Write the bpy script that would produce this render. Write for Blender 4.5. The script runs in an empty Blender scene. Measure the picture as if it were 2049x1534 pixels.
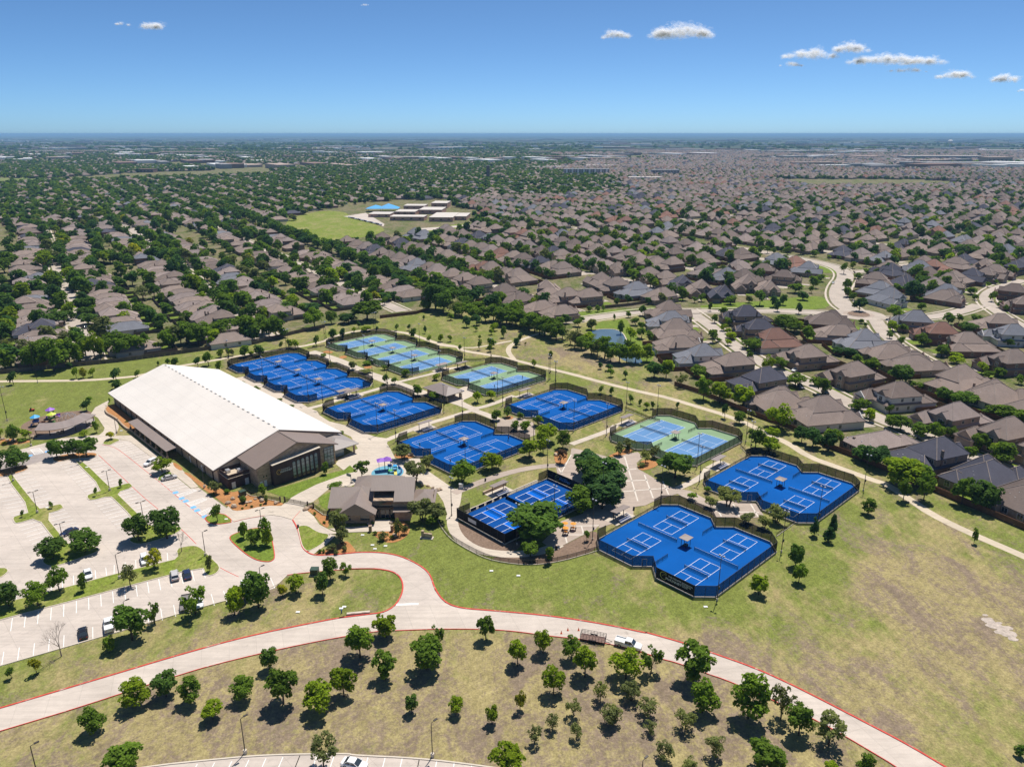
import bpy, bmesh, math, random
import numpy as np
from mathutils import Vector, Matrix
from mathutils.geometry import delaunay_2d_cdt
R = math.radians
random.seed(7)
SC = bpy.context.scene
COL = SC.collection
# ------------------------------------------------------------------ camera
FPX, PITCH, CAMH, PCX, PCY = 1498.0, R(18.43), 104.36, 1024.5, 767.0
cd = bpy.data.cameras.new('camera'); cam = bpy.data.objects.new('camera', cd); COL.objects.link(cam)
cam.location = (0, 0, CAMH); cam.rotation_euler = (R(90) - PITCH, 0, 0)
cd.sensor_width = 36; cd.lens = FPX / 2049 * 36; cd.clip_start = 1; cd.clip_end = 120000
SC.camera = cam
# ------------------------------------------------------------------ sky, sun, exposure
SUN_AZ, SUN_EL = R(25.0), R(67.0)
W = bpy.data.worlds.new('World'); SC.world = W; W.use_nodes = True
nt = W.node_tree; nt.nodes.clear()
sky = nt.nodes.new('ShaderNodeTexSky'); sky.sky_type = 'NISHITA'; sky.sun_disc = False
sky.sun_elevation = SUN_EL; sky.sun_rotation = SUN_AZ; sky.altitude = 200
sky.air_density = 0.40; sky.dust_density = 0.5; sky.ozone_density = 10
bg = nt.nodes.new('ShaderNodeBackground'); bg.inputs[1].default_value = 0.118
wo = nt.nodes.new('ShaderNodeOutputWorld')
tint = nt.nodes.new('ShaderNodeMix'); tint.data_type = 'RGBA'; tint.blend_type = 'MULTIPLY'; tint.inputs[0].default_value = 1; tint.inputs[7].default_value = (.90, 1.06, 1.0, 1)   # camera white balance of the sky
nt.links.new(sky.outputs[0], tint.inputs[6]); nt.links.new(tint.outputs[2], bg.inputs[0]); nt.links.new(bg.outputs[0], wo.inputs[0])
sd = bpy.data.lights.new('sun', 'SUN'); sd.energy = 4.8; sd.angle = R(0.53); sd.color = (1.0, 0.95, 0.88)
sun = bpy.data.objects.new('sun', sd); COL.objects.link(sun)
tosun = Vector((math.sin(SUN_AZ) * math.cos(SUN_EL), math.cos(SUN_AZ) * math.cos(SUN_EL), math.sin(SUN_EL)))
sun.rotation_euler = tosun.to_track_quat('Z', 'Y').to_euler(); sun.location = (0, 0, 300)
vs = SC.view_settings; vs.view_transform = 'Standard'; vs.look = 'None'; vs.exposure = 0.22; vs.gamma = 1.0
vs.use_curve_mapping = False
SC.cycles.max_bounces = 6; SC.cycles.transparent_max_bounces = 16; SC.cycles.volume_bounces = 0
# ------------------------------------------------------------------ pixel <-> ground
_sp, _cp = math.sin(PITCH), math.cos(PITCH)
ZW = {'p': (0, 0, 1.0), 'a': (0, 840, .13692), 'b': (200, 840, .13692), 'c': (0, 1000, .13692), 'd': (220, 1000, .13692),
      'e': (420, 940, .13692), 'f': (0, 740, .13692), 'h': (400, 830, .15648), 'k': (640, 900, .13692),
      'L': (0, 700, .34163), 'M': (600, 600, .34163), 'R': (1150, 750, .2934), 'BL': (0, 1010, .34163),
      'BM': (600, 1010, .34163), 'BR': (1200, 1010, .34163), 'NL': (0, 250, .34163), 'NM': (650, 250, .34163),
      'NR': (1349, 250, .34163), 'HR': (1349, 600, .34163), 'n1': (0, 540, .1757), 'n2': (340, 520, .1757),
      'n3': (680, 520, .1757), 'n4': (1020, 520, .1757), 'n5': (1340, 480, .28302), 'n6': (1689, 480, .28302),
      'n7': (1380, 680, .28302), 'n8': (1689, 680, .28302),
      'z1': (440, 640, .24402), 'z2': (780, 820, .13665), 'z3': (1000, 750, .12689), 'z4': (1190, 990, .18058),
      'z5': (1400, 890, .16105), 'z6': (900, 930, .1757), 'z7': (1210, 800, .14153), 'z8': (870, 700, .11713),
      'tr': (1120, 1230, .15723), 'sc': (680, 380, .23585)}
def PXZ(z, x, y): a, b, s = ZW[z]; return a + x * s, b + y * s
def G(x, y, h=0.0):
    u = (x - PCX) / FPX; v = -(y - PCY) / FPX
    t = (CAMH - h) / (_sp - v * _cp)
    return Vector((u * t, (_cp + v * _sp) * t, h))
def Q(z, x, y, h=0.0): return G(*PXZ(z, x, y), h)
def QS(z, *pts): return [Q(z, *p) for p in pts]
def TOPH(x, yb, yt):
    Y = G(x, yb).y; v = -(yt - PCY) / FPX
    return CAMH + Y * (-_sp + v * _cp) / (_cp + v * _sp)
def TOPX(X, Y, Z=0):
    a = Y * _cp - (Z - CAMH) * _sp; b = Y * _sp + (Z - CAMH) * _cp
    return (PCX + FPX * X / a, PCY - FPX * b / a) if a > 1 else (-9999, 9999)
def MPP(X, Y, Z=0): return (Y * _cp - (Z - CAMH) * _sp) / FPX      # metres per photo pixel
PHI = R(43.73)
E2 = Vector((math.cos(PHI), math.sin(PHI), 0)); E1 = Vector((math.sin(PHI), -math.cos(PHI), 0))
GA = R(122.5)
def ST(s, t): return Vector((s * math.cos(GA) + t * math.sin(GA), s * math.sin(GA) - t * math.cos(GA), 0))
def TOST(X, Y): return X * math.cos(GA) + Y * math.sin(GA), X * math.sin(GA) - Y * math.cos(GA)
def inpoly(x, y, P):
    c = False; n = len(P); j = n - 1
    for i in range(n):
        if (P[i][1] > y) != (P[j][1] > y) and x < (P[j][0] - P[i][0]) * (y - P[i][1]) / (P[j][1] - P[i][1]) + P[i][0]: c = not c
        j = i
    return c
# ------------------------------------------------------------------ mesh + object helpers
class MB:
    def __init__(s): s.v = []; s.f = []; s.m = []
    def add(s, vs, fs, m=0):
        o = len(s.v); s.v += [tuple(v) for v in vs]; s.f += [tuple(i + o for i in f) for f in fs]; s.m += [m] * len(fs); return s
    def box(s, c, d, rz=0, m=0, M=None):
        x, y, z = d[0] / 2, d[1] / 2, d[2] / 2; cr, sr = math.cos(rz), math.sin(rz); vs = []
        for k in (-1, 1):
            for (i, j) in ((-1, -1), (1, -1), (1, 1), (-1, 1)):
                px, py = i * x, j * y; vs.append((c[0] + px * cr - py * sr, c[1] + px * sr + py * cr, c[2] + k * z))
        return s.add(vs, [(3, 2, 1, 0), (4, 5, 6, 7), (0, 1, 5, 4), (1, 2, 6, 5), (2, 3, 7, 6), (3, 0, 4, 7)], m)
    def prism(s, P, z0, z1, m=0):
        n = len(P); vs = [(p[0], p[1], z0) for p in P] + [(p[0], p[1], z1) for p in P]
        a = sum(P[i][0] * P[(i + 1) % n][1] - P[(i + 1) % n][0] * P[i][1] for i in range(n))
        fs = [tuple(range(n))[::-1], tuple(range(n, 2 * n))] + [(i, (i + 1) % n, n + (i + 1) % n, n + i) for i in range(n)]
        if a < 0: fs = [f[::-1] for f in fs]
        return s.add(vs, fs, m)
    def quad(s, a, b, c, d, m=0): return s.add([a, b, c, d], [(0, 1, 2, 3)], m)
    def rod(s, a, b, r0, r1=None, n=6, m=0):
        a, b = Vector(a), Vector(b); r1 = r0 if r1 is None else r1
        d = (b - a).normalized(); u = d.orthogonal().normalized(); w = d.cross(u); vs = []
        for p, r in ((a, r0), (b, r1)):
            for i in range(n):
                t = 2 * math.pi * i / n; vs.append(p + (u * math.cos(t) + w * math.sin(t)) * r)
        return s.add(vs, [(i, (i + 1) % n, n + (i + 1) % n, n + i) for i in range(n)] + [tuple(range(n))[::-1], tuple(range(n, 2 * n))], m)
    def ball(s, c, r, n=8, k=5, m=0, sq=(1, 1, 1)):
        vs = [(c[0], c[1], c[2] + r * sq[2])]
        for j in range(1, k):
            for i in range(n):
                t = math.pi * j / k; p = 2 * math.pi * i / n
                vs.append((c[0] + r * sq[0] * math.sin(t) * math.cos(p), c[1] + r * sq[1] * math.sin(t) * math.sin(p), c[2] + r * sq[2] * math.cos(t)))
        vs.append((c[0], c[1], c[2] - r * sq[2])); fs = [(0, 1 + i, 1 + (i + 1) % n) for i in range(n)]
        for j in range(k - 2):
            for i in range(n): fs.append((1 + j * n + i, 1 + (j + 1) * n + i, 1 + (j + 1) * n + (i + 1) % n, 1 + j * n + (i + 1) % n))
        L = len(vs) - 1; fs += [(L, 1 + (k - 2) * n + (i + 1) % n, 1 + (k - 2) * n + i) for i in range(n)]
        return s.add(vs, fs, m)
    def hip(s, x0, x1, y0, y1, z, pitch, o=.45, th=.22, m=0, gable=None, cap=0):
        """closed hipped (or gabled) roof solid over a rectangle"""
        x0 -= o; x1 += o; y0 -= o; y1 += o; w, d = x1 - x0, y1 - y0; h = min(w, d) / 2 * pitch
        zb, zt = z - th, z; b = [(x0, y0), (x1, y0), (x1, y1), (x0, y1)]
        if gable == 'x': h = d / 2 * pitch; r = [(x0, (y0 + y1) / 2), (x1, (y0 + y1) / 2)]
        elif gable == 'y': h = w / 2 * pitch; r = [((x0 + x1) / 2, y0), ((x0 + x1) / 2, y1)]
        elif w >= d: r = [(x0 + d / 2, (y0 + y1) / 2), (x1 - d / 2, (y0 + y1) / 2)]
        else: r = [((x0 + x1) / 2, y0 + w / 2), ((x0 + x1) / 2, y1 - w / 2)]
        vs = [(p[0], p[1], zb) for p in b] + [(p[0], p[1], zt) for p in b] + [(p[0], p[1], zt + h) for p in r]
        fs = [(3, 2, 1, 0), (0, 1, 5, 4), (1, 2, 6, 5), (2, 3, 7, 6), (3, 0, 4, 7)]
        xl = gable == 'x' or (gable is None and w >= d)
        fs += [(4, 5, 9, 8), (6, 7, 8, 9), (5, 6, 9), (7, 4, 8)] if xl else [(5, 6, 9, 8), (7, 4, 8, 9), (4, 5, 8), (6, 7, 9)]
        s.add(vs, fs, m)
        if cap:      # raised ridge and hip caps
            e = [(8, 9)] + ([] if gable else ([(4, 8), (7, 8), (5, 9), (6, 9)] if xl else [(4, 8), (5, 8), (6, 9), (7, 9)]))
            for a, b in e: s.rod(vs[a], vs[b], .13, n=4, m=cap)
        return s
    def mesh(s, name, mats, smooth=False):
        me = bpy.data.meshes.new(name); me.from_pydata(s.v, [], s.f)
        for m in (mats if isinstance(mats, (list, tuple)) else [mats]): me.materials.append(m)
        if any(s.m): me.polygons.foreach_set('material_index', s.m)
        if smooth: me.polygons.foreach_set('use_smooth', [True] * len(me.polygons))
        me.update(); return me
    def obj(s, name, mats, parent=None, smooth=False, **k): return O(name, s.mesh(name, mats, smooth), parent, **k)
def O(name, me, parent=None, loc=None, rz=None, scl=None, label=None, cat=None, group=None, kind=None):
    o = bpy.data.objects.new(name, me); COL.objects.link(o)
    if parent: o.parent = parent
    if loc is not None: o.location = loc
    if rz is not None: o.rotation_euler = (0, 0, rz)
    if scl is not None: o.scale = scl if hasattr(scl, '__len__') else (scl,) * 3
    return tag(o, label, cat, group, kind)
def tag(o, label=None, cat=None, group=None, kind=None):
    for k, v in (('label', label), ('category', cat), ('group', group), ('kind', kind)):
        if v: o[k] = v
    return o
def E(name, loc, rz=0, **k): return O(name, None, None, loc, rz, **k)
def copytree(o, parent=None):
    c = o.copy(); COL.objects.link(c)
    if parent: c.parent = parent
    for ch in o.children: copytree(ch, c)
    return c
def chaikin(P, n=2, closed=True):
    P = [Vector(p) for p in P]
    for _ in range(n):
        N = []; m = len(P)
        rng = range(m) if closed else range(m - 1)
        if not closed: N.append(P[0])
        for i in rng:
            a, b = P[i], P[(i + 1) % m]; N += [a * .75 + b * .25, a * .25 + b * .75]
        if not closed: N.append(P[-1])
        P = N
    return P
def sheet(name, P, z, mat, smooth=0, kind='structure', parent=None, **k):
    if smooth: P = chaikin(P, smooth)
    P = [(p[0], p[1]) for p in P]
    if sum(P[i - 1][0] * P[i][1] - P[i][0] * P[i - 1][1] for i in range(len(P))) < 0: P = P[::-1]
    V = [Vector((p[0], p[1])) for p in P]; n = len(V)
    r_ = delaunay_2d_cdt(V, [(i, (i + 1) % n) for i in range(n)], [], 1, 1e-4)      # robust fill, also for concave outlines
    me = bpy.data.meshes.new(name); tv, tf = r_[0], [f for f in r_[2] if inpoly(sum(r_[0][i].x for i in f) / 3, sum(r_[0][i].y for i in f) / 3, P)]
    me.from_pydata([(v.x, v.y, z) for v in tv], [], tf); me.update(); me.materials.append(mat)
    return O(name, me, parent, kind=None if parent else kind, **k)
def offs(P, w, closed=False):
    n = len(P); out = []
    for i in range(n):
        a = P[i - 1] if (i or closed) else P[i]; b = P[(i + 1) % n] if (i < n - 1 or closed) else P[i]
        d = Vector((b[0] - a[0], b[1] - a[1], 0)).normalized(); nn = Vector((-d.y, d.x, 0)); out.append(Vector((P[i][0], P[i][1], 0)) + nn * w)
    return out
def strip(name, P, w, z, mat, smooth=2, kind='structure', parent=None, h=0.0, side=0, **k):
    """a path of width w along a polyline; side shifts it; h makes it a raised solid such as a kerb"""
    if smooth: P = chaikin(P, smooth, False)
    A, B = offs(P, side + w / 2), offs(P, side - w / 2); n = len(P); b = MB()
    if h == 0:
        b.add([(p.x, p.y, z) for p in A] + [(p.x, p.y, z) for p in B], [(i, n + i, n + i + 1, i + 1) for i in range(n - 1)])
    else:
        vs = [(p.x, p.y, z) for p in A] + [(p.x, p.y, z) for p in B] + [(p.x, p.y, z + h) for p in A] + [(p.x, p.y, z + h) for p in B]
        fs = []
        for i in range(n - 1): fs += [(2 * n + i, 3 * n + i, 3 * n + i + 1, 2 * n + i + 1), (i + 1, i, 2 * n + i, 2 * n + i + 1)[::-1], (n + i, n + i + 1, 3 * n + i + 1, 3 * n + i)]
        fs += [(0, n, 3 * n, 2 * n), (n - 1, 2 * n - 1, 4 * n - 1, 3 * n - 1)[::-1]]
        b.add(vs, fs)
    return b.obj(name, mat, parent, kind=None if parent else kind, **k)
# ------------------------------------------------------------------ materials (all procedural)
MT = {}
def _n(t, k, **v):
    n = t.nodes.new(k)
    for a, b in v.items(): setattr(n, a, b)
    return n
def base(name, rough=.85, spec=.3, metal=0):
    m = bpy.data.materials.new(name); m.use_nodes = True; t = m.node_tree; p = t.nodes['Principled BSDF']
    p.inputs['Roughness'].default_value = rough; p.inputs['Specular IOR Level'].default_value = spec; p.inputs['Metallic'].default_value = metal
    MT[name] = m; return m, t, p
def coord(t, world=True):
    if world: return _n(t, 'ShaderNodeNewGeometry').outputs['Position']
    return _n(t, 'ShaderNodeTexCoord').outputs['Object']
def noise(t, co, scale, detail=5, rough=.6, dist=0):
    n = _n(t, 'ShaderNodeTexNoise'); n.inputs['Scale'].default_value = scale; n.inputs['Detail'].default_value = detail
    n.inputs['Roughness'].default_value = rough; n.inputs['Distortion'].default_value = dist; t.links.new(co, n.inputs['Vector']); return n.outputs['Fac']
def ramp(t, fac, stops):
    r = _n(t, 'ShaderNodeValToRGB'); t.links.new(fac, r.inputs[0]); e = r.color_ramp.elements
    while len(e) < len(stops): e.new(0.5)
    for i, (p, c) in enumerate(stops): e[i].position = p; e[i].color = (*c, 1) if hasattr(c, '__len__') else (c, c, c, 1)
    return r.outputs[0]
def mix(t, f, a, b, mode='MIX'):
    n = _n(t, 'ShaderNodeMix', data_type='RGBA', blend_type=mode)
    for s, v in ((n.inputs[0], f), (n.inputs[6], a), (n.inputs[7], b)):
        if hasattr(v, 'is_output') or isinstance(v, bpy.types.NodeSocket): t.links.new(v, s)
        elif hasattr(v, '__len__'): s.default_value = (*v, 1) if len(v) == 3 else v
        else: s.default_value = v
    return n.outputs[2]
def sc(c, k): return tuple(min(1, x * k) for x in c)
def mnode(t, op, a, b=None):
    n = _n(t, 'ShaderNodeMath', operation=op)
    for i, v in enumerate((a, b)):
        if v is None: continue
        if isinstance(v, bpy.types.NodeSocket): t.links.new(v, n.inputs[i])
        else: n.inputs[i].default_value = v
    return n.outputs[0]
def plain(name, c, var=.12, scale=1.5, rough=.8, spec=.3, metal=0, world=False, big=None, rnd=0.0, bump=0.0):
    """colour with two scales of mottling, optional object-to-object variation"""
    m, t, p = base(name, rough, spec, metal); co = coord(t, world)
    col = ramp(t, noise(t, co, scale), [(.25, sc(c, 1 - var)), (.75, sc(c, 1 + var))])
    if big: col = mix(t, 1, col, ramp(t, noise(t, co, big, 3), [(.3, .84), (.7, 1.1)]), 'MULTIPLY')
    if rnd:
        oi = _n(t, 'ShaderNodeObjectInfo').outputs['Random']; col = mix(t, 1, col, ramp(t, oi, [(0, 1 - rnd), (1, 1 + rnd)]), 'MULTIPLY')
    t.links.new(col, p.inputs['Base Color'])
    if bump:
        b = _n(t, 'ShaderNodeBump'); b.inputs['Strength'].default_value = bump; t.links.new(noise(t, co, scale * 3), b.inputs['Height']); t.links.new(b.outputs[0], p.inputs['Normal'])
    return m
def concrete(name, c, joint=(0, 0, 0), ang=0.0, sz=4.6, dark=.80, stain=.16):
    m, t, p = base(name, .9, .2); co = coord(t)
    mp = _n(t, 'ShaderNodeMapping'); mp.inputs['Rotation'].default_value = (0, 0, -ang); t.links.new(co, mp.inputs[0])
    br = _n(t, 'ShaderNodeTexBrick'); t.links.new(mp.outputs[0], br.inputs['Vector'])
    br.offset = 0; br.inputs['Scale'].default_value = 1; br.inputs['Brick Width'].default_value = sz; br.inputs['Row Height'].default_value = sz
    br.inputs['Mortar Size'].default_value = .06; br.inputs['Mortar Smooth'].default_value = .2
    br.inputs['Color1'].default_value = (*sc(c, .975), 1); br.inputs['Color2'].default_value = (*sc(c, 1.02), 1); br.inputs['Mortar'].default_value = (*sc(c, dark), 1)
    k = mix(t, 1, br.outputs[0], ramp(t, noise(t, co, .09, 6, .65), [(.3, 1 - stain), (.62, 1.03)]), 'MULTIPLY')
    k = mix(t, 1, k, ramp(t, noise(t, co, .9, 4), [(.3, .95), (.7, 1.03)]), 'MULTIPLY')
    m2 = _n(t, 'ShaderNodeMapping'); m2.inputs['Rotation'].default_value = (0, 0, -ang); m2.inputs['Scale'].default_value = (.05, .9, 1); t.links.new(co, m2.inputs[0])
    k = mix(t, 1, k, ramp(t, noise(t, m2.outputs[0], 1.0, 5, .7), [(.36, .88), (.6, 1.02)]), 'MULTIPLY')      # tyre-worn streaks
    k = mix(t, 1, k, ramp(t, noise(t, co, .45, 2, .5), [(.24, .84), (.33, 1.0)]), 'MULTIPLY')                   # oil and leaf stains
    t.links.new(k, p.inputs['Base Color']); return m
def grass(name, green, dry, soil, gw=.5, sw=.62, patch=.03, zones=()):
    m, t, p = base(name, .95, .1); co = coord(t)
    mp = _n(t, 'ShaderNodeMapping'); mp.inputs['Rotation'].default_value = (0, 0, .5); mp.inputs['Scale'].default_value = (1, .55, 1); t.links.new(co, mp.inputs[0])
    big = noise(t, mp.outputs[0], patch, 7, .68, .6); mid = noise(t, mp.outputs[0], patch * 7, 6, .7); fine = noise(t, co, 1.1, 6, .75)
    g = mix(t, ramp(t, fine, [(.3, 0.0), (.7, 1.0)]), sc(green, .72), sc(green, 1.22)); d = mix(t, ramp(t, fine, [(.3, 0.0), (.7, 1.0)]), sc(dry, .84), sc(dry, 1.14))
    f = mnode(t, 'ADD', mnode(t, 'MULTIPLY', big, .62), mnode(t, 'MULTIPLY', mid, .38))
    D = None
    for (x, y, r0, wt) in zones:      # thirsty and watered parts of the park, blended softly into each other
        vd = _n(t, 'ShaderNodeVectorMath', operation='DISTANCE'); t.links.new(co, vd.inputs[0]); vd.inputs[1].default_value = (x, y, 0)
        mr = _n(t, 'ShaderNodeMapRange', interpolation_type='SMOOTHSTEP'); t.links.new(vd.outputs['Value'], mr.inputs[0]); mr.inputs[1].default_value = r0; mr.inputs[2].default_value = r0 * .25; mr.inputs[3].default_value = 0; mr.inputs[4].default_value = wt
        D = mr.outputs[0] if D is None else mnode(t, 'ADD', D, mr.outputs[0])
    if D is not None: D = mnode(t, 'MINIMUM', mnode(t, 'MAXIMUM', D, -1.0), 1.0); f = mnode(t, 'ADD', f, mnode(t, 'MULTIPLY', D, .13))
    k = mix(t, ramp(t, f, [(gw - .07, 0.0), (gw + .07, 1.0)]), g, d)
    s2 = mnode(t, 'ADD', mnode(t, 'MULTIPLY', noise(t, mp.outputs[0], patch * 1.7, 7, .7, .8), .6), mnode(t, 'MULTIPLY', noise(t, co, patch * 18, 6, .75), .4))
    if D is not None: s2 = mnode(t, 'ADD', s2, mnode(t, 'MULTIPLY', D, .055))
    k = mix(t, ramp(t, s2, [(sw - .06, 0.0), (sw + .03, .85)]), k, mix(t, fine, sc(soil, .7), sc(soil, 1.3)))
    k = mix(t, 1, k, ramp(t, noise(t, mp.outputs[0], .35, 8, .82), [(.34, .72), (.66, 1.22)]), 'MULTIPLY')
    k = mix(t, 1, k, ramp(t, noise(t, co, 2.2, 5, .8), [(.33, .74), (.67, 1.24)]), 'MULTIPLY')
    wv = _n(t, 'ShaderNodeTexWave'); wm = _n(t, 'ShaderNodeMapping'); wm.inputs['Rotation'].default_value = (0, 0, .9); t.links.new(co, wm.inputs[0]); t.links.new(wm.outputs[0], wv.inputs[0]); wv.inputs['Scale'].default_value = .16; wv.inputs['Distortion'].default_value = 3.0; wv.inputs['Detail'].default_value = 2; wv.inputs['Detail Scale'].default_value = .3
    k = mix(t, 1, k, ramp(t, wv.outputs['Fac'], [(.2, .955), (.8, 1.035)]), 'MULTIPLY')      # mower passes
    t.links.new(k, p.inputs['Base Color']); return m
def leafmat(name, c, c2=None, rnd=.22, tr=.36):
    m = bpy.data.materials.new(name); m.use_nodes = True; t = m.node_tree; t.nodes.clear(); MT[name] = m
    c2 = c2 or sc(c, 1.7)
    co = coord(t, False); oi = _n(t, 'ShaderNodeObjectInfo').outputs['Random']
    k = ramp(t, noise(t, co, .9, 4, .7), [(.3, sc(c, .8)), (.55, sc(c, 1.1)), (.75, c2)])
    k = mix(t, 1, k, ramp(t, oi, [(0, (1 - rnd, 1 - rnd, 1 - rnd)), (.5, (1, 1, 1)), (1, (1 + rnd * 1.1, 1 + rnd, 1 - rnd * .5))]), 'MULTIPLY')
    d = _n(t, 'ShaderNodeBsdfDiffuse'); l = _n(t, 'ShaderNodeBsdfTranslucent'); x = _n(t, 'ShaderNodeMixShader'); o = _n(t, 'ShaderNodeOutputMaterial')
    x.inputs[0].default_value = tr; t.links.new(k, d.inputs[0]); t.links.new(mix(t, 1, k, (1.3, 1.35, .5), 'MULTIPLY'), l.inputs[0])
    t.links.new(d.outputs[0], x.inputs[1]); t.links.new(l.outputs[0], x.inputs[2]); t.links.new(x.outputs[0], o.inputs[0]); return m
def seethru(name, c, alpha, rough=.8):
    m, t, p = base(name, rough, .1); t.links.new(ramp(t, noise(t, coord(t, False), 3), [(.2, sc(c, .8)), (.8, sc(c, 1.2))]), p.inputs['Base Color'])
    p.inputs['Alpha'].default_value = alpha; return m
def brick(name, c1, c2, mortar, w=.4, h=.13, var=1):
    m, t, p = base(name, .9, .15); co = coord(t, False)
    mp = _n(t, 'ShaderNodeMapping'); mp.inputs['Rotation'].default_value = (R(90), 0, 0); 
    # blend of x and y so that bricks course along every wall
    sx = _n(t, 'ShaderNodeSeparateXYZ'); t.links.new(co, sx.inputs[0]); cx = _n(t, 'ShaderNodeCombineXYZ')
    t.links.new(mnode(t, 'ADD', sx.outputs[0], sx.outputs[1]), cx.inputs[0]); t.links.new(sx.outputs[2], cx.inputs[1])
    br = _n(t, 'ShaderNodeTexBrick'); t.links.new(cx.outputs[0], br.inputs['Vector']); br.inputs['Scale'].default_value = 1
    br.inputs['Brick Width'].default_value = w; br.inputs['Row Height'].default_value = h; br.inputs['Mortar Size'].default_value = .012
    br.inputs['Color1'].default_value = (*c1, 1); br.inputs['Color2'].default_value = (*c2, 1); br.inputs['Mortar'].default_value = (*mortar, 1)
    k = mix(t, 1, br.outputs[0], ramp(t, noise(t, co, .6, 5), [(.3, .85), (.7, 1.12)]), 'MULTIPLY'); t.links.new(k, p.inputs['Base Color']); return m
def shingle(name, c, var=.16):
    m, t, p = base(name, .92, .12); co = coord(t, False)
    sx = _n(t, 'ShaderNodeSeparateXYZ'); t.links.new(co, sx.inputs[0])
    w = _n(t, 'ShaderNodeTexNoise'); mp = _n(t, 'ShaderNodeMapping'); mp.inputs['Scale'].default_value = (1.2, 1.2, 7); t.links.new(co, mp.inputs[0])
    t.links.new(mp.outputs[0], w.inputs['Vector']); w.inputs['Scale'].default_value = 1.4; w.inputs['Detail'].default_value = 4
    k = ramp(t, w.outputs['Fac'], [(.25, sc(c, 1 - var)), (.75, sc(c, 1 + var))])
    k = mix(t, 1, k, ramp(t, noise(t, co, .25, 3), [(.3, .9), (.7, 1.08)]), 'MULTIPLY')
    oi = _n(t, 'ShaderNodeObjectInfo').outputs['Random']; k = mix(t, 1, k, ramp(t, oi, [(0, (.86, .86, .87)), (1, (1.12, 1.1, 1.08))]), 'MULTIPLY')
    t.links.new(k, p.inputs['Base Color']); return m
def ribbed(name, c, pitch=.5, ax=0, rough=.5, metal=.0, var=.05):
    m, t, p = base(name, rough, .4, metal); co = coord(t, False); sx = _n(t, 'ShaderNodeSeparateXYZ'); t.links.new(co, sx.inputs[0])
    fr = mnode(t, 'FRACT', mnode(t, 'DIVIDE', sx.outputs[ax], pitch)); s = ramp(t, fr, [(0, .78), (.10, .78), (.16, 1.06), (.5, 1.0)])
    k = mix(t, 1, ramp(t, noise(t, co, .4, 4), [(.3, sc(c, 1 - var)), (.7, sc(c, 1 + var))]), s, 'MULTIPLY'); t.links.new(k, p.inputs['Base Color']); return m
def glassy(name, c, rough=.06): return plain(name, c, .1, 2, rough, .8)
DRIVE = concrete('concrete_drive', (.56, .485, .415), ang=R(20), sz=5.5, dark=.86)
LOT = concrete('concrete_lot', (.555, .48, .415), ang=PHI, sz=5.4, dark=.84)
WALK = concrete('concrete_walk', (.565, .485, .395), ang=PHI, sz=3.0, dark=.84, stain=.12)
TRAIL = concrete('concrete_trail', (.56, .47, .35), ang=R(20), sz=3.0, dark=.9, stain=.1)
STREET = concrete('concrete_street', (.47, .40, .335), ang=GA, sz=5, dark=.86)
PLAZA = concrete('concrete_plaza', (.43, .35, .29), ang=PHI, sz=3.6, dark=.9, stain=.14)
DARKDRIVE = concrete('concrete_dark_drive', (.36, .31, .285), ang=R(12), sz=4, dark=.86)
ZN = [(*Q(z, x, y)[:2], r_, w_) for z, x, y, r_, w_ in (('BR', 1550, 720, 40, .35), ('BR', 2100, 1050, 50, .55), ('BR', 1830, 420, 26, 1.0), ('BR', 2000, 560, 24, .9), ('BR', 1300, 1080, 24, .6), ('BM', 900, 1050, 38, .65), ('BM', 200, 1050, 36, .7), ('BM', 1600, 1150, 40, .85), ('BL', 1300, 1200, 32, .6), ('BL', 500, 1380, 36, .4), ('BL', 1500, 660, 22, .4), ('BR', 500, 1250, 36, .8), ('BR', 1000, 1500, 36, .7), ('BR', 700, 920, 22, .6),
      ('BM', 1450, 450, 48, -.35), ('BM', 1000, 450, 36, -.3), ('BM', 700, 180, 36, -.6), ('BR', 950, 650, 34, -.45), ('f', 700, 400, 70, -.5), ('f', 1800, 100, 60, -.6), ('n3', 1000, 740, 50, -.3), ('n4', 500, 1000, 40, .4), ('n4', 900, 1150, 30, .7), ('R', 1700, 1250, 30, -.5), ('BR', 1600, 1250, 45, -.4))]
PARKG = grass('park_grass', (.170, .196, .044), (.315, .26, .118), (.205, .152, .118), .52, .57, .055, ZN)
FIELDG = grass('mown_green_grass', (.18, .225, .035), (.285, .26, .095), (.22, .175, .11), .54, .66, .06)
DRYG = grass('dry_grass', (.185, .195, .058), (.325, .255, .128), (.20, .148, .118), .43, .53, .07)
LAWN = grass('lawn_grass', (.148, .205, .030), (.25, .25, .075), (.18, .15, .07), .62, .74, .12)
HOODG = grass('yard_grass', (.10, .13, .03), (.20, .165, .09), (.22, .18, .13), .5, .56, .05)
MULCH = plain('cedar_mulch', (.40, .19, .075), .3, 2.2, .95, .1, world=True, big=.3)
BARK = plain('brown_bark_bed', (.21, .145, .105), .35, 1.6, .95, .1, world=True, big=.25)
m, t, p = base('red_kerb_paint', .75, .3); co = coord(t); RED = m
t.links.new(mix(t, ramp(t, noise(t, co, .5, 6, .75), [(.56, 0.0), (.66, .8)]), ramp(t, noise(t, co, 1.2), [(.3, (.45, .05, .035)), (.7, (.66, .085, .06))]), (.52, .40, .34)), p.inputs['Base Color'])
KERB = plain('kerb_concrete', (.56, .49, .40), .1, .8, .9, .2, world=True)
PAINT = plain('white_road_paint', (.78, .76, .72), .08, 1.2, .7, .3, world=True)
BLUEP = plain('blue_paint', (.16, .42, .78), .1, 1.5, .7, .3, world=True)
CBLUE = plain('blue_court_paint', (.002, .086, .335), .05, .25, .8, .06, world=True, big=.06)
CBLUE2 = plain('light_blue_court_paint', (.003, .13, .58), .05, .25, .8, .06, world=True, big=.06)
CDBLUE = plain('dark_blue_court_paint', (.003, .05, .22), .05, .25, .8, .06, world=True, big=.06)
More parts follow.
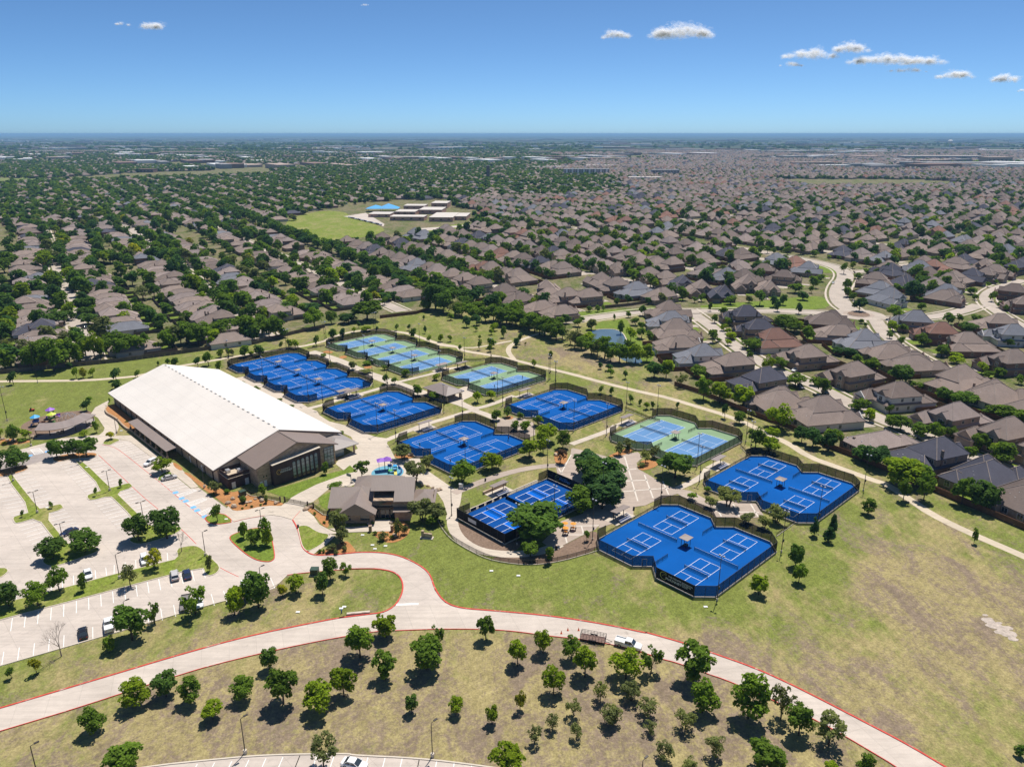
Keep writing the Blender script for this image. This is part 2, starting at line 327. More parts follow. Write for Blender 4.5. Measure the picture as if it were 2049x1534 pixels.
CSOFT = plain('slate_blue_court_paint', (.095, .22, .42), .06, .25, .7, .25, world=True, big=.07)
CGREEN = plain('sage_green_court_paint', (.20, .31, .17), .07, .25, .7, .25, world=True, big=.07)
CLINE = plain('court_line_paint', (.80, .80, .80), .03, 1, .6, .3, world=True)
SCREEN = seethru('black_windscreen_mesh', (.012, .012, .016), .60)
SCREENSOLID = plain('black_banner_fabric', (.010, .011, .016), .2, 2, .8, .2)
NETM = seethru('black_net_mesh', (.02, .02, .025), .34)
WIREM = seethru('chain_link_mesh', (.03, .03, .03), .33)
BLACKM = plain('black_metal', (.018, .017, .017), .2, 3, .5, .4)
POLEM = plain('bronze_pole_paint', (.045, .036, .032), .15, 2, .45, .4)
LAMPM = plain('lamp_grey_metal', (.38, .38, .42), .15, 4, .35, .6)
TANROOF = ribbed('taupe_metal_roof', (.26, .205, .175), .45, 0, .5)
TANROOFY = ribbed('taupe_metal_roof_cross', (.26, .205, .175), .45, 1, .5)
SHADEROOF = plain('taupe_shelter_roof', (.26, .21, .185), .08, .8, .5, .4, rnd=.08)
STONE = brick('buff_stone', (.50, .38, .26), (.33, .24, .16), (.44, .37, .29), .9, .32)
DSTONE = brick('brown_stone', (.46, .34, .24), (.29, .205, .145), (.36, .29, .23), .7, .28)
TANWALL = plain('tan_panel_wall', (.52, .42, .31), .06, .5, .8, .2)
PURPLE = brick('plum_brown_brick', (.095, .062, .058), (.075, .05, .048), (.07, .048, .045), .6, .2)
WHITE = plain('white_paint', (.74, .73, .71), .05, 1, .6, .3)
GLASS = glassy('dark_window_glass', (.03, .04, .05))
GLASSB = glassy('pale_window_glass', (.22, .28, .29), .12)
WATER = plain('pond_water', (.085, .125, .145), .25, .05, .08, .5, world=True)
POOLW = plain('pool_water', (.06, .42, .45), .1, .6, .05, .6, world=True)
WOOD = plain('wood_fence_stain', (.15, .075, .045), .25, 1.2, .85, .2, rnd=.12, world=True, big=.2)
GREYWOOD = plain('grey_fence_wood', (.135, .105, .085), .25, 1.2, .85, .2, rnd=.15, world=True, big=.2)
ROCK = plain('limestone_rock', (.42, .32, .23), .25, 2, .9, .2, rnd=.15)
ALU = plain('bleacher_aluminium', (.50, .51, .54), .1, 3, .35, .5, metal=.4)
BLUEBENCH = plain('blue_bench', (.02, .05, .18), .15, 2, .5, .4)
TRUNK = plain('tree_bark', (.10, .075, .06), .3, 4, .95, .1)
GREYTRUNK = plain('grey_bark', (.26, .21, .18), .25, 4, .95, .1)
TYRE = plain('tyre_rubber', (.02, .02, .02), .15, 5, .9, .1)
ORANGE = plain('orange_fabric', (.75, .32, .05), .08, 2, .7, .2)
# ------------------------------------------------------------------ ground sheets
def gridsheet(name, xs, ys, z, mat):
    b = MB(); n = len(xs); b.add([(x, y, z) for y in ys for x in xs], [(j * n + i, j * n + i + 1, (j + 1) * n + i + 1, (j + 1) * n + i) for j in range(len(ys) - 1) for i in range(n - 1)])
    return b.obj(name, mat, kind='structure')
xs = [-70000, -30000, -12000, -5000, -2500, -1200, -600, -300, 0, 300, 600, 1200, 2500, 5000, 12000, 30000, 70000]
gridsheet('ground', xs, [-3000, -600, -100, 100, 300, 500, 800, 1200, 2000, 3200, 5200], -.08, HOODG)
m, t, p = base('far_countryside', .95, .05); co = coord(t)
k = ramp(t, noise(t, co, .0016, 8, .7, .4), [(.36, (.028, .05, .018)), (.5, (.05, .075, .03)), (.58, (.14, .12, .085)), (.66, (.20, .17, .13)), (.72, (.06, .09, .04))])
k = mix(t, 1, k, ramp(t, noise(t, co, .012, 6, .75), [(.3, .55), (.7, 1.35)]), 'MULTIPLY'); t.links.new(k, p.inputs['Base Color'])
gridsheet('far_ground', xs, [5200, 8000, 13000, 22000, 40000, 90000], -.08, m)
PARKPX = [(-2500, 1250), (-900, 900), (-400, 785), (0, 741), (239, 722), (512, 686), (650, 651), (834, 627), (905, 600), (1000, 628), (1060, 650), (1140, 662), (1163, 642),
          (1300, 624), (1332, 642), (1300, 740), (1349, 771), (1513, 832), (1656, 894), (1728, 921), (1861, 979), (2049, 1058), (2600, 1290), (4200, 2300), (3500, 3000), (-2500, 3000)]
PARK = [G(*q) for q in PARKPX]
sheet('park_ground', PARK, -.02, PARKG)
sheet('lawn', QS('e', (820, 310), (1100, 240), (1700, 60), (1960, 0), (2045, -70), (2150, 20), (1970, 60), (1560, 210), (1300, 340), (1170, 415), (1000, 370)), .03, LAWN)
sheet('lawn', QS('k', (-20, 700), (170, 600), (165, 700), (130, 890), (0, 800)), .03, LAWN)
sheet('lawn', QS('n4', (760, 590), (900, 590), (1300, 565), (1640, 535), (1660, 560), (1500, 580), (1200, 595), (860, 640), (790, 640)), .0, LAWN, 1)
sheet('lawn', QS('n4', (1000, 705), (1180, 690), (1330, 660), (1390, 780), (1500, 930), (1560, 1000), (1660, 1090), (1560, 1190), (1440, 1080), (1330, 900), (1290, 820), (1200, 780), (1050, 775), (960, 790)), .0, LAWN, 1)
sheet('lawn', QS('NR', (150, 1050), (480, 1035), (800, 1000), (890, 1010), (920, 1070), (760, 1085), (500, 1075), (160, 1085)), .0, LAWN, 1)
sheet('lawn', QS('NR', (820, 815), (1000, 850), (1060, 870), (900, 870), (800, 850)), .0, LAWN, 1)
sheet('lawn', QS('NM', (1480, 1095), (1700, 1075), (1760, 1090), (1560, 1110)), .004, LAWN, 1)
sheet('school_field', [G(*q) for q in ((566, 446), (600, 430), (650, 421), (690, 424), (700, 432), (745, 446), (772, 458), (760, 468), (700, 480), (640, 482), (590, 466))], .0, FIELDG, 1)
sheet('school_field', [G(*q) for q in ((810, 462), (900, 450), (950, 446), (955, 452), (880, 462), (820, 470))], .0, FIELDG, 1)
# paved areas
P1 = QS('a', (-500, 660), (0, 530), (380, 425), (700, 340), (1000, 300), (1400, 330), (1480, 355)) + QS('b', (180, 268), (320, 292), (430, 310), (520, 370), (770, 560), (1140, 850), (1330, 1005), (1440, 985), (1860, 1290), (1900, 1400)) + \
     QS('e', (350, 757), (520, 715), (720, 680), (900, 660), (1050, 680), (1210, 730), (1280, 850), (1320, 1000), (1350, 1130), (1420, 1200), (1500, 1240), (1640, 1250), (2045, 1220)) + \
     QS('BM', (220, 290), (400, 275), (560, 290), (680, 340), (760, 400), (790, 500), (850, 572), (700, 606), (560, 592), (600, 520), (605, 460), (580, 410), (530, 385), (440, 372), (300, 375), (0, 400)) + \
     QS('BL', (1680, 415), (1600, 490), (1240, 580), (660, 755), (0, 945), (-900, 1200), (-1400, 700))
sheet('parking_lot', P1, .012, LOT)
RN = QS('BL', (-700, 1390), (0, 1190), (200, 1130), (640, 1000), (1040, 880), (1440, 770), (1830, 690), (2049, 650)) + QS('BM', (200, 665), (400, 640), (490, 630))
RJ = QS('BM', (490, 630), (560, 590), (600, 520), (605, 460), (580, 410), (530, 385), (440, 372), (300, 375))
RN2 = QS('BM', (850, 572), (940, 605), (1150, 620), (1480, 650), (1800, 700), (2049, 755)) + QS('BR', (250, 740), (500, 810), (640, 860), (900, 950), (1100, 1040), (1300, 1140), (1550, 1270), (1800, 1400), (2020, 1530), (2300, 1700))
RS = QS('BL', (-700, 1530), (0, 1325), (200, 1265), (400, 1205), (680, 1115), (860, 1055), (1040, 1000), (1200, 950), (1500, 875), (1850, 800), (2049, 765)) + QS('BM', (270, 770), (440, 740), (590, 735), (850, 725), (1150, 730), (1300, 745), (1480, 770), (1640, 785), (1800, 810), (2000, 860)) + QS('BR', (370, 905), (440, 920), (620, 985), (770, 1035), (1250, 1250), (1430, 1350), (1600, 1450), (1740, 1534), (1950, 1690))
sheet('road', chaikin(RN, 2, False) + QS('BM', (560, 590), (700, 590)) + chaikin(RN2, 2, False) + chaikin(RS, 2, False)[::-1], .016, DRIVE)
BL3 = QS('BL', (300, 1640), (840, 1532), (1250, 1490), (1560, 1462), (2049, 1455)) + QS('BM', (300, 1465), (700, 1482), (1110, 1532), (1500, 1600))
sheet('parking_lot', BL3 + QS('BM', (1500, 2100), (-1500, 2100)), .012, LOT)
sheet('road', QS('a', (-300, 690), (0, 600), (430, 470), (780, 470), (770, 560), (420, 655), (0, 760), (-300, 850)), .017, DARKDRIVE)
# pavements and plazas
sheet('pavement', QS('e', (350, 757), (190, 640), (270, 530), (330, 590), (400, 600), (560, 580), (700, 545), (880, 525), (1040, 528), (1090, 490), (1130, 480), (1400, 545), (1430, 600), (1520, 680), (1600, 800), (1700, 850), (1800, 900), (1900, 920)) +
      QS('k', (130, 1150), (430, 1130), (700, 1110), (790, 1020), (1030, 1020), (1040, 1190), (740, 1195), (420, 1205), (130, 1235)) + QS('e', (1750, 940), (1620, 930), (1530, 890), (1440, 822), (1330, 812), (1280, 835), (1210, 730), (1050, 680), (900, 660), (720, 680), (520, 715)), .10, WALK)
sheet('pavement', QS('e', (1760, 940), (1840, 960), (1680, 1110), (1510, 1235), (1430, 1200), (1600, 1110), (1700, 1030)), .09, WALK)
sheet('pavement', QS('f', (1600, 440), (1500, 490), (1390, 550), (1330, 640), (1430, 700), (1530, 850), (1510, 900), (1450, 950), (1300, 960), (900, 1000), (600, 1085), (0, 1240), (-400, 1340), (-400, 1400), (0, 1285), (360, 1170), (700, 1090), (1400, 1085), (1480, 1090), (1590, 1015), (1690, 1000), (1790, 1020)) +
      QS('b', (430, 308), (522, 368), (772, 558), (1062, 778), (1342, 1003), (1440, 975), (1250, 770), (1090, 640), (1000, 590), (880, 545), (450, 225), (230, 230), (280, 100), (240, 0)) + QS('f', (1700, 710), (1560, 640), (1530, 590), (1560, 530)), .05, WALK)
sheet('pavement', QS('M', (-330, 490), (-225, 520), (0, 610), (100, 650), (130, 700), (290, 740), (380, 780), (440, 800), (520, 812), (510, 840), (530, 870), (545, 900), (560, 930), (640, 930), (700, 920), (720, 990), (750, 1000), (880, 1090), (950, 1122), (940, 1190), (930, 1220), (930, 1285), (855, 1285), (862, 1250), (840, 1180), (800, 1120), (780, 1100),
      (600, 1030), (420, 1030), (300, 1090), (190, 1090), (80, 1180), (0, 1215), (-85, 1200), (-30, 1130), (0, 1110), (260, 1000), (210, 960), (230, 930), (300, 890), (340, 870), (300, 800), (230, 770), (0, 640), (-300, 530)), .02, WALK)
def path(z, w, *pts, mat=WALK, h=.025, sm=2): return strip('path', QS(z, *pts), w, h, mat, sm)
path('z1', 6.5, (160, 470), (330, 560), (560, 665), (700, 760), (850, 860), mat=WALK, h=.024)
path('z1', 2.6, (715, 728), (870, 690), (960, 655), (1160, 605), (1450, 520))
path('z1', 6, (740, 260), (900, 310), (1000, 345), (1150, 420), (1300, 470), (1430, 520), (1560, 560), (1700, 620), h=.029)
path('z1', 2.4, (1450, 512), (1620, 470), (1750, 440), (1850, 400), (2000, 385), h=.033)
sheet('pavement', QS('z8', (-80, 850), (0, 830), (200, 690), (330, 700), (540, 610), (600, 640), (660, 740), (640, 790), (500, 850), (480, 880), (640, 960), (780, 990), (720, 1040), (560, 1010), (400, 950), (220, 890)), .036, WALK)
path('z8', 2.6, (620, 1000), (790, 985), (1000, 920), (1190, 845), (1350, 780), h=.040)
path('M', 2.6, (505, 822), (700, 738), (900, 680), (1010, 645), h=.044)
path('M', 3.4, (1000, 640), (1090, 670), (1170, 705), (1230, 740), h=.048)
sheet('pavement', QS('M', (1160, 700), (1200, 690), (1300, 690), (1370, 720), (1380, 790), (1330, 810), (1250, 800), (1150, 760)), .052, PLAZA)
path('M', 2.6, (1590, 845), (1700, 805), (1820, 762), (1850, 735), h=.052)
path('R', 2.4, (700, 775), (800, 730), (880, 685), (905, 640), h=.052)
path('M', 3.0, (900, 1130), (1000, 1090), (1100, 1050), (1250, 1002), (1400, 975), (1520, 968), h=.056, mat=PLAZA)
path('z6', 3.2, (40, 560), (25, 680), (90, 820), (220, 925), (400, 995), (660, 1020), (900, 1010), (1130, 960), (1250, 900), h=.060, mat=WALK)
sheet('plaza', QS('R', (-10, 500), (60, 515), (230, 560), (430, 525), (465, 560), (422, 600), (430, 640), (520, 690), (600, 745), (700, 775), (790, 790), (900, 850), (960, 860), (1130, 850), (1240, 880), (1290, 960), (1250, 972), (960, 972), (930, 940), (860, 900), (700, 810), (560, 852), (480, 890), (400, 900), (400, 955), (270, 1010), (160, 1045)) +
      QS('z6', (1710, 680), (1650, 740), (1520, 795), (1290, 915), (1160, 960), (1050, 880), (1150, 780), (1270, 640)) + QS('M', (1660, 1250), (1600, 1180), (1510, 1030), (1500, 975), (1580, 940), (1590, 870)), .064, PLAZA)
BAND = plain('pale_plaza_band', (.60, .54, .47), .12, .8, .85, .2, world=True)
def plines(z, w, *segs, h=.069, mat=BAND, name='plaza_band'):
    for a, b in segs: strip(name, QS(z, a, b), w, h, mat, 0)
plines('R', .45, ((430, 860), (340, 555)), ((535, 840), (475, 680)), ((325, 650), (420, 640)), ((330, 725), (500, 715)), ((330, 795), (640, 770)), ((640, 815), (600, 725)), ((60, 590), (250, 575)),
       ((960, 930), (1260, 938)), ((1000, 965), (960, 890)), ((1125, 968), (1080, 880)), ((1250, 965), (1200, 880)))
plines('z6', .4, ((1500, 700), (1525, 790)), ((1270, 795), (1520, 795)), ((1310, 790), (1335, 890)), ((1440, 695), (1700, 690)))
plines('M', .4, ((1530, 1015), (1590, 905)), ((1515, 985), (1535, 1020)), h=.0695)
def bed(z, mat, *pts, h=.035, sm=2): return sheet('planting_bed', QS(z, *pts), h, mat, sm)
bed('e', MULCH, (40, 370), (330, 582), (400, 600), (560, 580), (700, 545), (880, 525), (1040, 525), (1095, 480), (600, 380), (480, 290), (320, 330), (300, 300), (0, 250), (-80, 260), h=.045, sm=1)
bed('b', MULCH, (1060, 620), (1090, 690), (1180, 745), (1220, 720), (1120, 630), h=.06, sm=1)
bed('b', MULCH, (1210, 760), (1300, 830), (1500, 1000), (1640, 1100), (1700, 1060), (1450, 880), (1290, 770), h=.055, sm=1)
bed('e', MULCH, (1390, 580), (1430, 550), (1510, 560), (1660, 670), (1740, 680), (1740, 860), (1640, 810), (1560, 700), (1480, 620), h=.045)
bed('e', MULCH, (1510, 1238), (1640, 1180), (1860, 1090), (1990, 1030), (2060, 1080), (2160, 1215), (1800, 1240), h=.045, sm=1)
bed('k', MULCH, (750, 1195), (830, 1280), (940, 1345), (1060, 1360), (1200, 1315), (1300, 1230), (1325, 1120), (1250, 1050), (1080, 1000), (1060, 1195), h=.045)
bed('f', BARK, (260, 830), (480, 710), (900, 615), (1190, 590), (1350, 600), (1390, 760), (1370, 830), (900, 990), (480, 1030), (440, 960), h=.01)
bed('f', MULCH, (0, 1020), (120, 1000), (300, 1010), (440, 1030), (440, 1060), (200, 1090), (0, 1110), h=.012)
bed('z6', BARK, (80, 620), (620, 893), (720, 860), (830, 870), (760, 985), (640, 985), (400, 965), (230, 885), (120, 785), (72, 690), h=.03)
bed('z6', BARK, (1160, 965), (1290, 920), (1520, 800), (1650, 745), (1690, 790), (1700, 965), (1300, 1085), (1050, 1128), (840, 1130), (640, 1105), (440, 1060), (660, 1035), (900, 1025), h=.03)
bed('M', MULCH, (1490, 880), (1540, 870), (1570, 900), (1565, 950), (1530, 970), (1490, 950), h=.070)
bed('R', MULCH, (225, 555), (300, 520), (360, 495), (400, 510), (380, 535), (240, 568), h=.070)
bed('R', MULCH, (435, 600), (480, 575), (560, 590), (570, 620), (470, 655), (430, 640), h=.070)
bed('M', MULCH, (540, 915), (580, 890), (660, 890), (680, 920), (600, 935), h=.04)
bed('M', MULCH, (1185, 690), (1230, 675), (1260, 690), (1220, 705), h=.056)
bed('z1', MULCH, (830, 265), (880, 250), (940, 265), (900, 275), h=.040)
bed('z1', MULCH, (975, 300), (1030, 290), (1050, 310), (990, 320), h=.040)
bed('z1', MULCH, (1170, 385), (1230, 375), (1260, 390), (1200, 400), h=.040)
sheet('lawn', QS('z1', (790, 740), (870, 690), (860, 700), (830, 760)), .03, FIELDG)
# trails through the park
strip('trail', QS('f', (-1200, 215), (-400, 180), (0, 165), (700, 160), (1300, 150), (1700, 120), (2045, 85)) + QS('NL', (1000, 1420), (1120, 1400), (1330, 1365), (1500, 1335), (1750, 1300)) + QS('z1', (840, 180), (930, 140), (1050, 100), (1250, 78), (1420, 92), (1560, 112), (1680, 155), (1790, 195), (1950, 218)) +
      QS('M', (950, 297), (1100, 320), (1230, 345), (1330, 370), (1450, 400), (1600, 435), (1800, 490), (2049, 550)) + QS('R', (620, 150), (900, 235), (1000, 265), (1180, 330), (1300, 400), (1450, 460), (1600, 560), (1800, 630), (2045, 720)) + QS('HR', (1250, 1080), (1400, 1180), (1500, 1250), (1700, 1350), (2049, 1500), (2500, 1700)), 3.0, .004, TRAIL, 1)
strip('trail', QS('M', (1255, 350), (1215, 300), (1235, 262), (1300, 232), (1390, 198), (1440, 190)), 2.6, .008, TRAIL)
strip('trail', QS('M', (800, 262), (890, 275), (1000, 282), (1090, 270), (1180, 250), (1240, 240)), 2.0, .010, TRAIL)
# ------------------------------------------------------------------ kerbed islands, kerbs, markings
def island(P, mat=LAWN, kmat=KERB, sm=1, top=.15):
    P = chaikin(P, sm) if sm else P
    sheet('grass_island', P, top - .02, mat)
    strip('kerb', list(P) + [P[0]], .22, 0, kmat, 0, h=top)
island(QS('a', (80, 820), (180, 790), (230, 870), (575, 1300), (620, 1292), (850, 1235), (900, 1235), (935, 1300), (650, 1385)) + QS('c', (920, 550), (1010, 660), (1380, 685), (1450, 715), (1420, 765), (1100, 875), (900, 945), (760, 972), (680, 955), (618, 905), (640, 860), (900, 700), (780, 560), (545, 255), (240, 352), (200, 312), (188, 270), (220, 240), (470, 175)), FIELDG)
island(QS('a', (-250, 800), (0, 735), (300, 660), (410, 675), (405, 730), (200, 795), (0, 840)), MULCH)
island(QS('a', (1060, 565), (1130, 610), (1225, 610), (1605, 985), (1640, 990), (1870, 925), (1905, 930), (1950, 985), (1700, 1065)) + QS('d', (200, 0), (430, 225), (620, 420), (1000, 385), (1062, 430), (900, 525), (640, 602), (480, 645), (360, 642), (288, 602), (290, 570), (470, 470), (300, 225), (70, 0)) + QS('a', (1610, 1110), (1330, 1182), (1280, 1150), (1275, 1110), (1310, 1085), (1520, 1025)), FIELDG)
island(QS('a', (765, 590), (780, 545), (1000, 495), (1380, 475), (1435, 510), (1350, 550), (1060, 570), (840, 622)), MULCH, sm=2)
island(QS('b', (20, 355), (100, 280), (180, 268), (315, 290), (200, 340), (150, 370)), FIELDG, sm=2)
island(QS('b', (835, 890), (870, 815), (1000, 742), (1075, 797), (900, 885)), LAWN)
island(QS('d', (1388, 270), (1420, 235), (1640, 185), (1815, 320), (1640, 352), (1500, 352), (1425, 322)), LAWN, RED)
island(QS('e', (275, 1000), (330, 945), (450, 905), (650, 850), (800, 850), (885, 900), (915, 1050), (955, 1280), (905, 1335), (830, 1345), (700, 1325), (560, 1255), (400, 1125)), LAWN, RED, 2)
island(QS('e', (1285, 832), (1350, 812), (1440, 820), (1530, 882), (1620, 922), (1755, 942), (1700, 1030), (1600, 1110), (1430, 1198), (1358, 1132), (1318, 1000)), FIELDG, KERB)
island(QS('c', (-700, 1700), (270, 1450), (1000, 1270), (1560, 1115), (1800, 1055)) + QS('d', (780, 910), (1000, 858), (968, 722), (1100, 680), (1250, 668), (1335, 708), (1400, 768), (1500, 868), (1608, 970), (1585, 1052), (1480, 1108), (1405, 1098), (1355, 968), (0, 1330)) + QS('BL', (0, 672), (-400, 790)), FIELDG, sm=1)
island(QS('c', (-200, 1030), (60, 985), (122, 1020), (110, 1062), (0, 1142), (-200, 1200)), FIELDG)
def kerb(P, mat, w=.30, h=.14, sm=2): return strip('kerb', P, w, 0, mat, sm, h=h)
kerb(RN + RJ[1:], RED, .34); kerb(QS('e', (1210, 730), (1280, 850), (1320, 1000), (1350, 1130), (1420, 1200), (1500, 1240), (1640, 1250), (2045, 1220)) + QS('BM', (220, 288), (400, 273), (560, 288), (680, 338), (762, 398), (792, 498)) + RN2, RED, .34)
kerb(RS, RED, .16); kerb(BL3, KERB); kerb(QS('BL', (1680, 412), (1603, 488), (1243, 578), (660, 752), (0, 942), (-900, 1197)), KERB)
kerb(QS('BM', (440, 372), (300, 375), (0, 400)) + QS('BL', (1680, 412)), RED, .16)
def flat(z, w, mat, *pts, h=.022, sm=1, name='painted_line'): return strip(name, QS(z, *pts), w, h, mat, sm)
flat('b', .16, RED, (30, 362), (180, 385), (300, 450), (700, 770), (870, 900), (1200, 1180), (1540, 1450))
flat('a', .16, RED, (1440, 510), (1945, 985), (2100, 1130), (2310, 1300))
flat('e', .16, RED, (150, 1425), (250, 1480), (420, 1560)); flat('d', .18, RED, (1000, 390), (1110, 490), (1260, 640))
flat('BM', .7, PAINT, (562, 583), (695, 578), sm=0, name='stop_line')
flat('e', .14, RED, (350, 757), (520, 715), (720, 680), (800, 668), h=.105); flat('e', .14, RED, (1210, 725), (1320, 600), h=.105, sm=0)
def stalls(z, a, b, ref, out, n, w=.15, h=.024, mat=PAINT):
    """one row of stall lines between inner points a and b, parallel to ref->out"""
    A, B = Q(z, *a), Q(z, *b); d = Q(z, *out) - Q(z, *ref); d = d.normalized() * min(max(d.length, 4.6), 5.8); mb = MB()
    nn = Vector((-d.y, d.x, 0)).normalized() * w / 2
    for i in range(n + 1):
        p = A.lerp(B, i / n); q = p + d; mb.quad(*[(v.x, v.y, h) for v in (p - nn, q - nn, q + nn, p + nn)])
    return mb.obj('stall_markings', mat, kind='structure')
stalls('a', (75, 820), (470, 1340), (470, 1340), (165, 1395), 11)
stalls('a', (200, 820), (575, 1300), (575, 1300), (815, 1240), 10)
stalls('c', (545, 255), (905, 700), (545, 255), (240, 345), 9)
stalls('c', (650, 215), (920, 550), (650, 215), (950, 145), 7)
stalls('a', (1065, 570), (1520, 1025), (1520, 1025), (1270, 1090), 11)
stalls('a', (1235, 615), (1605, 985), (1605, 985), (1865, 925), 9)
stalls('a', (1612, 1112), (1990, 1500), (1612, 1112), (1345, 1180), 9)
stalls('b', (242, 1062), (560, 1400), (242, 1062), (495, 1000), 8)
stalls('b', (430, 312), (770, 560), (770, 560), (540, 620), 9)
stalls('b', (1140, 850), (1330, 1003), (1140, 850), (880, 915), 4)
stalls('BL', (-500, 815), (1185, 365), (860, 450), (870, 515), 23)
stalls('BL', (-480, 1080), (1610, 487), (205, 885), (213, 805), 25)
stalls('c', (-300, 1590), (1560, 1115), (1565, 1115), (1550, 985), 11); stalls('d', (60, 1080), (1000, 860), (1000, 860), (985, 740), 6)
stalls('BM', (-600, 1515), (0, 1466), (400, 1475), (380, 1545), 6); stalls('BM', (0, 1466), (700, 1485), (400, 1475), (380, 1545), 7); stalls('BM', (700, 1485), (1110, 1535), (400, 1475), (380, 1545), 4)
def hatch(z, q, n):
    P = QS(z, *q); mb = MB()
    for i in range(n):
        a, b = P[0].lerp(P[1], (i + .1) / n), P[0].lerp(P[1], (i + .45) / n); c, d = P[3].lerp(P[2], min(1, (i + .45) / n + .25)), P[3].lerp(P[2], min(1, (i + .1) / n + .25))
        mb.quad(*[(v.x, v.y, .026) for v in (a, b, c, d)])
    for i in range(4):
        a, b = P[i], P[(i + 1) % 4]; nn = Vector((-(b - a).y, (b - a).x, 0)).normalized() * .08; mb.quad(*[(v.x, v.y, .0275) for v in (a - nn, b - nn, b + nn, a + nn)])
    mb.obj('hatched_marking', PAINT, kind='structure')
hatch('b', ((1120, 1095), (1175, 1130), (1420, 1030), (1350, 1010)), 6) ; hatch('b', ((1270, 1215), (1340, 1260), (1570, 1160), (1490, 1140)), 6); hatch('b', ((1440, 1355), (1500, 1395), (1660, 1300), (1620, 1270)), 6)
hatch('a', ((440, 430), (510, 510), (640, 480), (570, 410)), 7)
for x, y in ((1105, 1060), (1195, 1145), (1255, 1185), (1365, 1275), (1420, 1320), (1530, 1410)):
    c = Q('b', x, y); u, v = E1 * .75, E2 * .75
    MB().quad(*[(q.x, q.y, .0262) for q in (c - u - v, c + u - v, c + u + v, c - u + v)]).obj('blue_stall_marking', BLUEP, kind='structure')
for x, y in ((440, 520), (690, 460)):
    c = Q('a', x, y); u, v = E1 * .7, E2 * .7
    MB().quad(*[(q.x, q.y, .0262) for q in (c - u - v, c + u - v, c + u + v, c - u + v)]).obj('blue_stall_marking', BLUEP, kind='structure')
# ------------------------------------------------------------------ pond
sheet('pond', QS('n4', (820, 900), (890, 835), (945, 802), (1060, 785), (1200, 790), (1290, 830), (1335, 930), (1430, 1070), (1520, 1150), (1490, 1180), (1330, 1165), (1230, 1100), (1120, 1020), (1000, 960), (860, 940)), .006, WATER, 2)
strip('pond_edge', QS('n4', (945, 802), (1060, 785), (1200, 788), (1292, 828), (1338, 930), (1424, 1060)), .5, .0, KERB, 2, h=.12)
# ------------------------------------------------------------------ neighbourhood streets near enough to read
SG = dict(mat=STREET)
def street(w, *px, z=0.0):
    P = [G(*q) for q in px]; strip('road', P, w, z, STREET, 2); strip('pavement', P, 1.3, z + .012, WALK, 2, side=w / 2 + 2.2); strip('pavement', P, 1.3, z + .012, WALK, 2, side=-w / 2 - 2.2)
street(10, (1100, 640), (1163, 640), (1215, 632), (1290, 622), (1360, 622), (1420, 622), (1520, 620), (1690, 628))
street(12, (1330, 484), (1366, 486), (1462, 493), (1588, 515), (1672, 532), (1697, 550), (1676, 578), (1680, 605), (1712, 627), z=.004)
street(8, (1752, 640), (1769, 668), (1803, 694), (1861, 728), (1960, 770), (2100, 815), z=.008)
street(8, (1375, 618), (1400, 636), (1431, 658), (1475, 696), (1513, 720), (1568, 747), (1639, 774), (1691, 802), (1755, 836), (1827, 862), (1947, 912), (2080, 960), z=.012)
street(8, (1700, 545), (1760, 540), (1800, 530), (1880, 525), z=.016)
street(8, (2049, 560), (1985, 578), (1966, 602), (2025, 643), (2100, 680), z=.016)
street(9, (1735, 632), (1800, 640), (1900, 630), (1960, 610), z=.020)
street(8, (1349, 592), (1300, 572), (1240, 556), (1180, 560), z=.020)
C0 = G(1718, 629); N = 40
sheet('roundabout_road', [C0 + Vector((math.cos(i * 2 * math.pi / N), math.sin(i * 2 * math.pi / N), 0)) * 15 for i in range(N)], .026, STREET)
sheet('roundabout_apron', [C0 + Vector((math.cos(i * 2 * math.pi / N), math.sin(i * 2 * math.pi / N), 0)) * 9 for i in range(N)], .034, PLAZA)
island([C0 + Vector((math.cos(i * 2 * math.pi / N), math.sin(i * 2 * math.pi / N), 0)) * 6.5 for i in range(N)], BARK, KERB, 0, .35)
# ------------------------------------------------------------------ courts
RZ = PHI - math.pi / 2
PANEL = MB().box((.5, 0, 1.72), (.985, .03, 2.9)).mesh('windscreen_panel', SCREEN)
PANELS = MB().box((.5, 0, 1.72), (.985, .03, 2.9)).mesh('banner_panel', SCREENSOLID)
LOWP = MB().box((.5, 0, .62), (.98, .02, .9)).mesh('low_mesh_panel', WIREM)
POST = MB().rod((0, 0, 0), (0, 0, 3.3), .06, n=6).mesh('fence_post', BLACKM)
LPOST = MB().rod((0, 0, 0), (0, 0, 1.15), .045, n=6).mesh('fence_post', BLACKM)
def fence_run(root, a, b, tall=True, step=3.05, solid=False, strip_=True):
    a, b = Vector((*a, 0)), Vector((*b, 0)); L = (b - a).length; n = max(1, round(L / step)); rz = math.atan2((b - a).y, (b - a).x); l = L / n
    for i in range(n):
        p = a.lerp(b, i / n)
        O('windscreen_panel' if tall else 'mesh_panel', (PANELS if solid else PANEL) if tall else LOWP, root, p, rz, (l, 1, 1))
        O('post', POST if tall else LPOST, root, p)
    h = 3.2 if tall else 1.08
    c = (a + b) / 2
    r = MB().box((c.x, c.y, h), (L, .06, .06), rz); r.obj('top_rail', BLACKM, root)
    if strip_: MB().box((c.x, c.y, .10), (L + .25, .34, .20), rz).obj('mow_strip', KERB, root)
def rectline(mb, x0, x1, y0, y1, w, z, m=0):
    mb.quad((x0, y0, z), (x1, y0, z), (x1, y1, z), (x0, y1, z), m)
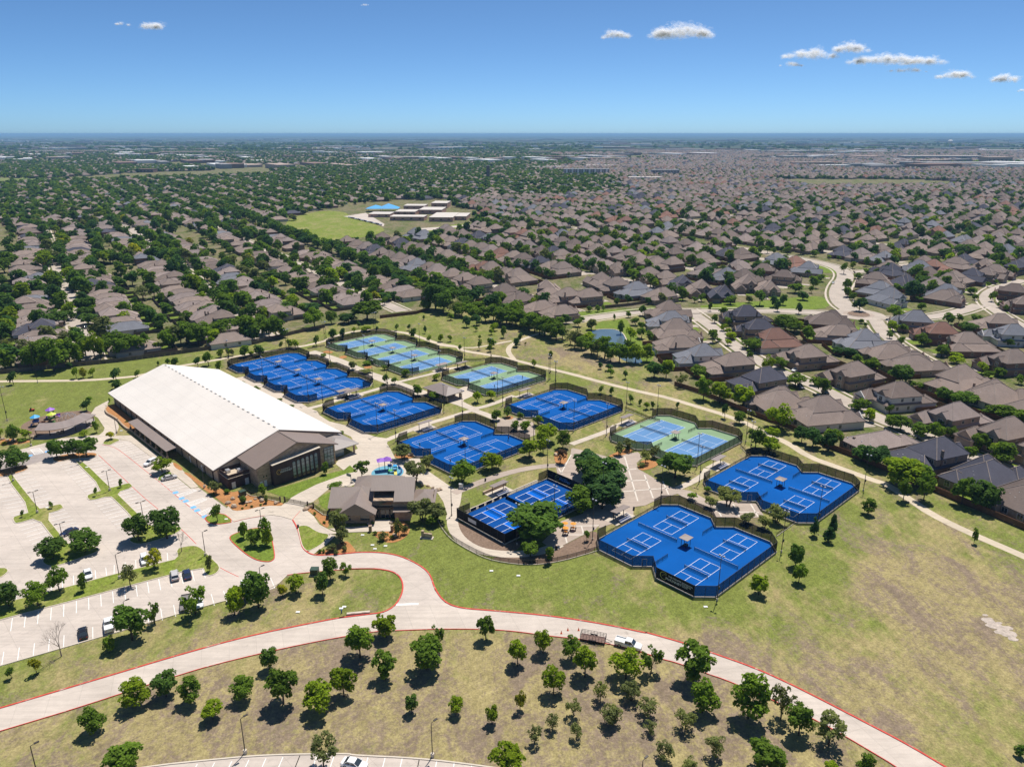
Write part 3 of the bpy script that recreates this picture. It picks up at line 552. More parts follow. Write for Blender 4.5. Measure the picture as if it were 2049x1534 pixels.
def tennis_lines(mb, cx, w=.09, z=.052):
    def H(x0, x1, y): rectline(mb, cx + x0, cx + x1, y - w / 2, y + w / 2, w, z)
    def V(x, y0, y1, dz=.0): rectline(mb, cx + x - w / 2, cx + x + w / 2, y0, y1, w, z + dz)
    for s in (-1, 1):
        H(-5.485, 5.485, s * 11.885); H(-4.06, 4.06, s * 6.4)
        V(s * 5.485, -11.83, 11.83); V(s * 4.115, -11.83, 11.83)
    V(0, -6.34, 6.34)
def pickle_lines(mb, cx, cy, w=.095, z=.056):
    for s in (-1, 1):
        rectline(mb, cx - 3.05, cx + 3.05, cy + s * 6.705 - w / 2, cy + s * 6.705 + w / 2, w, z)
        rectline(mb, cx - 2.99, cx + 2.99, cy + s * 2.13 - w / 2, cy + s * 2.13 + w / 2, w, z)
        for y0, y1 in ((-6.65, 6.65),): rectline(mb, cx + s * 3.05 - w / 2, cx + s * 3.05 + w / 2, cy + y0, cy + y1, w, z)
        a, b = sorted((s * 2.19, s * 6.65)); rectline(mb, cx - w / 2, cx + w / 2, cy + a, cy + b, w, z)
def make_net(name, w, h, label, cat, loc, group):
    r = E(name, loc, RZ, label=label, cat=cat, group=group)
    MB().box((0, 0, h / 2 + .03), (w, .015, h - .08)).obj('net', NETM, r)
    MB().box((0, 0, h), (w, .03, .05)).obj('net_tape', WHITE, r)
    for s in (-1, 1): MB().rod((s * w / 2, 0, 0), (s * w / 2, 0, h + .05), .05).obj('net_post', BLACKM, r)
    return r
def make_shelter(loc, label):
    r = E('shade_shelter', loc, RZ, label=label, cat='shelter', group='court shade shelters')
    MB().hip(-1.25, 1.25, -1.35, 1.35, 2.62, .28, .12, .1).obj('roof', SHADEROOF, r)
    for x in (-.95, .95):
        for y in (-.25, .25): MB().box((x * .9, y * 3.2, 1.3), (.11, .11, 2.56)).obj('post', POLEM, r)
    for s in (-1, 1): MB().box((s * .3, 0, .46), (.4, 1.5, .06)).box((s * .3, -.6, .22), (.3, .06, .44)).box((s * .3, .6, .22), (.3, .06, .44)).obj('bench', BLACKM, r)
    return r
def light_pole(loc, h, label, rz=RZ, heads=2, group='court light poles'):
    r = E('light_pole', loc, rz, label=label, cat='light pole', group=group)
    MB().rod((0, 0, .5), (0, 0, h), .11, .065, 8).obj('pole', POLEM, r)
    MB().rod((0, 0, 0), (0, 0, .62), .24, .24, 8).obj('base', KERB, r)
    MB().box((.2, 0, 3.6), (.3, .42, .7)).obj('control_box', BLACKM, r)
    MB().box((0, 0, h), (1.5 if heads > 1 else .7, .07, .07)).obj('crossarm', POLEM, r)
    for k in range(heads):
        x = (k - (heads - 1) / 2) * 1.1
        MB().ball((x, .18, h + .05), .30, 8, 5, 0, (1, 1, .75)).obj('lamp', LAMPM, r, True)
    return r
def bleacher(c, rz, label, alu=True):
    r = E('bleacher_canopy', c, rz, label='taupe canopy over the bleachers ' + label, cat='canopy', group='bleacher canopies')
    mb = MB(); mb.add([(-3.0, -1.1, 2.98), (3.0, -1.1, 2.98), (3.0, 1.3, 2.72), (-3.0, 1.3, 2.72), (-3.0, -1.1, 3.10), (3.0, -1.1, 3.10), (3.0, 1.3, 2.84), (-3.0, 1.3, 2.84)], [(3, 2, 1, 0), (4, 5, 6, 7), (0, 1, 5, 4), (1, 2, 6, 5), (2, 3, 7, 6), (3, 0, 4, 7)])
    mb.obj('roof', SHADEROOF, r)
    for x in (-2.3, 2.3): MB().box((x, .6, 1.4), (.16, .16, 2.8)).obj('post', POLEM, r)
    q = E('bleacher', c, rz, label='three-row metal bleacher ' + label, cat='bleacher', group='bleachers')
    for i in range(3):
        MB().box((0, -2.1 + i * .7, .42 + i * .30), (4.9, .36, .05)).obj('seat', ALU, q); MB().box((0, -2.1 + i * .7 - .35, .2 + i * .30), (4.9, .32, .04)).obj('footboard', BLUEBENCH, q)
    for x in (-2.1, 0, 2.1):
        f = MB(); [f.box((x, -2.1 + i * .7, .2 + i * .15), (.05, .05, .4 + i * .3)) for i in range(3)]; f.obj('frame', ALU, q)
    p = MB(); p.box((0, 0, .02), (8.4, 4.6, .09)); p.obj('bleacher_pad', WALK, kind='structure').matrix_world = Matrix.Translation(c) @ Matrix.Rotation(rz, 4, 'Z')
SD = {'A': 'far blue courts', 'B': 'far green courts', 'C': 'pavilion green courts', 'D': 'hall-side blue courts', 'E': 'clubhouse blue courts', 'F': 'trail-bend blue courts', 'G': 'plaza green courts', 'H': 'house-side pickleball courts', 'I': 'nearest pickleball courts'}
def court_block(key, center, n, style, low, desc, surf, pick=False, bl=True, lab=None):
    sd = SD[key]
    C = Vector((*center, 0)); A = n * 9.15; Bh = 18.3; c = 3.66
    def W2(a, b, z=0): return C + E1 * a + E2 * b + Vector((0, 0, z))
    nearE, farE = [], []
    for i in range(n):
        x0 = -A + i * 18.3; nearE += [(x0, -Bh + c), (x0 + c, -Bh), (x0 + 18.3 - c, -Bh)]; farE += [(x0, Bh - c), (x0 + c, Bh), (x0 + 18.3 - c, Bh)]
    nearE.append((A, -Bh + c)); farE.append((A, Bh - c))
    poly = nearE + farE[::-1]
    r = E('court', C, RZ, label=f'{surf} court surface of the {desc}', cat='court')
    sheet('surface', [Vector((x, y, 0)) for x, y in poly], .045, CGREEN if style == 'green' else CBLUE, parent=r)
    for i in range(n):
        cx = -A + 9.15 + i * 18.3
        if style == 'green':
            MB().quad((cx - 5.54, -11.94, .049), (cx + 5.54, -11.94, .049), (cx + 5.54, 11.94, .049), (cx - 5.54, 11.94, .049)).obj('playing_area', CSOFT, r)
        mb = MB()
        if pick: pickle_lines(mb, cx, 9.1); pickle_lines(mb, cx, -9.1)
        else: tennis_lines(mb, cx)
        mb.obj('court_lines', CLINE, r)
        nm = ['first', 'second', 'third', 'fourth'][i]
        make_net('tennis_net', 12.8, .92, f'long black tennis net, {nm} from the left of the {sd}', 'net', W2(cx, 0, .05), 'tennis nets')
        if pick:
            for s, w in ((1, 'far'), (-1, 'near')): make_net('pickleball_net', 6.7, .9, f'short pickleball net, {w} end, {nm} column from left, {sd}', 'net', W2(cx, 9.1 * s, .05), 'pickleball nets')
        if i < n - 1:
            xm = cx + 9.15; make_shelter(W2(xm, 0, .045), f'square shade shelter right of the {nm} court, {sd}')
            for s, w in ((1, 'far'), (-1, 'near')):
                d = E('divider_fence', W2(xm, s * 14.5, .05), PHI if s < 0 else PHI + math.pi, label=f'low black divider fence, {w} end, right of {nm} court, {sd}', cat='fence', group='court divider fences')
                for k in range(3): O('mesh_panel', LOWP, d, (k * 2.1, 0, 0), 0, (2.1, 1, 1)); O('post', LPOST, d, (k * 2.1 + 2.1, 0, 0))
                MB().box((3.15, 0, 1.08), (6.3, .05, .05)).obj('top_rail', BLACKM, d)
    f = E('court_fence', C, RZ, label=f'tall black windscreen fence around the {desc}', cat='fence', group='court fences')
    for e, sgn in ((nearE, -1), (farE, 1)):
        for i in range(len(e) - 1):
            fence_run(f, e[i], e[i + 1], solid=(lab and sgn < 0 and i == len(e) - 3))
    for s in (-1, 1):
        if low == s:
            fence_run(f, (s * A, -Bh + c), (s * A, -11)); fence_run(f, (s * A, -11), (s * A, 11), False); fence_run(f, (s * A, 11), (s * A, Bh - c))
        else: fence_run(f, (s * A, -Bh + c), (s * A, Bh - c))
    for gx in range(n - 1):
        xg = -A + 18.3 * (gx + 1) - 1.5; g_ = MB(); [g_.box(p_, d_) for p_, d_ in (((-.6, 0, 1.1), (.07, .08, 2.2)), ((.6, 0, 1.1), (.07, .08, 2.2)), ((0, 0, 2.2), (1.27, .08, .07)), ((0, 0, .12), (1.2, .08, .07)))]; O('gate_frame', g_.mesh('gate_frame', LAMPM), f, (xg, -Bh + c - 1.56, .1), R(45))
    cn = {(-1, -1): 'near left', (-1, 1): 'far left', (1, -1): 'near right', (1, 1): 'far right'}
    for (sa, sb), w in cn.items():
        light_pole(W2(sa * (A + .9), sb * (Bh - c + .9)), 12.0, f'tall twin-lamp light pole, {w} corner of the {sd}')
    if n == 4:
        for s, w in ((-1, 'near'), (1, 'far')): light_pole(W2(.3, s * (Bh - 1.6)), 12.0, f'tall twin-lamp light pole, middle of the {w} side, {sd}')
    if bl:
        s = low; bleacher(W2(s * (A + 3.4), -.5), PHI if s < 0 else PHI + math.pi, f'beside the {sd}')
    return f, W2
K5 = E2 * .5
BLOCKS = {}
for key, ctr, n, st, low, desc, surf, pk in (
        ('A', (-97.6, 325.0), 4, 'blue', 1, 'four blue tennis courts behind the white hall', 'bright blue', False),
        ('B', (-60.0, 362.0), 4, 'green', 1, 'four green tennis courts farthest back', 'green and slate blue', False),
        ('C', (-8.1, 320.3), 2, 'green', -1, 'two green tennis courts by the restroom pavilion', 'green and slate blue', False),
        ('D', (-51.3, 278.9), 2, 'blue', -1, 'two blue tennis courts beside the white hall', 'bright blue', False),
        ('E', (-17.0, 244.0), 2, 'blue', -1, 'two blue tennis courts behind the clubhouse', 'bright blue', False),
        ('F', (20.7, 281.3), 2, 'blue', -1, 'two blue tennis courts nearest the trail bend', 'bright blue', False),
        ('G', (58.9, 250.0), 2, 'green', -1, 'two green tennis courts beside the round plaza', 'green and slate blue', False),
        ('H', (83.7, 211.5), 2, 'blue', -1, 'four pickleball courts nearest the houses', 'bright blue', True),
        ('I', (46.3, 175.9), 2, 'blue', -1, 'four pickleball courts nearest the camera', 'bright blue', True)):
    BLOCKS[key] = court_block(key, ctr, n, st, low, desc, surf, pk, True, key == 'I')
def textmesh(name, body, size, mat, parent, M, align='LEFT'):
    cu = bpy.data.curves.new(name, 'FONT'); cu.body = body; cu.size = size; cu.extrude = .012; cu.align_x = align; cu.space_line = .9
    o = bpy.data.objects.new(name, cu); COL.objects.link(o); dg = bpy.context.evaluated_depsgraph_get(); me = bpy.data.meshes.new_from_object(o.evaluated_get(dg))
    bpy.data.objects.remove(o); me.materials.clear(); me.materials.append(mat); q = O(name, me, parent); q.matrix_local = M; return q
def ring(name, r, mat, parent, M, a0=.6, a1=5.9, w=.16):
    mb = MB(); n = 28; vs = []
    for i in range(n + 1):
        t = a0 + (a1 - a0) * i / n; ww = w * (.35 + .65 * math.sin(math.pi * i / n))
        vs += [(math.cos(t) * r, math.sin(t) * r, .01), (math.cos(t) * (r - ww), math.sin(t) * (r - ww), .01)]
    mb.add(vs, [(2 * i, 2 * i + 1, 2 * i + 3, 2 * i + 2) for i in range(n)])
    vs = []
    for i in range(11):
        t = i / 10; x = -r * .45 + t * r * 1.25; y = -r * .25 + r * .5 * math.sin(t * 2.6) + t * r * .35; ww = w * .5
        vs += [(x, y + ww / 2, .012), (x, y - ww / 2, .012)]
    mb.add(vs, [(2 * i, 2 * i + 1, 2 * i + 3, 2 * i + 2) for i in range(10)])
    q = mb.obj(name, mat, parent); q.matrix_local = M; return q
GOLD = plain('olive_logo_print', (.42, .44, .12), .05, 2, .7, .2); SIGNW = plain('white_print', (.72, .74, .76), .03, 2, .6, .2)
# printed banner on the near right windscreen of block I (local frame of the fence: x along E1, y along E2)
fI = BLOCKS['I'][0]; Mv = lambda x, z, y=-18.36: Matrix.Translation((x, y, z)) @ Matrix.Rotation(R(90), 4, 'X')
ring('logo', 1.05, GOLD, fI, Mv(5.9, 1.9)); textmesh('lettering', 'THE COURTS', .62, SIGNW, fI, Mv(7.2, 2.15)); textmesh('lettering', 'McKINNEY', .95, SIGNW, fI, Mv(6.5, 1.2))
textmesh('lettering', 'RECREATION\nPICKLEBALL\nTENNIS', .5, SIGNW, fI, Mv(11.1, 2.15))
# sunken show courts by the clubhouse (block J)
CJ = Vector((11.07, 201.22, 0)); dj = 'four show pickleball courts under the big trees'
def WJ(a, b, z=0): return CJ + E1 * a + E2 * b + Vector((0, 0, z))
r = E('court', CJ, RZ, label='dark blue court surface of the ' + dj, cat='court')
MB().quad((-11.2, -26.2, .078), (8.6, -26.2, .078), (8.6, 11.2, .078), (-11.2, 11.2, .078)).obj('surface', plain('mid_blue_court_paint', (.003, .066, .27), .05, .25, .8, .06, world=True, big=.06), r)
for i, (cx, w) in enumerate(((-5.8, 'left'), (3.3, 'right'))):
    for cy, v in ((1.2, 'far'), (-16.9, 'near')):
        MB().quad((cx - 3.05, cy - 6.7, .082), (cx + 3.05, cy - 6.7, .082), (cx + 3.05, cy + 6.7, .082), (cx - 3.05, cy + 6.7, .082)).obj('playing_area', CDBLUE, r)
        MB().quad((cx - 3.05, cy - 2.1, .085), (cx + 3.05, cy - 2.1, .085), (cx + 3.05, cy + 2.1, .085), (cx - 3.05, cy + 2.1, .085)).obj('kitchen_area', CBLUE2, r)
        mb = MB(); pickle_lines(mb, cx, cy, .12, .089); mb.obj('court_lines', CLINE, r)
        make_net('pickleball_net', 6.7, .9, f'short pickleball net, {v} {w} of the shaded show courts', 'net', WJ(cx, cy, .08), 'pickleball nets')
f = E('court_fence', CJ, RZ, label='dark windscreen fence around the ' + dj, cat='fence', group='court fences')
fence_run(f, (-11.3, -26.3), (8.7, -26.3), solid=True); fence_run(f, (8.7, -26.3), (8.7, -8), solid=True); fence_run(f, (8.7, -8), (8.7, 11.3)); fence_run(f, (8.7, 11.3), (-11.3, 11.3), solid=True)
fence_run(f, (-11.3, 11.3), (-11.3, 7)); fence_run(f, (-11.3, -21.5), (-11.3, -26.3)); fence_run(f, (-11.3, 7), (-11.3, -21.5), False)
mv2 = Matrix.Translation((-6.2, 11.22, 1.3)) @ Matrix.Rotation(R(90), 4, 'X')
SIGNB = plain('blue_print', (.12, .36, .62), .03, 2, .6, .2)
textmesh('lettering', 'THE COURTS', .5, SIGNB, f, Matrix.Translation((-5.9, 11.22, 2.1)) @ Matrix.Rotation(R(90), 4, 'X')); textmesh('lettering', 'McKINNEY', .95, SIGNB, f, mv2); ring('logo', .95, GOLD, f, Matrix.Translation((-7.1, 11.2, 1.8)) @ Matrix.Rotation(R(90), 4, 'X'))
MB().box((-4.6, -26.36, 1.75), (3.4, .03, 1.1)).obj('sponsor_sign', WHITE, f)
for i in range(5): MB().box((-11.36, -20 + i * 3.1, .62), (.03, 2.2, .8)).obj('blue_sign_panel', plain('navy_sign', (.03, .07, .2), .05, 1, .5, .3), f)
MB().box((-12.3, -7, .06), (1.5, 30, .12)).obj('ledge', KERB, f)
d = E('divider_fence', WJ(-5.9, -7.9, .08), RZ, label='low black divider fence across the show pickleball courts', cat='fence', group='court divider fences')
for k in range(4): MB().box((-4.6 + k * 2.9 + 1.4, 0, .5), (2.8, .04, 1.0)).obj('screen_panel', SCREENSOLID, d); O('post', LPOST, d, (-4.6 + k * 2.9, 0, 0))
bleacher(WJ(-14.9, -6.5), PHI, 'beside the show pickleball courts')
mb = MB(); mb.box((0, 0, .45), (9.6, .5, .9)); w = mb.obj('stone_wall', STONE, loc=WJ(-17.3, -6.2), rz=PHI, label='low stone wall behind the show court bleachers', cat='wall')
for (a, b), t in {(-13.5, -26.5): 'near left', (-13.2, 13): 'far left', (10.5, -9): 'middle right', (10.2, 12.6): 'far right', (11, -24): 'near right'}.items(): light_pole(WJ(a, b), 12, f'tall twin-lamp light pole, {t} of the show pickleball courts')
# extra bleacher shelters between the courts
for (z, x, y), t in {('z1', 1090, 625): 'second from the four blue courts', ('z1', 1990, 395): 'right of the four green courts'}.items(): bleacher(Q(z, x, y), PHI, t)
# ---- perimeter low fences
def lowfence(P, label, name='boundary_fence', step=2.4, h=1.0, sm=1, group='low black boundary fences', mat=None):
    P = chaikin(P, sm, False) if sm else P; r = E(name, P[0], 0, label=label, cat='fence', group=group); o = P[0]
    for i in range(len(P) - 1):
        a, b = P[i] - o, P[i + 1] - o; L = (b - a).length; n = max(1, round(L / step)); rz = math.atan2((b - a).y, (b - a).x)
        for k in range(n): O('mesh_panel', LOWP, r, a.lerp(b, k / n), rz, (L / n, 1, h)); O('post', LPOST, r, a.lerp(b, k / n), scl=(1, 1, h))
        c = (a + b) / 2; MB().box((c.x, c.y, 1.07 * h), (L, .05, .05), rz).obj('top_rail', BLACKM, r); MB().box((c.x, c.y, .04), (L + .05, .16, .10), rz).obj('mow_strip', KERB, r)
    return r
lowfence(QS('z6', (-150, 600), (-90, 720), (0, 830), (100, 900), (260, 990), (430, 1070), (620, 1110), (840, 1135), (1050, 1130), (1280, 1090), (1500, 1030), (1695, 970)), 'low curved black fence sweeping round the bark bed below the show courts', h=1.25)
lowfence(QS('e', (455, 290), (600, 375), (690, 390), (900, 440), (1020, 465)), 'low black fence along the mulch bed by the hall service doors', h=1.2, sm=0)
lowfence(QS('e', (1110, 475), (1230, 495), (1330, 515), (1425, 540), (1510, 545), (1600, 610), (1660, 655), (1745, 660)), 'low black gate fence across the walk left of the clubhouse', h=1.3, sm=0)
lowfence(QS('R', (1375, 1100), (1500, 1010)), 'short black fence linking the two nearest pickleball blocks', sm=0)
lowfence(QS('M', (1905, 640), (2049, 700), (2110, 715)), 'black fence linking the trail courts and the plaza courts', sm=0, h=1.2)
lowfence(QS('R', (1130, 490), (1180, 545)), 'short black fence beside the plaza green courts', sm=0)
lowfence(QS('z1', (720, 245), (860, 215)), 'short black fence linking the two four-court blocks', sm=0)
lowfence(QS('z8', (500, 190), (700, 195), (860, 175)), 'black fence behind the restroom pavilion courts', sm=0, h=1.2)
for x, y in ((1030, 470), (1095, 465), (1430, 540), (1515, 560)): MB().box((0, 0, .9), (.35, .35, 1.8)).obj('gate_post', POLEM, loc=Q('e', x, y), label={1030: 'left dark gate post by the mulch bed', 1095: 'second dark gate post by the mulch bed', 1430: 'third dark gate post on the walk', 1515: 'dark gate post nearest the clubhouse'}[x], cat='gate post', group='gate posts')
# ------------------------------------------------------------------ indoor tennis hall
HO = Vector((-93.06, 213.64, 0)); HB = E('sports_hall', HO, RZ, label='long white-roofed indoor tennis hall with stone walls and brown lobby', cat='sports hall')
ROOFW = base('white_membrane_roof', .55, .35)[0]; t = ROOFW.node_tree; p = t.nodes['Principled BSDF']; co = coord(t, False)
br = _n(t, 'ShaderNodeTexBrick'); t.links.new(co, br.inputs['Vector']); br.offset = 0; br.inputs['Scale'].default_value = 1; br.inputs['Brick Width'].default_value = 7.6; br.inputs['Row Height'].default_value = 3.7; br.inputs['Mortar Size'].default_value = .05
br.inputs['Color1'].default_value = (.74, .68, .61, 1); br.inputs['Color2'].default_value = (.725, .665, .595, 1); br.inputs['Mortar'].default_value = (.63, .575, .515, 1)
t.links.new(mix(t, 1, br.outputs[0], ramp(t, noise(t, co, .12, 5), [(.3, .94), (.7, 1.03)]), 'MULTIPLY'), p.inputs['Base Color'])
b = MB(); n0, n1, wB = -101.5, .6, 44.6
# outer shell walls: long sides and gable ends
b.box((-50.2, 1.0, 2.35), (100.4, .5, 4.7)); b.box((-50.2, 43.6, 2.35), (100.4, .5, 4.7))
b.obj('wall', TANWALL, HB)
g = MB()
for x in (0.0, -100.4): g.add([(x - .25, 1.25, 0), (x - .25, 43.35, 0), (x - .25, 43.35, 4.7), (x - .25, 22.3, 11.6), (x - .25, 1.25, 4.7), (x + .25, 1.25, 0), (x + .25, 43.35, 0), (x + .25, 43.35, 4.7), (x + .25, 22.3, 11.6), (x + .25, 1.25, 4.7)], [(0, 1, 2, 3, 4)[::-1], (5, 6, 7, 8, 9), (0, 5, 9, 4), (1, 2, 7, 6), (4, 9, 8, 3), (3, 8, 7, 2)])
g.obj('gable_wall', TANWALL, HB)
for y0, y1, nm in ((-.7, 22.3, 0), (22.3, 45.3, 1)):
    e, rz_ = 4.62, 11.95
    za, zb = (e, rz_) if nm == 0 else (rz_, e)
    MB().add([(n0, y0, za), (n1, y0, za), (n1, y1, zb), (n0, y1, zb), (n0, y0, za + .28), (n1, y0, za + .28), (n1, y1, zb + .28), (n0, y1, zb + .28)], [(3, 2, 1, 0), (4, 5, 6, 7), (0, 1, 5, 4), (1, 2, 6, 5), (2, 3, 7, 6), (3, 0, 4, 7)]).obj('roof_slope', ROOFW, HB)
TRIM = plain('taupe_trim', (.20, .155, .13), .1, 1, .6, .3); VENT = plain('ridge_vent_grey', (.30, .29, .28), .1, 1, .6, .3)
for i in range(26): MB().box((-99 + i * 3.85, 22.3, 12.27), (1.3, .5, .14)).obj('ridge_vent', VENT, HB)
MB().box((-50.4, -.72, 4.72), (102.2, .12, .34)).obj('eave_trim', TRIM, HB)
sl = math.atan2(7.33, 23)
for y, s in ((10.8, 1), (33.8, -1)):
    q = MB().box((0, 0, 0), (.14, 24.2, .4)).obj('gable_trim', TRIM, HB); q.location = (.72, y, 8.25); q.rotation_euler = (s * sl, 0, 0)
for i in range(16): # stone panels and steel columns along the car park side
    x = -98 + i * 6.3
    if i < 15: MB().box((x + 3.15, .68, 1.9), (5.6, .2, 3.8)).obj('stone_panel', STONE, HB)
    MB().box((x, .6, 2.3), (.32, .34, 4.6)).obj('column', POLEM, HB)
for i in range(16): MB().box((-98 + i * 6.3 + 3.15, 43.95, 1.2), (5.6, .2, 2.4)).obj('stone_panel', STONE, HB)
for x in (-12, -22): MB().box((x, .52, 1.1), (1.1, .1, 2.2)).obj('door', WHITE, HB)
# lobby
b = MB(); b.box((6.5, 21.7, 3.5), (12.2, 27.2, 7.0)); b.add([(12.6, 8.1, 7.0), (12.6, 35.3, 7.0), (12.6, 21.7, 11.55), (0.4, 8.1, 7.0), (0.4, 35.3, 7.0), (0.4, 21.7, 11.55)], [(0, 1, 2), (5, 4, 3), (0, 2, 5, 3), (1, 4, 5, 2), (0, 3, 4, 1)]); b.obj('lobby_wall', STONE, HB)
LR = ribbed('brown_lobby_roof', (.225, .17, .14), .6, 0, .55)
for y0, y1, za, zb in ((7.2, 21.7, 6.72, 11.6), (21.7, 36.2, 11.6, 6.72)):
    MB().add([(.3, y0, za), (13.6, y0, za), (13.6, y1, zb), (.3, y1, zb), (.3, y0, za + .3), (13.6, y0, za + .3), (13.6, y1, zb + .3), (.3, y1, zb + .3)], [(3, 2, 1, 0), (4, 5, 6, 7), (0, 1, 5, 4), (1, 2, 6, 5), (2, 3, 7, 6), (3, 0, 4, 7)]).obj('lobby_roof', LR, HB)
MB().box((7.0, 21.7, 11.93), (13.3, .35, .16)).obj('ridge_cap', TRIM, HB)
pw = MB().add([(12.7, 12.3, 0), (14.6, 12.3, 0), (14.6, 28.8, 0), (12.7, 28.8, 0), (12.7, 12.3, 7.0), (14.6, 12.3, 7.0), (14.6, 28.8, 8.2), (12.7, 28.8, 8.2)], [(3, 2, 1, 0), (4, 5, 6, 7), (0, 1, 5, 4), (1, 2, 6, 5), (2, 3, 7, 6), (3, 0, 4, 7)]).obj('plum_brick_wall', PURPLE, HB)
MB().add([(12.65, 12.1, 7.02), (14.8, 12.1, 7.02), (14.8, 29.0, 8.24), (12.65, 29.0, 8.24), (12.65, 12.1, 7.16), (14.8, 12.1, 7.16), (14.8, 29.0, 8.38), (12.65, 29.0, 8.38)], [(3, 2, 1, 0), (4, 5, 6, 7), (0, 1, 5, 4), (1, 2, 6, 5), (2, 3, 7, 6), (3, 0, 4, 7)]).obj('coping', KERB, pw)
for i in range(6):
    y = 19.4 + i * 1.55; h = 4.6 + i * .12
    q = MB().box((14.64, y, 1.2 + h / 2), (.10, .95, h)).obj('window', GLASSB, pw); MB().rod((14.60, y, 1.2 + h), (14.70, y, 1.2 + h), .475, n=14).obj('arch_head', GLASSB, q)
    MB().box((14.67, y, 1.0), (.12, .95, 1.4)).obj('lower_pane', GLASS, q)
    for k in range(1, 4): MB().box((14.68, y, 1.6 + k * h / 4), (.12, .95, .08)).obj('glazing_bar', BLACKM, q)
Ms = Matrix(((0, 0, 1, 14.66), (1, 0, 0, 0), (0, 1, 0, 0), (0, 0, 0, 1)))
def Mw(y, z): m = Ms.copy(); m[1][3] = y; m[2][3] = z; return m
AMBER = plain('amber_logo', (.70, .42, .10), .05, 2, .6, .3)
ring('logo', .85, AMBER, pw, Mw(14.2, 4.3)); textmesh('lettering', 'THE COURTS', .5, SIGNW, pw, Mw(14.9, 4.65)); textmesh('lettering', 'McKINNEY', .85, SIGNW, pw, Mw(14.6, 3.85))
MB().box((12.65, 32.9, 3.5), (.3, 3.6, 6.2)).obj('corner_window', GLASSB, HB)
for k in range(5): MB().box((12.82, 32.9, .9 + k * 1.25), (.08, 3.6, .1)).obj('glazing_bar', POLEM, HB)
for k in range(4): MB().box((12.82, 31.2 + k * 1.15, 3.5), (.08, .1, 6.2)).obj('glazing_bar', POLEM, HB)
MB().hip(-2, 9.6, 35.6, 45.0, 3.5, .30, .9).obj('porch_roof', ribbed('grey_porch_roof', (.30, .26, .235), .45, 0, .5), HB); MB().box((4.0, 38.2, 1.6), (9.0, 5.6, 3.2)).obj('porch_wall', GLASSB, HB)
for x in (-1.2, 9.2): MB().box((x, 44.6, 1.7), (.5, .5, 3.4)).obj('porch_column', STONE, HB)
# plum service block with rooftop screen
b = MB(); b.box((3.6, 4.8, 1.75), (7.0, 7.4, 3.5)); sv = b.obj('service_block', PURPLE, HB); MB().box((3.6, 4.8, 3.56), (7.2, 7.6, .14)).obj('coping', TANWALL, sv)
for c, d in (((3.6, 1.4, 4.1), (6.6, .15, 1.1)), ((3.6, 8.2, 4.1), (6.6, .15, 1.1)), ((.4, 4.8, 4.1), (.15, 6.6, 1.1)), ((6.8, 4.8, 4.1), (.15, 6.6, 1.1))): MB().box(c, d).obj('roof_screen', PURPLE, sv)
for x, y in ((2.2, 3.2), (4.2, 6.2)): MB().box((x, y, 4.1), (1.5, 1.2, .9)).rod((x, y, 4.55), (x, y, 4.7), .4, n=10).obj('air_conditioner', ALU, sv)
for x, y, w in ((7.14, 2.6, 'x'), (7.14, 6.9, 'x')): MB().box((x, y, 1.08), (.08, 1.2, 2.15)).obj('door', WHITE, sv)
for y in (9.0, 10.4): MB().box((12.64, y, 1.05), (.1, .9, 2.1)).obj('door', WHITE, HB)
for y in (10.0, 10.9): MB().box((12.63, y, 3.4), (.08, .45, .5)).obj('window', GLASS, HB)
# arcade canopy along the car park
AR = E('arcade', HO, RZ, label='long taupe metal walkway canopy on stone piers along the white hall', cat='canopy')
MB().add([(-66, -4.6, 3.2), (-28.4, -4.6, 3.2), (-28.4, -.9, 3.7), (-66, -.9, 3.7), (-66, -4.6, 3.36), (-28.4, -4.6, 3.36), (-28.4, -.9, 3.86), (-66, -.9, 3.86)], [(3, 2, 1, 0), (4, 5, 6, 7), (0, 1, 5, 4), (1, 2, 6, 5), (2, 3, 7, 6), (3, 0, 4, 7)]).obj('roof', TANROOF, AR)
for i in range(8): MB().box((-65.5 + i * 5.2, -4.2, .75), (.55, .55, 1.5)).box((-65.5 + i * 5.2, -4.2, 2.35), (.18, .18, 1.7)).obj('pier', STONE, AR)
MB().box((-47, -4.5, .35), (38, .35, .7)).obj('low_wall', STONE, AR)
P = chaikin(QS('f', (1585, 540), (1540, 590), (1560, 650), (1640, 690), (1720, 740), (1790, 820), (1860, 880), (1940, 900)) , 2, False)
wl = strip('retaining_wall', P, .5, 0, STONE, 0, None, h=.9); tag(wl, 'low curving buff stone retaining wall by the hall corner', 'wall')
sheet('planting_bed', list(P) + [HO + E1 * -64 + E2 * -1, HO + E1 * -99 + E2 * .3], .55, MULCH)
# ------------------------------------------------------------------ clubhouse (local x right, y away)
CH = E('clubhouse', (-40, 193, 0), R(1.5), label='stone clubhouse with taupe standing-seam metal roofs and gabled front', cat='clubhouse')
def roofxy(name, x0, x1, y0, y1, z, pitch, gable, mat, o=.6): return MB().hip(x0, x1, y0, y1, z, pitch, o, .2, 0, gable).obj(name, mat, CH)
def wallg(name, x0, x1, y0, y1, z, pitch, gable, mat=DSTONE):
    mb = MB(); mb.box(((x0 + x1) / 2, (y0 + y1) / 2, z / 2), (x1 - x0, y1 - y0, z))
    if gable == 'y':
        h = (x1 - x0) / 2 * pitch; xm = (x0 + x1) / 2; mb.add([(x0, y0, z), (x1, y0, z), (xm, y0, z + h), (x0, y1, z), (x1, y1, z), (xm, y1, z + h)], [(0, 1, 2), (5, 4, 3)])
    else:
        h = (y1 - y0) / 2 * pitch; ym = (y0 + y1) / 2; mb.add([(x0, y0, z), (x0, y1, z), (x0, ym, z + h), (x1, y0, z), (x1, y1, z), (x1, ym, z + h)], [(0, 2, 1), (3, 4, 5)])
    return mb.obj(name, mat, CH)
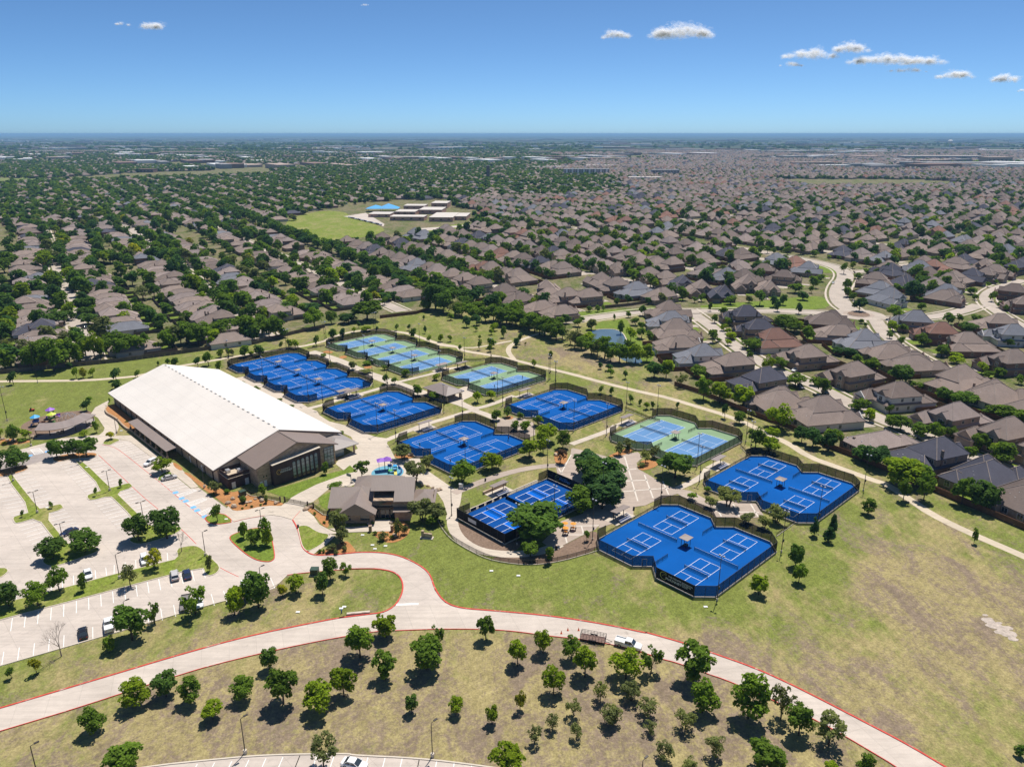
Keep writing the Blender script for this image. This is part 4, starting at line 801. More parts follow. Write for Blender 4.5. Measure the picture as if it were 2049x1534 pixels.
wallg('wall', -12.0, 1.0, -1.0, 11.0, 3.2, .52, 'x'); roofxy('main_roof', -12.0, 1.0, -1.0, 11.0, 3.25, .52, 'x', TANROOF)
wallg('gable_wall', -8.7, .9, -4.6, -.5, 3.1, .62, 'y'); roofxy('gable_roof', -8.7, .9, -4.9, 5.5, 3.15, .62, 'y', TANROOFY, .7)
wallg('tower_wall', .4, 11.2, -1.5, 11.5, 5.4, .55, 'x'); 
MB().add([(-.6, 5.2, 9.4), (12.0, 5.2, 9.4), (12.0, -2.4, 5.3), (6.3, -2.4, 5.3), (6.3, .9, 7.08), (-.6, .9, 7.08), (-.6, 5.2, 9.6), (12.0, 5.2, 9.6), (12.0, -2.4, 5.5), (6.3, -2.4, 5.5), (6.3, .9, 7.28), (-.6, .9, 7.28)], [(0, 1, 2, 3, 4, 5), (11, 10, 9, 8, 7, 6), (2, 1, 7, 8), (3, 2, 8, 9), (4, 3, 9, 10), (5, 4, 10, 11), (0, 5, 11, 6)]).obj('tower_roof_front', TANROOF, CH)
MB().add([(-.6, 5.21, 9.4), (12.0, 5.21, 9.4), (12.0, 12.3, 5.5), (-.6, 12.3, 5.5), (-.6, 5.21, 9.6), (12.0, 5.21, 9.6), (12.0, 12.3, 5.7), (-.6, 12.3, 5.7)], [(0, 1, 2, 3), (7, 6, 5, 4), (1, 5, 6, 2), (0, 3, 7, 4), (3, 2, 6, 7)]).obj('tower_roof_back', TANROOF, CH)
MB().box((2.9, -1.62, 4.5), (5.6, .2, 1.5)).obj('clerestory_window', GLASS, CH); MB().box((2.9, -1.8, 3.3), (6.0, .8, .7)).obj('fascia_beam', POLEM, CH)
wallg('wing_wall', 11.2, 17.2, 2.0, 9.5, 3.1, .5, 'x'); roofxy('wing_roof', 11.2, 17.2, 2.0, 9.5, 3.15, .5, None, plain('taupe_wing_roof', (.24, .19, .165), .06, .6, .55, .3))
MB().hip(-7.0, 6.5, 11.5, 18.5, 3.2, .6, .6).obj('back_roof', TANROOFY, CH); MB().box((-.25, 14.8, 1.6), (13, 6.4, 3.2)).obj('back_wall', DSTONE, CH)
MB().box((8.9, -2.6, 1.5), (4.4, 2.0, 3.0)).obj('right_pier_block', DSTONE, CH); MB().add([(6.2, -4.2, 2.9), (11.6, -4.2, 2.9), (11.6, -1.2, 3.5), (6.2, -1.2, 3.5)], [(0, 1, 2, 3)]).box((8.9, -2.7, 3.06), (5.4, 2.8, .12)).obj('pier_roof', TANROOF, CH)
for x in (3.1, 6.2): MB().box((x - 1.2, -2.2, 1.3), (.3, .3, 2.6)).obj('entry_post', POLEM, CH)
for i in range(4): MB().box((1.7 + i * 1.35, -1.66, 1.3), (1.1, .12, 2.5)).obj('entry_door', GLASS, CH)
MB().box((-1.6, -4.66, 1.75), (2.6, .12, 1.5)).obj('window', GLASS, CH); MB().box((-6.4, -4.66, 1.75), (1.6, .12, 1.4)).obj('window', GLASS, CH); MB().box((-3.9, -4.72, .55), (9.4, .3, .35)).obj('stone_sill', STONE, CH)
MB().box((-3.9, -4.7, 4.8), (1.7, .1, .9)).obj('gable_vent', BLACKM, CH)
for (x, y), t in {(740, 1165): 'left', (1058, 1160): 'right'}.items(): MB().box((0, 0, .85), (.75, .75, 1.7)).box((0, 0, 1.76), (.9, .9, .12)).obj('stone_pillar', DSTONE, loc=Q('k', x, y + 25), label=f'{t} stone pillar flanking the clubhouse forecourt', cat='pillar')
MS = E('monument_sign', Q('k', 1565, 1285), R(-12), label='pale stone monument sign on the lawn right of the clubhouse', cat='sign')
MB().box((0, 0, .12), (3.6, 1.5, .24)).obj('plinth', KERB, MS); MB().box((.35, 0, .85), (2.3, .5, 1.25)).obj('sign_slab', STONE, MS); MB().box((-1.15, 0, 1.2), (.7, .7, 1.95)).obj('sign_pier', STONE, MS); MB().box((.35, -.27, .95), (1.6, .04, .5)).obj('name_panel', TANWALL, MS)
# ------------------------------------------------------------------ restroom pavilion
PV = E('pavilion', Q('M', 835, 560), PHI - R(45) - R(45), label='small stone restroom pavilion with hipped taupe roof among the courts', cat='pavilion')
MB().hip(-6.2, 7.8, -4.0, 4.0, 3.1, .38, .9).obj('roof', SHADEROOF, PV); MB().box((-2.0, 0, 1.5), (7.6, 7.0, 3.0)).obj('wall', STONE, PV)
for x in (3.4, 7.4):
    for y in (-3.6, 3.6): MB().box((x, y, 1.0), (.8, .8, 2.0)).box((x, y, 2.5), (.3, .3, 1.1)).obj('column', STONE, PV)
for y in (-1.6, 1.6): MB().box((1.85, y, 1.05), (.1, 1.0, 2.1)).obj('door', POLEM, PV)
# ------------------------------------------------------------------ curved playground canopy
CC = E('curved_canopy', Q('f', 900, 960), 0, label='curved taupe canopy shading the edge of the playground', cat='canopy')
o0 = CC.location
outer = chaikin([Q('f', x, y, 3.0) for x, y in ((500, 890), (720, 890), (930, 860), (1110, 810), (1270, 745), (1400, 655))], 2, False)
inner = chaikin([Q('f', x, y, 3.5) for x, y in ((575, 780), (740, 780), (890, 760), (1030, 720), (1130, 670), (1210, 630))], 2, False)
n = min(len(outer), len(inner))
for i in range(n - 1):
    a, b, c, d = [v - o0 for v in (outer[i], outer[i + 1], inner[i + 1], inner[i])]; up = Vector((0, 0, .16))
    MB().add([a, b, c, d, a + up, b + up, c + up, d + up], [(0, 1, 2, 3)[::-1], (4, 5, 6, 7), (0, 1, 5, 4), (2, 3, 7, 6), (1, 2, 6, 5), (3, 0, 4, 7)]).obj('roof_segment', SHADEROOF, CC)
for x, y in ((540, 985), (735, 955), (935, 925), (1110, 895), (1270, 835), (1375, 770)):
    q = Q('f', x, y) - o0; MB().rod((q.x, q.y, 0), (q.x, q.y, 3.05), .15, n=8).obj('post', POLEM, CC)
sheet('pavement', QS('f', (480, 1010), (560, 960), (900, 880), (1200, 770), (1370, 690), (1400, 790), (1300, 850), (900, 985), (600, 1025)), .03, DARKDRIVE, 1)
# ------------------------------------------------------------------ play equipment
def cmat(n, c, r=.5): return plain(n, c, .08, 2, r, .4)
PURP, SKYB, LIME, YEL = cmat('purple_plastic', (.30, .11, .55)), cmat('sky_blue_plastic', (.05, .36, .72)), cmat('lime_plastic', (.55, .68, .05)), cmat('yellow_plastic', (.75, .60, .05))
GREENP = cmat('green_plastic', (.10, .42, .08)); DBLUE = cmat('deep_blue_plastic', (.03, .10, .38)); BROWNP = cmat('brown_plastic', (.20, .11, .08))
def play_tower(loc, roofm, label, h=3.4, slide=LIME, rz=.4, body=DBLUE):
    r = E('play_tower', loc, rz, label=label, cat='play tower')
    for x in (-.9, .9):
        for y in (-.9, .9): MB().rod((x, y, 0), (x, y, h), .08).obj('post', BROWNP, r)
    MB().box((0, 0, 1.5), (1.9, 1.9, .12)).obj('deck', body, r)
    mb = MB(); n = 8; R0 = 1.75; vs = [(0, 0, h + 1.0)] + [(R0 * math.cos(i * 2 * math.pi / n), R0 * math.sin(i * 2 * math.pi / n), h) for i in range(n)] + [(0, 0, h + .05)]
    mb.add(vs, [(0, 1 + i, 1 + (i + 1) % n) for i in range(n)] + [(n + 1, 1 + (i + 1) % n, 1 + i) for i in range(n)]); mb.obj('roof', roofm, r)
    MB().add([(.9, -.45, 1.55), (.9, .45, 1.55), (3.0, .45, .25), (3.0, -.45, .25), (.9, -.45, 1.45), (.9, .45, 1.45), (3.0, .45, .15), (3.0, -.45, .15)], [(0, 1, 2, 3)[::-1], (4, 5, 6, 7), (0, 3, 7, 4), (1, 5, 6, 2), (3, 2, 6, 7)]).box((1.95, .5, 1.05), (2.3, .06, .4)).box((1.95, -.5, 1.05), (2.3, .06, .4)).obj('slide', slide, r)
    for s in (-1, 1): MB().box((0, s * .95, 1.95), (1.8, .06, .8)).obj('rail_panel', body, r)
    MB().box((-1.3, 0, .75), (.9, 1.0, .1)).box((-1.7, 0, .35), (.5, 1.0, .1)).obj('steps', body, r)
    return r
play_tower(Q('f', 535, 810), SKYB, 'play tower with sky blue octagon roof at the left playground', slide=BROWNP, body=DBLUE)
play_tower(Q('f', 755, 700), PURP, 'play tower with purple octagon roof at the left playground', slide=PURP, body=PURP)
play_tower(Q('f', 770, 755), LIME, 'play tower with lime green octagon roof at the left playground', 3.0, LIME, 2.4, GREENP)
r = E('climbing_dome', Q('f', 995, 715), 0, label='net climbing dome with grey ribs behind the curved canopy', cat='climbing frame')
for k in range(10):
    t = k * math.pi / 5; mb = MB(); pts = [Vector((math.cos(t) * 3.2 * math.cos(a), math.sin(t) * 3.2 * math.cos(a), 2.3 * math.sin(a))) for a in [i * math.pi / 16 for i in range(9)]]
    for a, b in zip(pts, pts[1:]): mb.rod(a, b, .05, n=4)
    mb.obj('rib', LAMPM, r)
for h in (.25, .5, .75):
    mb = MB(); a = math.asin(h); q = [Vector((3.2 * math.cos(a) * math.cos(t), 3.2 * math.cos(a) * math.sin(t), 2.3 * h)) for t in [i * math.pi / 8 for i in range(17)]]
    for u, v in zip(q, q[1:]): mb.rod(u, v, .03, n=4)
    mb.obj('hoop', LAMPM, r)
TB = plain('teal_safety_surface', (.13, .33, .42), .08, 1, .8, .2, world=True)
c = Q('k', 990, 330); sheet('play_surface', [c + Vector((math.cos(i * .2094) * 5.2, math.sin(i * .2094) * 5.4, 0)) for i in range(30)], .05, TB)
r = E('shade_umbrella', Q('k', 945, 290), .3, label='purple square shade sail over the small clubhouse playground', cat='shade')
for dx, w in ((-.9, 0), (1.0, .3)):
    mb = MB(); mb.add([(dx - 1.4, -1.4, 3.5), (dx + 1.4, -1.4, 3.5), (dx + 1.4, 1.4, 3.5), (dx - 1.4, 1.4, 3.5), (dx, 0, 4.4 + w), (dx, 0, 3.45)], [(0, 1, 4), (1, 2, 4), (2, 3, 4), (3, 0, 4), (1, 0, 5), (2, 1, 5), (3, 2, 5), (0, 3, 5)]); mb.obj('canopy', PURP, r)
    for sx in (-1, 1): MB().rod((dx + sx * .9, -.9, 0), (dx + sx * .9, -.9, 3.6), .07).obj('post', BROWNP, r)
r = E('play_structure', Q('k', 1060, 330), .2, label='small green, blue and yellow toddler slide set behind the clubhouse', cat='play structure')
MB().box((-.6, 0, .9), (1.4, 1.2, .12)).obj('deck', GREENP, r); MB().box((.9, 0, .9), (1.2, 1.2, .1)).obj('deck', DBLUE, r)
for x, y in ((-1.2, -.5), (-1.2, .5), (.2, -.5), (.2, .5), (1.4, -.5), (1.4, .5)): MB().rod((x, y, 0), (x, y, 2.3), .06).obj('post', GREENP, r)
MB().box((1.0, .1, 2.1), (1.2, 1.2, .5)).obj('blue_hood', SKYB, r)
MB().add([(.5, -.5, 1.0), (1.3, -.5, 1.0), (1.5, -2.2, .15), (.5, -2.2, .15), (.5, -.5, .9), (1.3, -.5, .9), (1.5, -2.2, .05), (.5, -2.2, .05)], [(0, 1, 2, 3)[::-1], (4, 5, 6, 7), (0, 3, 7, 4), (1, 5, 6, 2), (2, 6, 7, 3)]).obj('slide', YEL, r)
for i in range(6):
    t = R(-30 + i * 24); p = c + Vector((math.cos(t) * 4.6, math.sin(t) * 4.6, .05)); MB().box((0, 0, .45), (1.4, .12, .9)).box((0, .1, .45), (1.2, .12, .5)).obj('activity_board', DBLUE if i % 2 else SKYB, loc=p, rz=t + R(90), label=f"{['first','second','third','fourth','fifth','sixth'][i]} blue panel from the right round the toddler playground", cat='activity board', group='toddler playground boards')
r = E('riding_mower', Q('f', 470, 600), .5, label='small red riding mower on the grass left of the playground', cat='mower')
MB().box((0, 0, .55), (1.7, .9, .5)).obj('body', cmat('red_paint', (.45, .06, .04)), r); MB().box((-.3, 0, 1.05), (.5, .6, .6)).obj('seat', BLACKM, r)
for x in (-.6, .6):
    for y in (-.5, .5): MB().rod((x, y - .1, .32), (x, y + .1, .32), .32, n=10).obj('wheel', TYRE, r)
r = E('basketball_hoop', Q('k', 460, 490), R(-30), label='basketball hoop on the walk left of the clubhouse', cat='basketball hoop')
MB().rod((0, 0, 0), (0, 0, 3.2), .09).rod((0, 0, 3.1), (0, -1.0, 3.2), .06).obj('post', POLEM, r); MB().box((0, -1.0, 3.4), (1.6, .06, 1.0)).obj('backboard', GLASSB, r)
# ------------------------------------------------------------------ vehicles (x forward)
def loft(sections, mb, m=0):
    """closed hull through cross-sections (x, [(y,z)...])"""
    n = len(sections[0][1]); vs = [(x, y, z) for x, ring_ in sections for y, z in ring_]
    fs = [(i * n + j, i * n + (j + 1) % n, (i + 1) * n + (j + 1) % n, (i + 1) * n + j) for i in range(len(sections) - 1) for j in range(n)]
    fs += [tuple(range(n))[::-1], tuple(range((len(sections) - 1) * n, len(sections) * n))]; return mb.add(vs, fs, m)
def bodyring(w, z0, z1, k=.12): return [(-w, z0), (-w, z1 - k), (-w + k, z1), (w - k, z1), (w, z1 - k), (w, z0)]
def carpaint(n, c): return plain(n, c, .03, 1, .22, .6)
HL, TL = plain('headlamp_glass', (.75, .77, .8), .05, 2, .1, .8), plain('tail_lamp', (.5, .02, .02), .05, 2, .2, .6); RIM = plain('alloy_rim', (.45, .45, .47), .1, 4, .3, .6, metal=.6)
def vehicle(kind, paint, loc, ang, label, cat):
    r = E({'sedan': 'parked_car', 'suv': 'parked_car', 'pickup': 'pickup_truck'}[kind], loc, ang, label=label, cat=cat, group='cars parked in the lots')
    b = MB(); L = {'sedan': 2.35, 'suv': 2.4, 'pickup': 2.9}[kind]; w = .92 if kind != 'pickup' else 1.0; hb = {'sedan': .88, 'suv': 1.02, 'pickup': 1.12}[kind]; lift = {'sedan': .28, 'suv': .34, 'pickup': .42}[kind]
    loft([(-L, bodyring(w * .86, lift + .12, hb - .12)), (-L + .18, bodyring(w * .97, lift, hb)), (-.6, bodyring(w, lift, hb + .02)), (L * .45, bodyring(w, lift, hb)), (L - .35, bodyring(w * .95, lift, hb - .10)), (L, bodyring(w * .80, lift + .1, hb - .28))], b)
    if kind == 'sedan': roof = [(-1.75, .84, hb), (-1.05, .70, 1.40), (-.1, .72, 1.45), (.35, .71, 1.40), (1.15, .84, hb - .01)]
    elif kind == 'suv': roof = [(-2.2, .86, hb), (-1.95, .76, 1.66), (-.4, .76, 1.72), (.35, .74, 1.64), (1.15, .86, hb - .01)]
    else: roof = [(-.62, .92, hb), (-.5, .80, 1.86), (.4, .80, 1.90), (.85, .78, 1.82), (1.5, .92, hb - .01)]
    g = MB(); loft([(x, [(-y, hb - .03), (-y * .98, max(hb, z - .10)), (-y + .14, max(hb + .01, z - .05)), (y - .14, max(hb + .01, z - .05)), (y * .98, max(hb, z - .10)), (y, hb - .03)]) for x, y, z in roof], g); 
    b.obj('body', paint, r); gl = g.obj('window_glass', GLASS, r)
    rm = MB(); xs_ = roof[1:-1]; loft([(x, [(-y + .04, z - .09), (-y + .10, z - .02), (y - .10, z - .02), (y - .04, z - .09)]) for x, y, z in xs_], rm); rm.obj('roof', paint, r)
    pl = MB()
    for s in (-1, 1):
        for x0, x1, z1 in ((roof[0][0], roof[1][0], roof[1][2]), (roof[-1][0], roof[-2][0], roof[-2][2])): pl.rod((x0, s * .83 * (w / .92), hb - .02), (x1, s * .70 * (w / .92), z1 - .05), .045, n=4)
        xm = (roof[1][0] + roof[-2][0]) / 2 ; pl.rod((xm, s * .86 * (w / .92), hb - .02), (xm, s * .73 * (w / .92), roof[2][2] - .07), .045, n=4)
    pl.obj('pillar', paint, r)
    if kind == 'pickup':
        MB().box((-1.8, 0, hb - .1), (1.9, 1.6, .02)).obj('bed_floor', BLACKM, r)
        for s in (-1, 1): MB().box((-1.75, s * .9, hb + .12), (2.1, .1, .28)).obj('bed_side', paint, r)
        MB().box((-2.82, 0, hb + .1), (.08, 1.7, .3)).obj('tailgate', paint, r)
    for x in (-L * .58, L * .60):
        for s in (-1, 1):
            tw = MB().rod((x, s * (w - .20), .34), (x, s * (w + .02), .34), .34 if kind != 'pickup' else .40, n=14).obj('tyre', TYRE, r); MB().rod((x, s * (w + .021), .34), (x, s * (w + .035), .34), .21, n=10).obj('rim', RIM, tw)
    for s in (-1, 1):
        MB().box((L - .12, s * w * .62, hb - .30), (.16, .34, .14)).obj('headlight', HL, r); MB().box((-L + .04, s * w * .68, hb - .22), (.12, .3, .16)).obj('tail_light', TL, r); MB().box((.95, s * (w + .06), hb + .06), (.18, .14, .12)).obj('mirror', paint, r)
    return r
CWHITE, CSILVER, CBLACK, CNAVY, CGREY = carpaint('white_car_paint', (.78, .78, .77)), carpaint('silver_car_paint', (.48, .46, .45)), carpaint('black_car_paint', (.015, .015, .018)), carpaint('navy_car_paint', (.02, .03, .075)), carpaint('grey_car_paint', (.22, .20, .19))
def ang(z, a, b): d = Q(z, *b) - Q(z, *a); return math.atan2(d.y, d.x)
for kind, pm, z, x, y, (ax, ay), (bx, by), lab in (
        ('suv', CWHITE, 'b', 740, 645, (830, 600), (650, 690), 'white SUV parked beside the round lime tree by the hall'),
        ('sedan', CSILVER, 'b', 1015, 862, (910, 885), (1120, 835), 'silver sedan parked in the shade-tree row by the hall'),
        ('sedan', CNAVY, 'c', 1015, 490, (1130, 430), (900, 530), 'dark navy sedan parked alone by the middle island'),
        ('suv', CWHITE, 'd', 510, 900, (500, 800), (530, 960), 'white SUV tucked behind the yellowish tree on the median'),
        ('sedan', CWHITE, 'c', 1290, 1105, (1270, 1010), (1310, 1170), 'white sedan with sunroof nosed to the median'),
        ('suv', CSILVER, 'd', 950, 1130, (960, 1200), (930, 1030), 'silver grey SUV parked left of the dark blue car'),
        ('sedan', CNAVY, 'd', 1130, 1110, (1150, 1170), (1110, 1020), 'dark blue car with glinting windscreen beside the silver SUV'),
        ('pickup', CGREY, 'BL', 1085, 590, (1090, 540), (1080, 625), 'dark grey pickup half behind a loose elm in the south lot'),
        ('sedan', CWHITE, 'BL', 1165, 580, (1160, 545), (1175, 610), 'white car almost hidden behind the loose elm'),
        ('suv', CWHITE, 'BL', 1440, 495, (1430, 470), (1450, 530), 'white car hidden behind the dark oak in the south lot'),
        ('pickup', CWHITE, 'BL', 640, 715, (645, 750), (635, 660), 'white pickup truck with black bed in the south lot'),
        ('sedan', CBLACK, 'BL', 488, 760, (495, 800), (482, 710), 'black sedan parked left of the white pickup'),
        ('sedan', CWHITE, 'BM', 320, 1530, (250, 1515), (370, 1545), 'white car at the bottom edge beside the olive tree')):
    vehicle(kind, pm, Q(z, x, y) + Vector((0, 0, .03)), ang(z, (ax, ay), (bx, by)), lab, 'pickup truck' if kind == 'pickup' else 'car')
vehicle('pickup', CWHITE, Q('tr', 870, 400) + Vector((0, 0, .03)), ang('tr', (690, 350), (1040, 450)), 'white crew pickup towing the trailer on the curved drive', 'pickup truck')
rz = ang('tr', (270, 310), (590, 370)); r = E('utility_trailer', Q('tr', 425, 320) + Vector((0, 0, .03)), rz, label='open black mesh-sided utility trailer hitched behind the white pickup', cat='trailer')
MB().box((0, 0, .55), (5.4, 2.0, .1)).obj('deck', BROWNP, r)
for s in (-1, 1):
    for h in (.9, 1.25, 1.6): MB().box((0, s * 1.0, h), (5.4, .06, .06)).obj('side_rail', BLACKM, r)
    for i in range(9): MB().box((-2.7 + i * .675, s * 1.0, 1.08), (.06, .06, 1.1)).obj('side_post', BLACKM, r)
    MB().box((0, s * 1.12, .72), (1.7, .22, .08)).obj('mudguard', BLACKM, r)
    for x in (-.42, .42): MB().rod((x, s * 1.02, .33), (x, s * 1.22, .33), .33, n=12).obj('wheel', TYRE, r)
for x in (-2.7, 2.7):
    for i in range(4): MB().box((x, -1.0 + i * .667, 1.08), (.06, .06, 1.1)).obj('end_post', BLACKM, r)
    MB().box((x, 0, 1.6), (.06, 2.0, .06)).obj('end_rail', BLACKM, r)
MB().rod((2.7, -.6, .5), (4.2, 0, .5), .05).rod((2.7, .6, .5), (4.2, 0, .5), .05).obj('drawbar', BLACKM, r)
for (x, y), t in {(20, 235): 'leftmost', (103, 195): 'middle', (240, 195): 'rightmost'}.items():
    mb = MB(); mb.box((0, 0, .03), (.42, .42, .06)).rod((0, 0, .06), (0, 0, .78), .17, .03, 8); mb.obj('traffic_cone', cmat('cone_orange', (.75, .12, .03)), loc=Q('tr', x, y) + Vector((0, 0, .02)), label=f'{t} orange cone behind the utility trailer', cat='traffic cone', group='cones on the drive')
for px, py, kind, pm, dx, dy, lab in ((1591, 742, 'sedan', CWHITE, -8, 3, 'white car on a driveway right of the slate-roofed house'), (1601, 776, 'suv', CNAVY, 5, 6, 'dark blue SUV on the driveway in front of the tan ranch roof'), (1667, 567, 'sedan', CWHITE, 3, -8, 'white car on the curve above the roundabout'), (166, 642, 'suv', CWHITE, 3, -9, 'white car at the end of the left cul-de-sac street'), (146, 583, 'sedan', CNAVY, 2, -9, 'dark car parked along the left street'), (170, 657, 'suv', CBLACK, 8, 1, 'dark red-black car where the left street meets the park trees'), (200, 643, 'sedan', CWHITE, 9, -1, 'white car on a drive right of the left street'), (1651, 787, 'sedan', CBLACK, 6, 4, 'black car parked on the street beside the brick garden wall')):
    a, b2 = G(px, py), G(px + dx, py + dy); d = b2 - a; vehicle(kind, pm, a + Vector((0, 0, .06)), math.atan2(d.y, d.x), lab, 'car')
# ------------------------------------------------------------------ car-park lamps and park poles
def lot_lamp(z, x, y, yt, label, heads=2, rz=PHI):
    px, py = PXZ(z, x, y); h = TOPH(px, py, PXZ(z, x, yt)[1]); r = E('street_lamp', G(px, py), rz, label=label, cat='street lamp', group='car park lamps')
    MB().rod((0, 0, 0), (0, 0, .85), .33, .33, 10).obj('base', KERB, r); MB().rod((0, 0, .8), (0, 0, h), .10, .07, 6).obj('pole', POLEM, r)
    for s in ((-1, 1) if heads == 2 else (1,)):
        MB().rod((0, 0, h - .05), (s * .6, 0, h + .1), .05).obj('arm', POLEM, r); MB().box((s * .95, 0, h + .12), (.8, .36, .13)).obj('lamp_head', POLEM, r)
    return r
for z, x, y, yt, h_, lab in (('a', 198, 895, 700, 2, 'twin car park lamp near the top of the left island'), ('a', 548, 1360, 1050, 2, 'twin car park lamp at the cross of the left island'), ('a', 1605, 1035, 745, 2, 'twin car park lamp at the cross of the right island'), ('a', 1180, 635, 420, 2, 'twin car park lamp under the oaks at the top of the lot'),
                             ('b', 140, 1040, 740, 2, ''), ('c', 915, 560, 345, 2, 'twin car park lamp beside the dark navy sedan'), ('b', 640, 1470, 1200, 2, 'twin car park lamp between the two big oaks'), ('c', 1750, 1150, 795, 1, 'tall single lamp on the median behind the white sedan'),
                             ('d', 1398, 815, 470, 1, 'tall single lamp on the island tip by the drop-off drive'), ('b', 245, 195, 0, 1, 'lamp on the lawn by the walk to the hall'), ('b', 1530, 990, 690, 1, 'lamp in the mulch by the hall corner'), ('e', 760, 850, 580, 2, 'lamp rising from the teardrop island trees'),
                             ('BL', 735, 640, 565, 1, 'lamp behind the oak in the south lot'), ('BL', 1527, 440, 365, 1, 'lamp behind the dark oak at the lot entrance'), ('BL', 1437, 1455, 1250, 1, 'tall lamp at the edge of the bottom lot, left of centre'), ('BM', 777, 1475, 1275, 1, 'tall lamp at the edge of the bottom lot, near the middle'), ('BL', 225, 1600, 1410, 1, 'lamp at the bottom left corner of the view'), ('BR', 243, 1640, 1495, 1, 'lamp top poking up at the bottom edge under the olive trees'),
                             ('a', 458, 380, 150, 1, 'lamp at the playground corner of the lot')):
    if lab: lot_lamp(z, x, y, yt, lab, h_)
def sport_pole(z, x, y, yt, label, heads=3):
    px, py = PXZ(z, x, y); light_pole(G(px, py), TOPH(px, py, PXZ(z, x, yt)[1]), label, 0, heads, 'park light poles')
sport_pole('f', 107, 742, 250, 'tall grey pole at the left edge of the field'); sport_pole('n1', 430, 1288, 780, 'very tall floodlight pole beside the left trail', 4)
for z, x, y, yt, lab in (('n2', 655, 1120, 925, 'floodlight pole behind the four blue courts'), ('n2', 1325, 1000, 800, 'floodlight pole on the far lawn behind the blue courts'), ('n2', 1760, 910, 715, 'floodlight pole beside the green court corner'), ('n3', 390, 790, 605, 'floodlight pole behind the four green courts'), ('n4', 458, 1360, 1110, 'floodlight pole nearest the pond trees'), ('n4', 523, 1360, 1150, 'floodlight pole right of the pond pole')): sport_pole(z, x, y, yt, lab, 2)
# ------------------------------------------------------------------ small things
for (x, y), t in {(1312, 735): 'left', (1405, 740): 'right', (1318, 790): 'nearest'}.items():
    r = E('picnic_table', Q('z6', x, y) + Vector((0, 0, .064)), 0, label=f'{t} round orange umbrella table on the plaza', cat='table', group='orange tables')
    mb = MB(); n = 12; mb.add([(0, 0, 2.35)] + [(0.85 * math.cos(i * .5236), 0.85 * math.sin(i * .5236), 1.95) for i in range(n)] + [(0, 0, 1.96)], [(0, 1 + i, 1 + (i + 1) % n) for i in range(n)] + [(n + 1, 1 + (i + 1) % n, 1 + i) for i in range(n)]); mb.obj('umbrella', ORANGE, r)
    MB().rod((0, 0, 0), (0, 0, 2.3), .04).obj('pole', BLACKM, r); MB().rod((0, 0, .72), (0, 0, .76), .55, n=12).obj('table_top', ORANGE, r)
    for k in range(4): MB().rod((math.cos(k * 1.57 + .6) * .95, math.sin(k * 1.57 + .6) * .95, 0), (math.cos(k * 1.57 + .6) * .95, math.sin(k * 1.57 + .6) * .95, .45), .17, n=8).obj('stool', BLACKM, r)
def binx(z, x, y, label, name='waste_bin'):
    MB().rod((0, 0, 0), (0, 0, .9), .28, .30, 10).rod((0, 0, .9), (0, 0, 1.05), .33, .12, 10).obj(name, BLACKM, loc=Q(z, x, y), label=label, cat='bin', group='waste bins')
binx('z6', 1215, 960, 'black bin at the corner of the plaza below the show courts'); binx('z8', 210, 915, 'black bin by the restroom pavilion'); binx('e', 1290, 845, 'black bin at the drop-off kerb'); binx('R', 825, 825, 'black bin on the path to the nearest pickleball block'); binx('f', 148, 185, 'black bin by the tree on the left trail'); binx('z4', 432, 165, 'black bin behind the near court bleachers'); binx('z2', 1400, 1040, 'small bin on the lawn below the round lime tree')
def cabinet(z, x, y, d, label, mat, rz=0):
    r = E('utility_cabinet', Q(z, x, y), rz, label=label, cat='utility box'); MB().box((0, 0, d[2] / 2 + .1), d).obj('case', mat, r); MB().box((0, 0, .06), (d[0] + .4, d[1] + .4, .12)).obj('pad', KERB, r); MB().box((0, 0, d[2] + .14), (d[0] + .1, d[1] + .1, .1)).obj('lid', mat, r)
DGREEN = plain('dark_green_metal', (.03, .06, .04), .15, 2, .5, .4)
cabinet('e', 480, 375, (1.8, 1.5, 1.5), 'dark green transformer box in the mulch bed by the hall', DGREEN, PHI); cabinet('BM', 88, 405, (1.9, 1.6, 1.5), 'dark green transformer box beside the lot entrance trees', DGREEN); cabinet('z2', 1045, 1150, (1.3, .4, 1.5), 'white notice board on the path behind the clubhouse', WHITE)
for z, x, y, t in (('BM', 242, 607, 'left white utility lid on the teardrop lawn'), ('BM', 260, 597, 'right white utility lid on the teardrop lawn'), ('BM', 440, 258, 'white lid on the lawn below the clubhouse'), ('BM', 1122, 387, 'white lid on the lawn below the curved fence'), ('BM', 1280, 415, 'second white lid on the lawn below the curved fence'), ('BR', 620, 597, 'white lid beside the near pickleball light pole'), ('BL', 1745, 628, 'white lid on the lawn strip'), ('b', 312, 160, 'white lid on the hall lawn'), ('e', 240, 720, 'white lid on the kerb island'), ('k', 625, 1245, 'white lid on the clubhouse lawn'), ('k', 770, 1392, 'small white lid on the clubhouse lawn'), ('k', 960, 1405, 'middle white lid on the clubhouse lawn'), ('a', 1270, 693, 'white lid on the right island'), ('a', 690, 1283, 'white lid on the left island')):
    MB().box((0, 0, .07), (.9, .6, .14)).box((0, 0, .15), (.6, .4, .04)).obj('utility_cover', WHITE, loc=Q(z, x, y) + Vector((0, 0, .02)), label=t, cat='utility cover', group='utility covers')
MB().box((0, 0, .25), (5.2, .6, .5)).box((-1.2, 0, .52), (1, .5, .06)).box((1.3, 0, .52), (1, .5, .06)).obj('drain_inlet', KERB, loc=Q('BM', 343, 638), rz=R(9), label='concrete drain inlet on the red kerb of the teardrop lawn', cat='drain')
MB().rod((0, 0, 0), (0, 0, .75), .14, .12, 8).ball((0, 0, .75), .15).obj('hydrant', DBLUE, loc=Q('BM', 245, 632), label='blue hydrant beside the drain inlet', cat='hydrant')
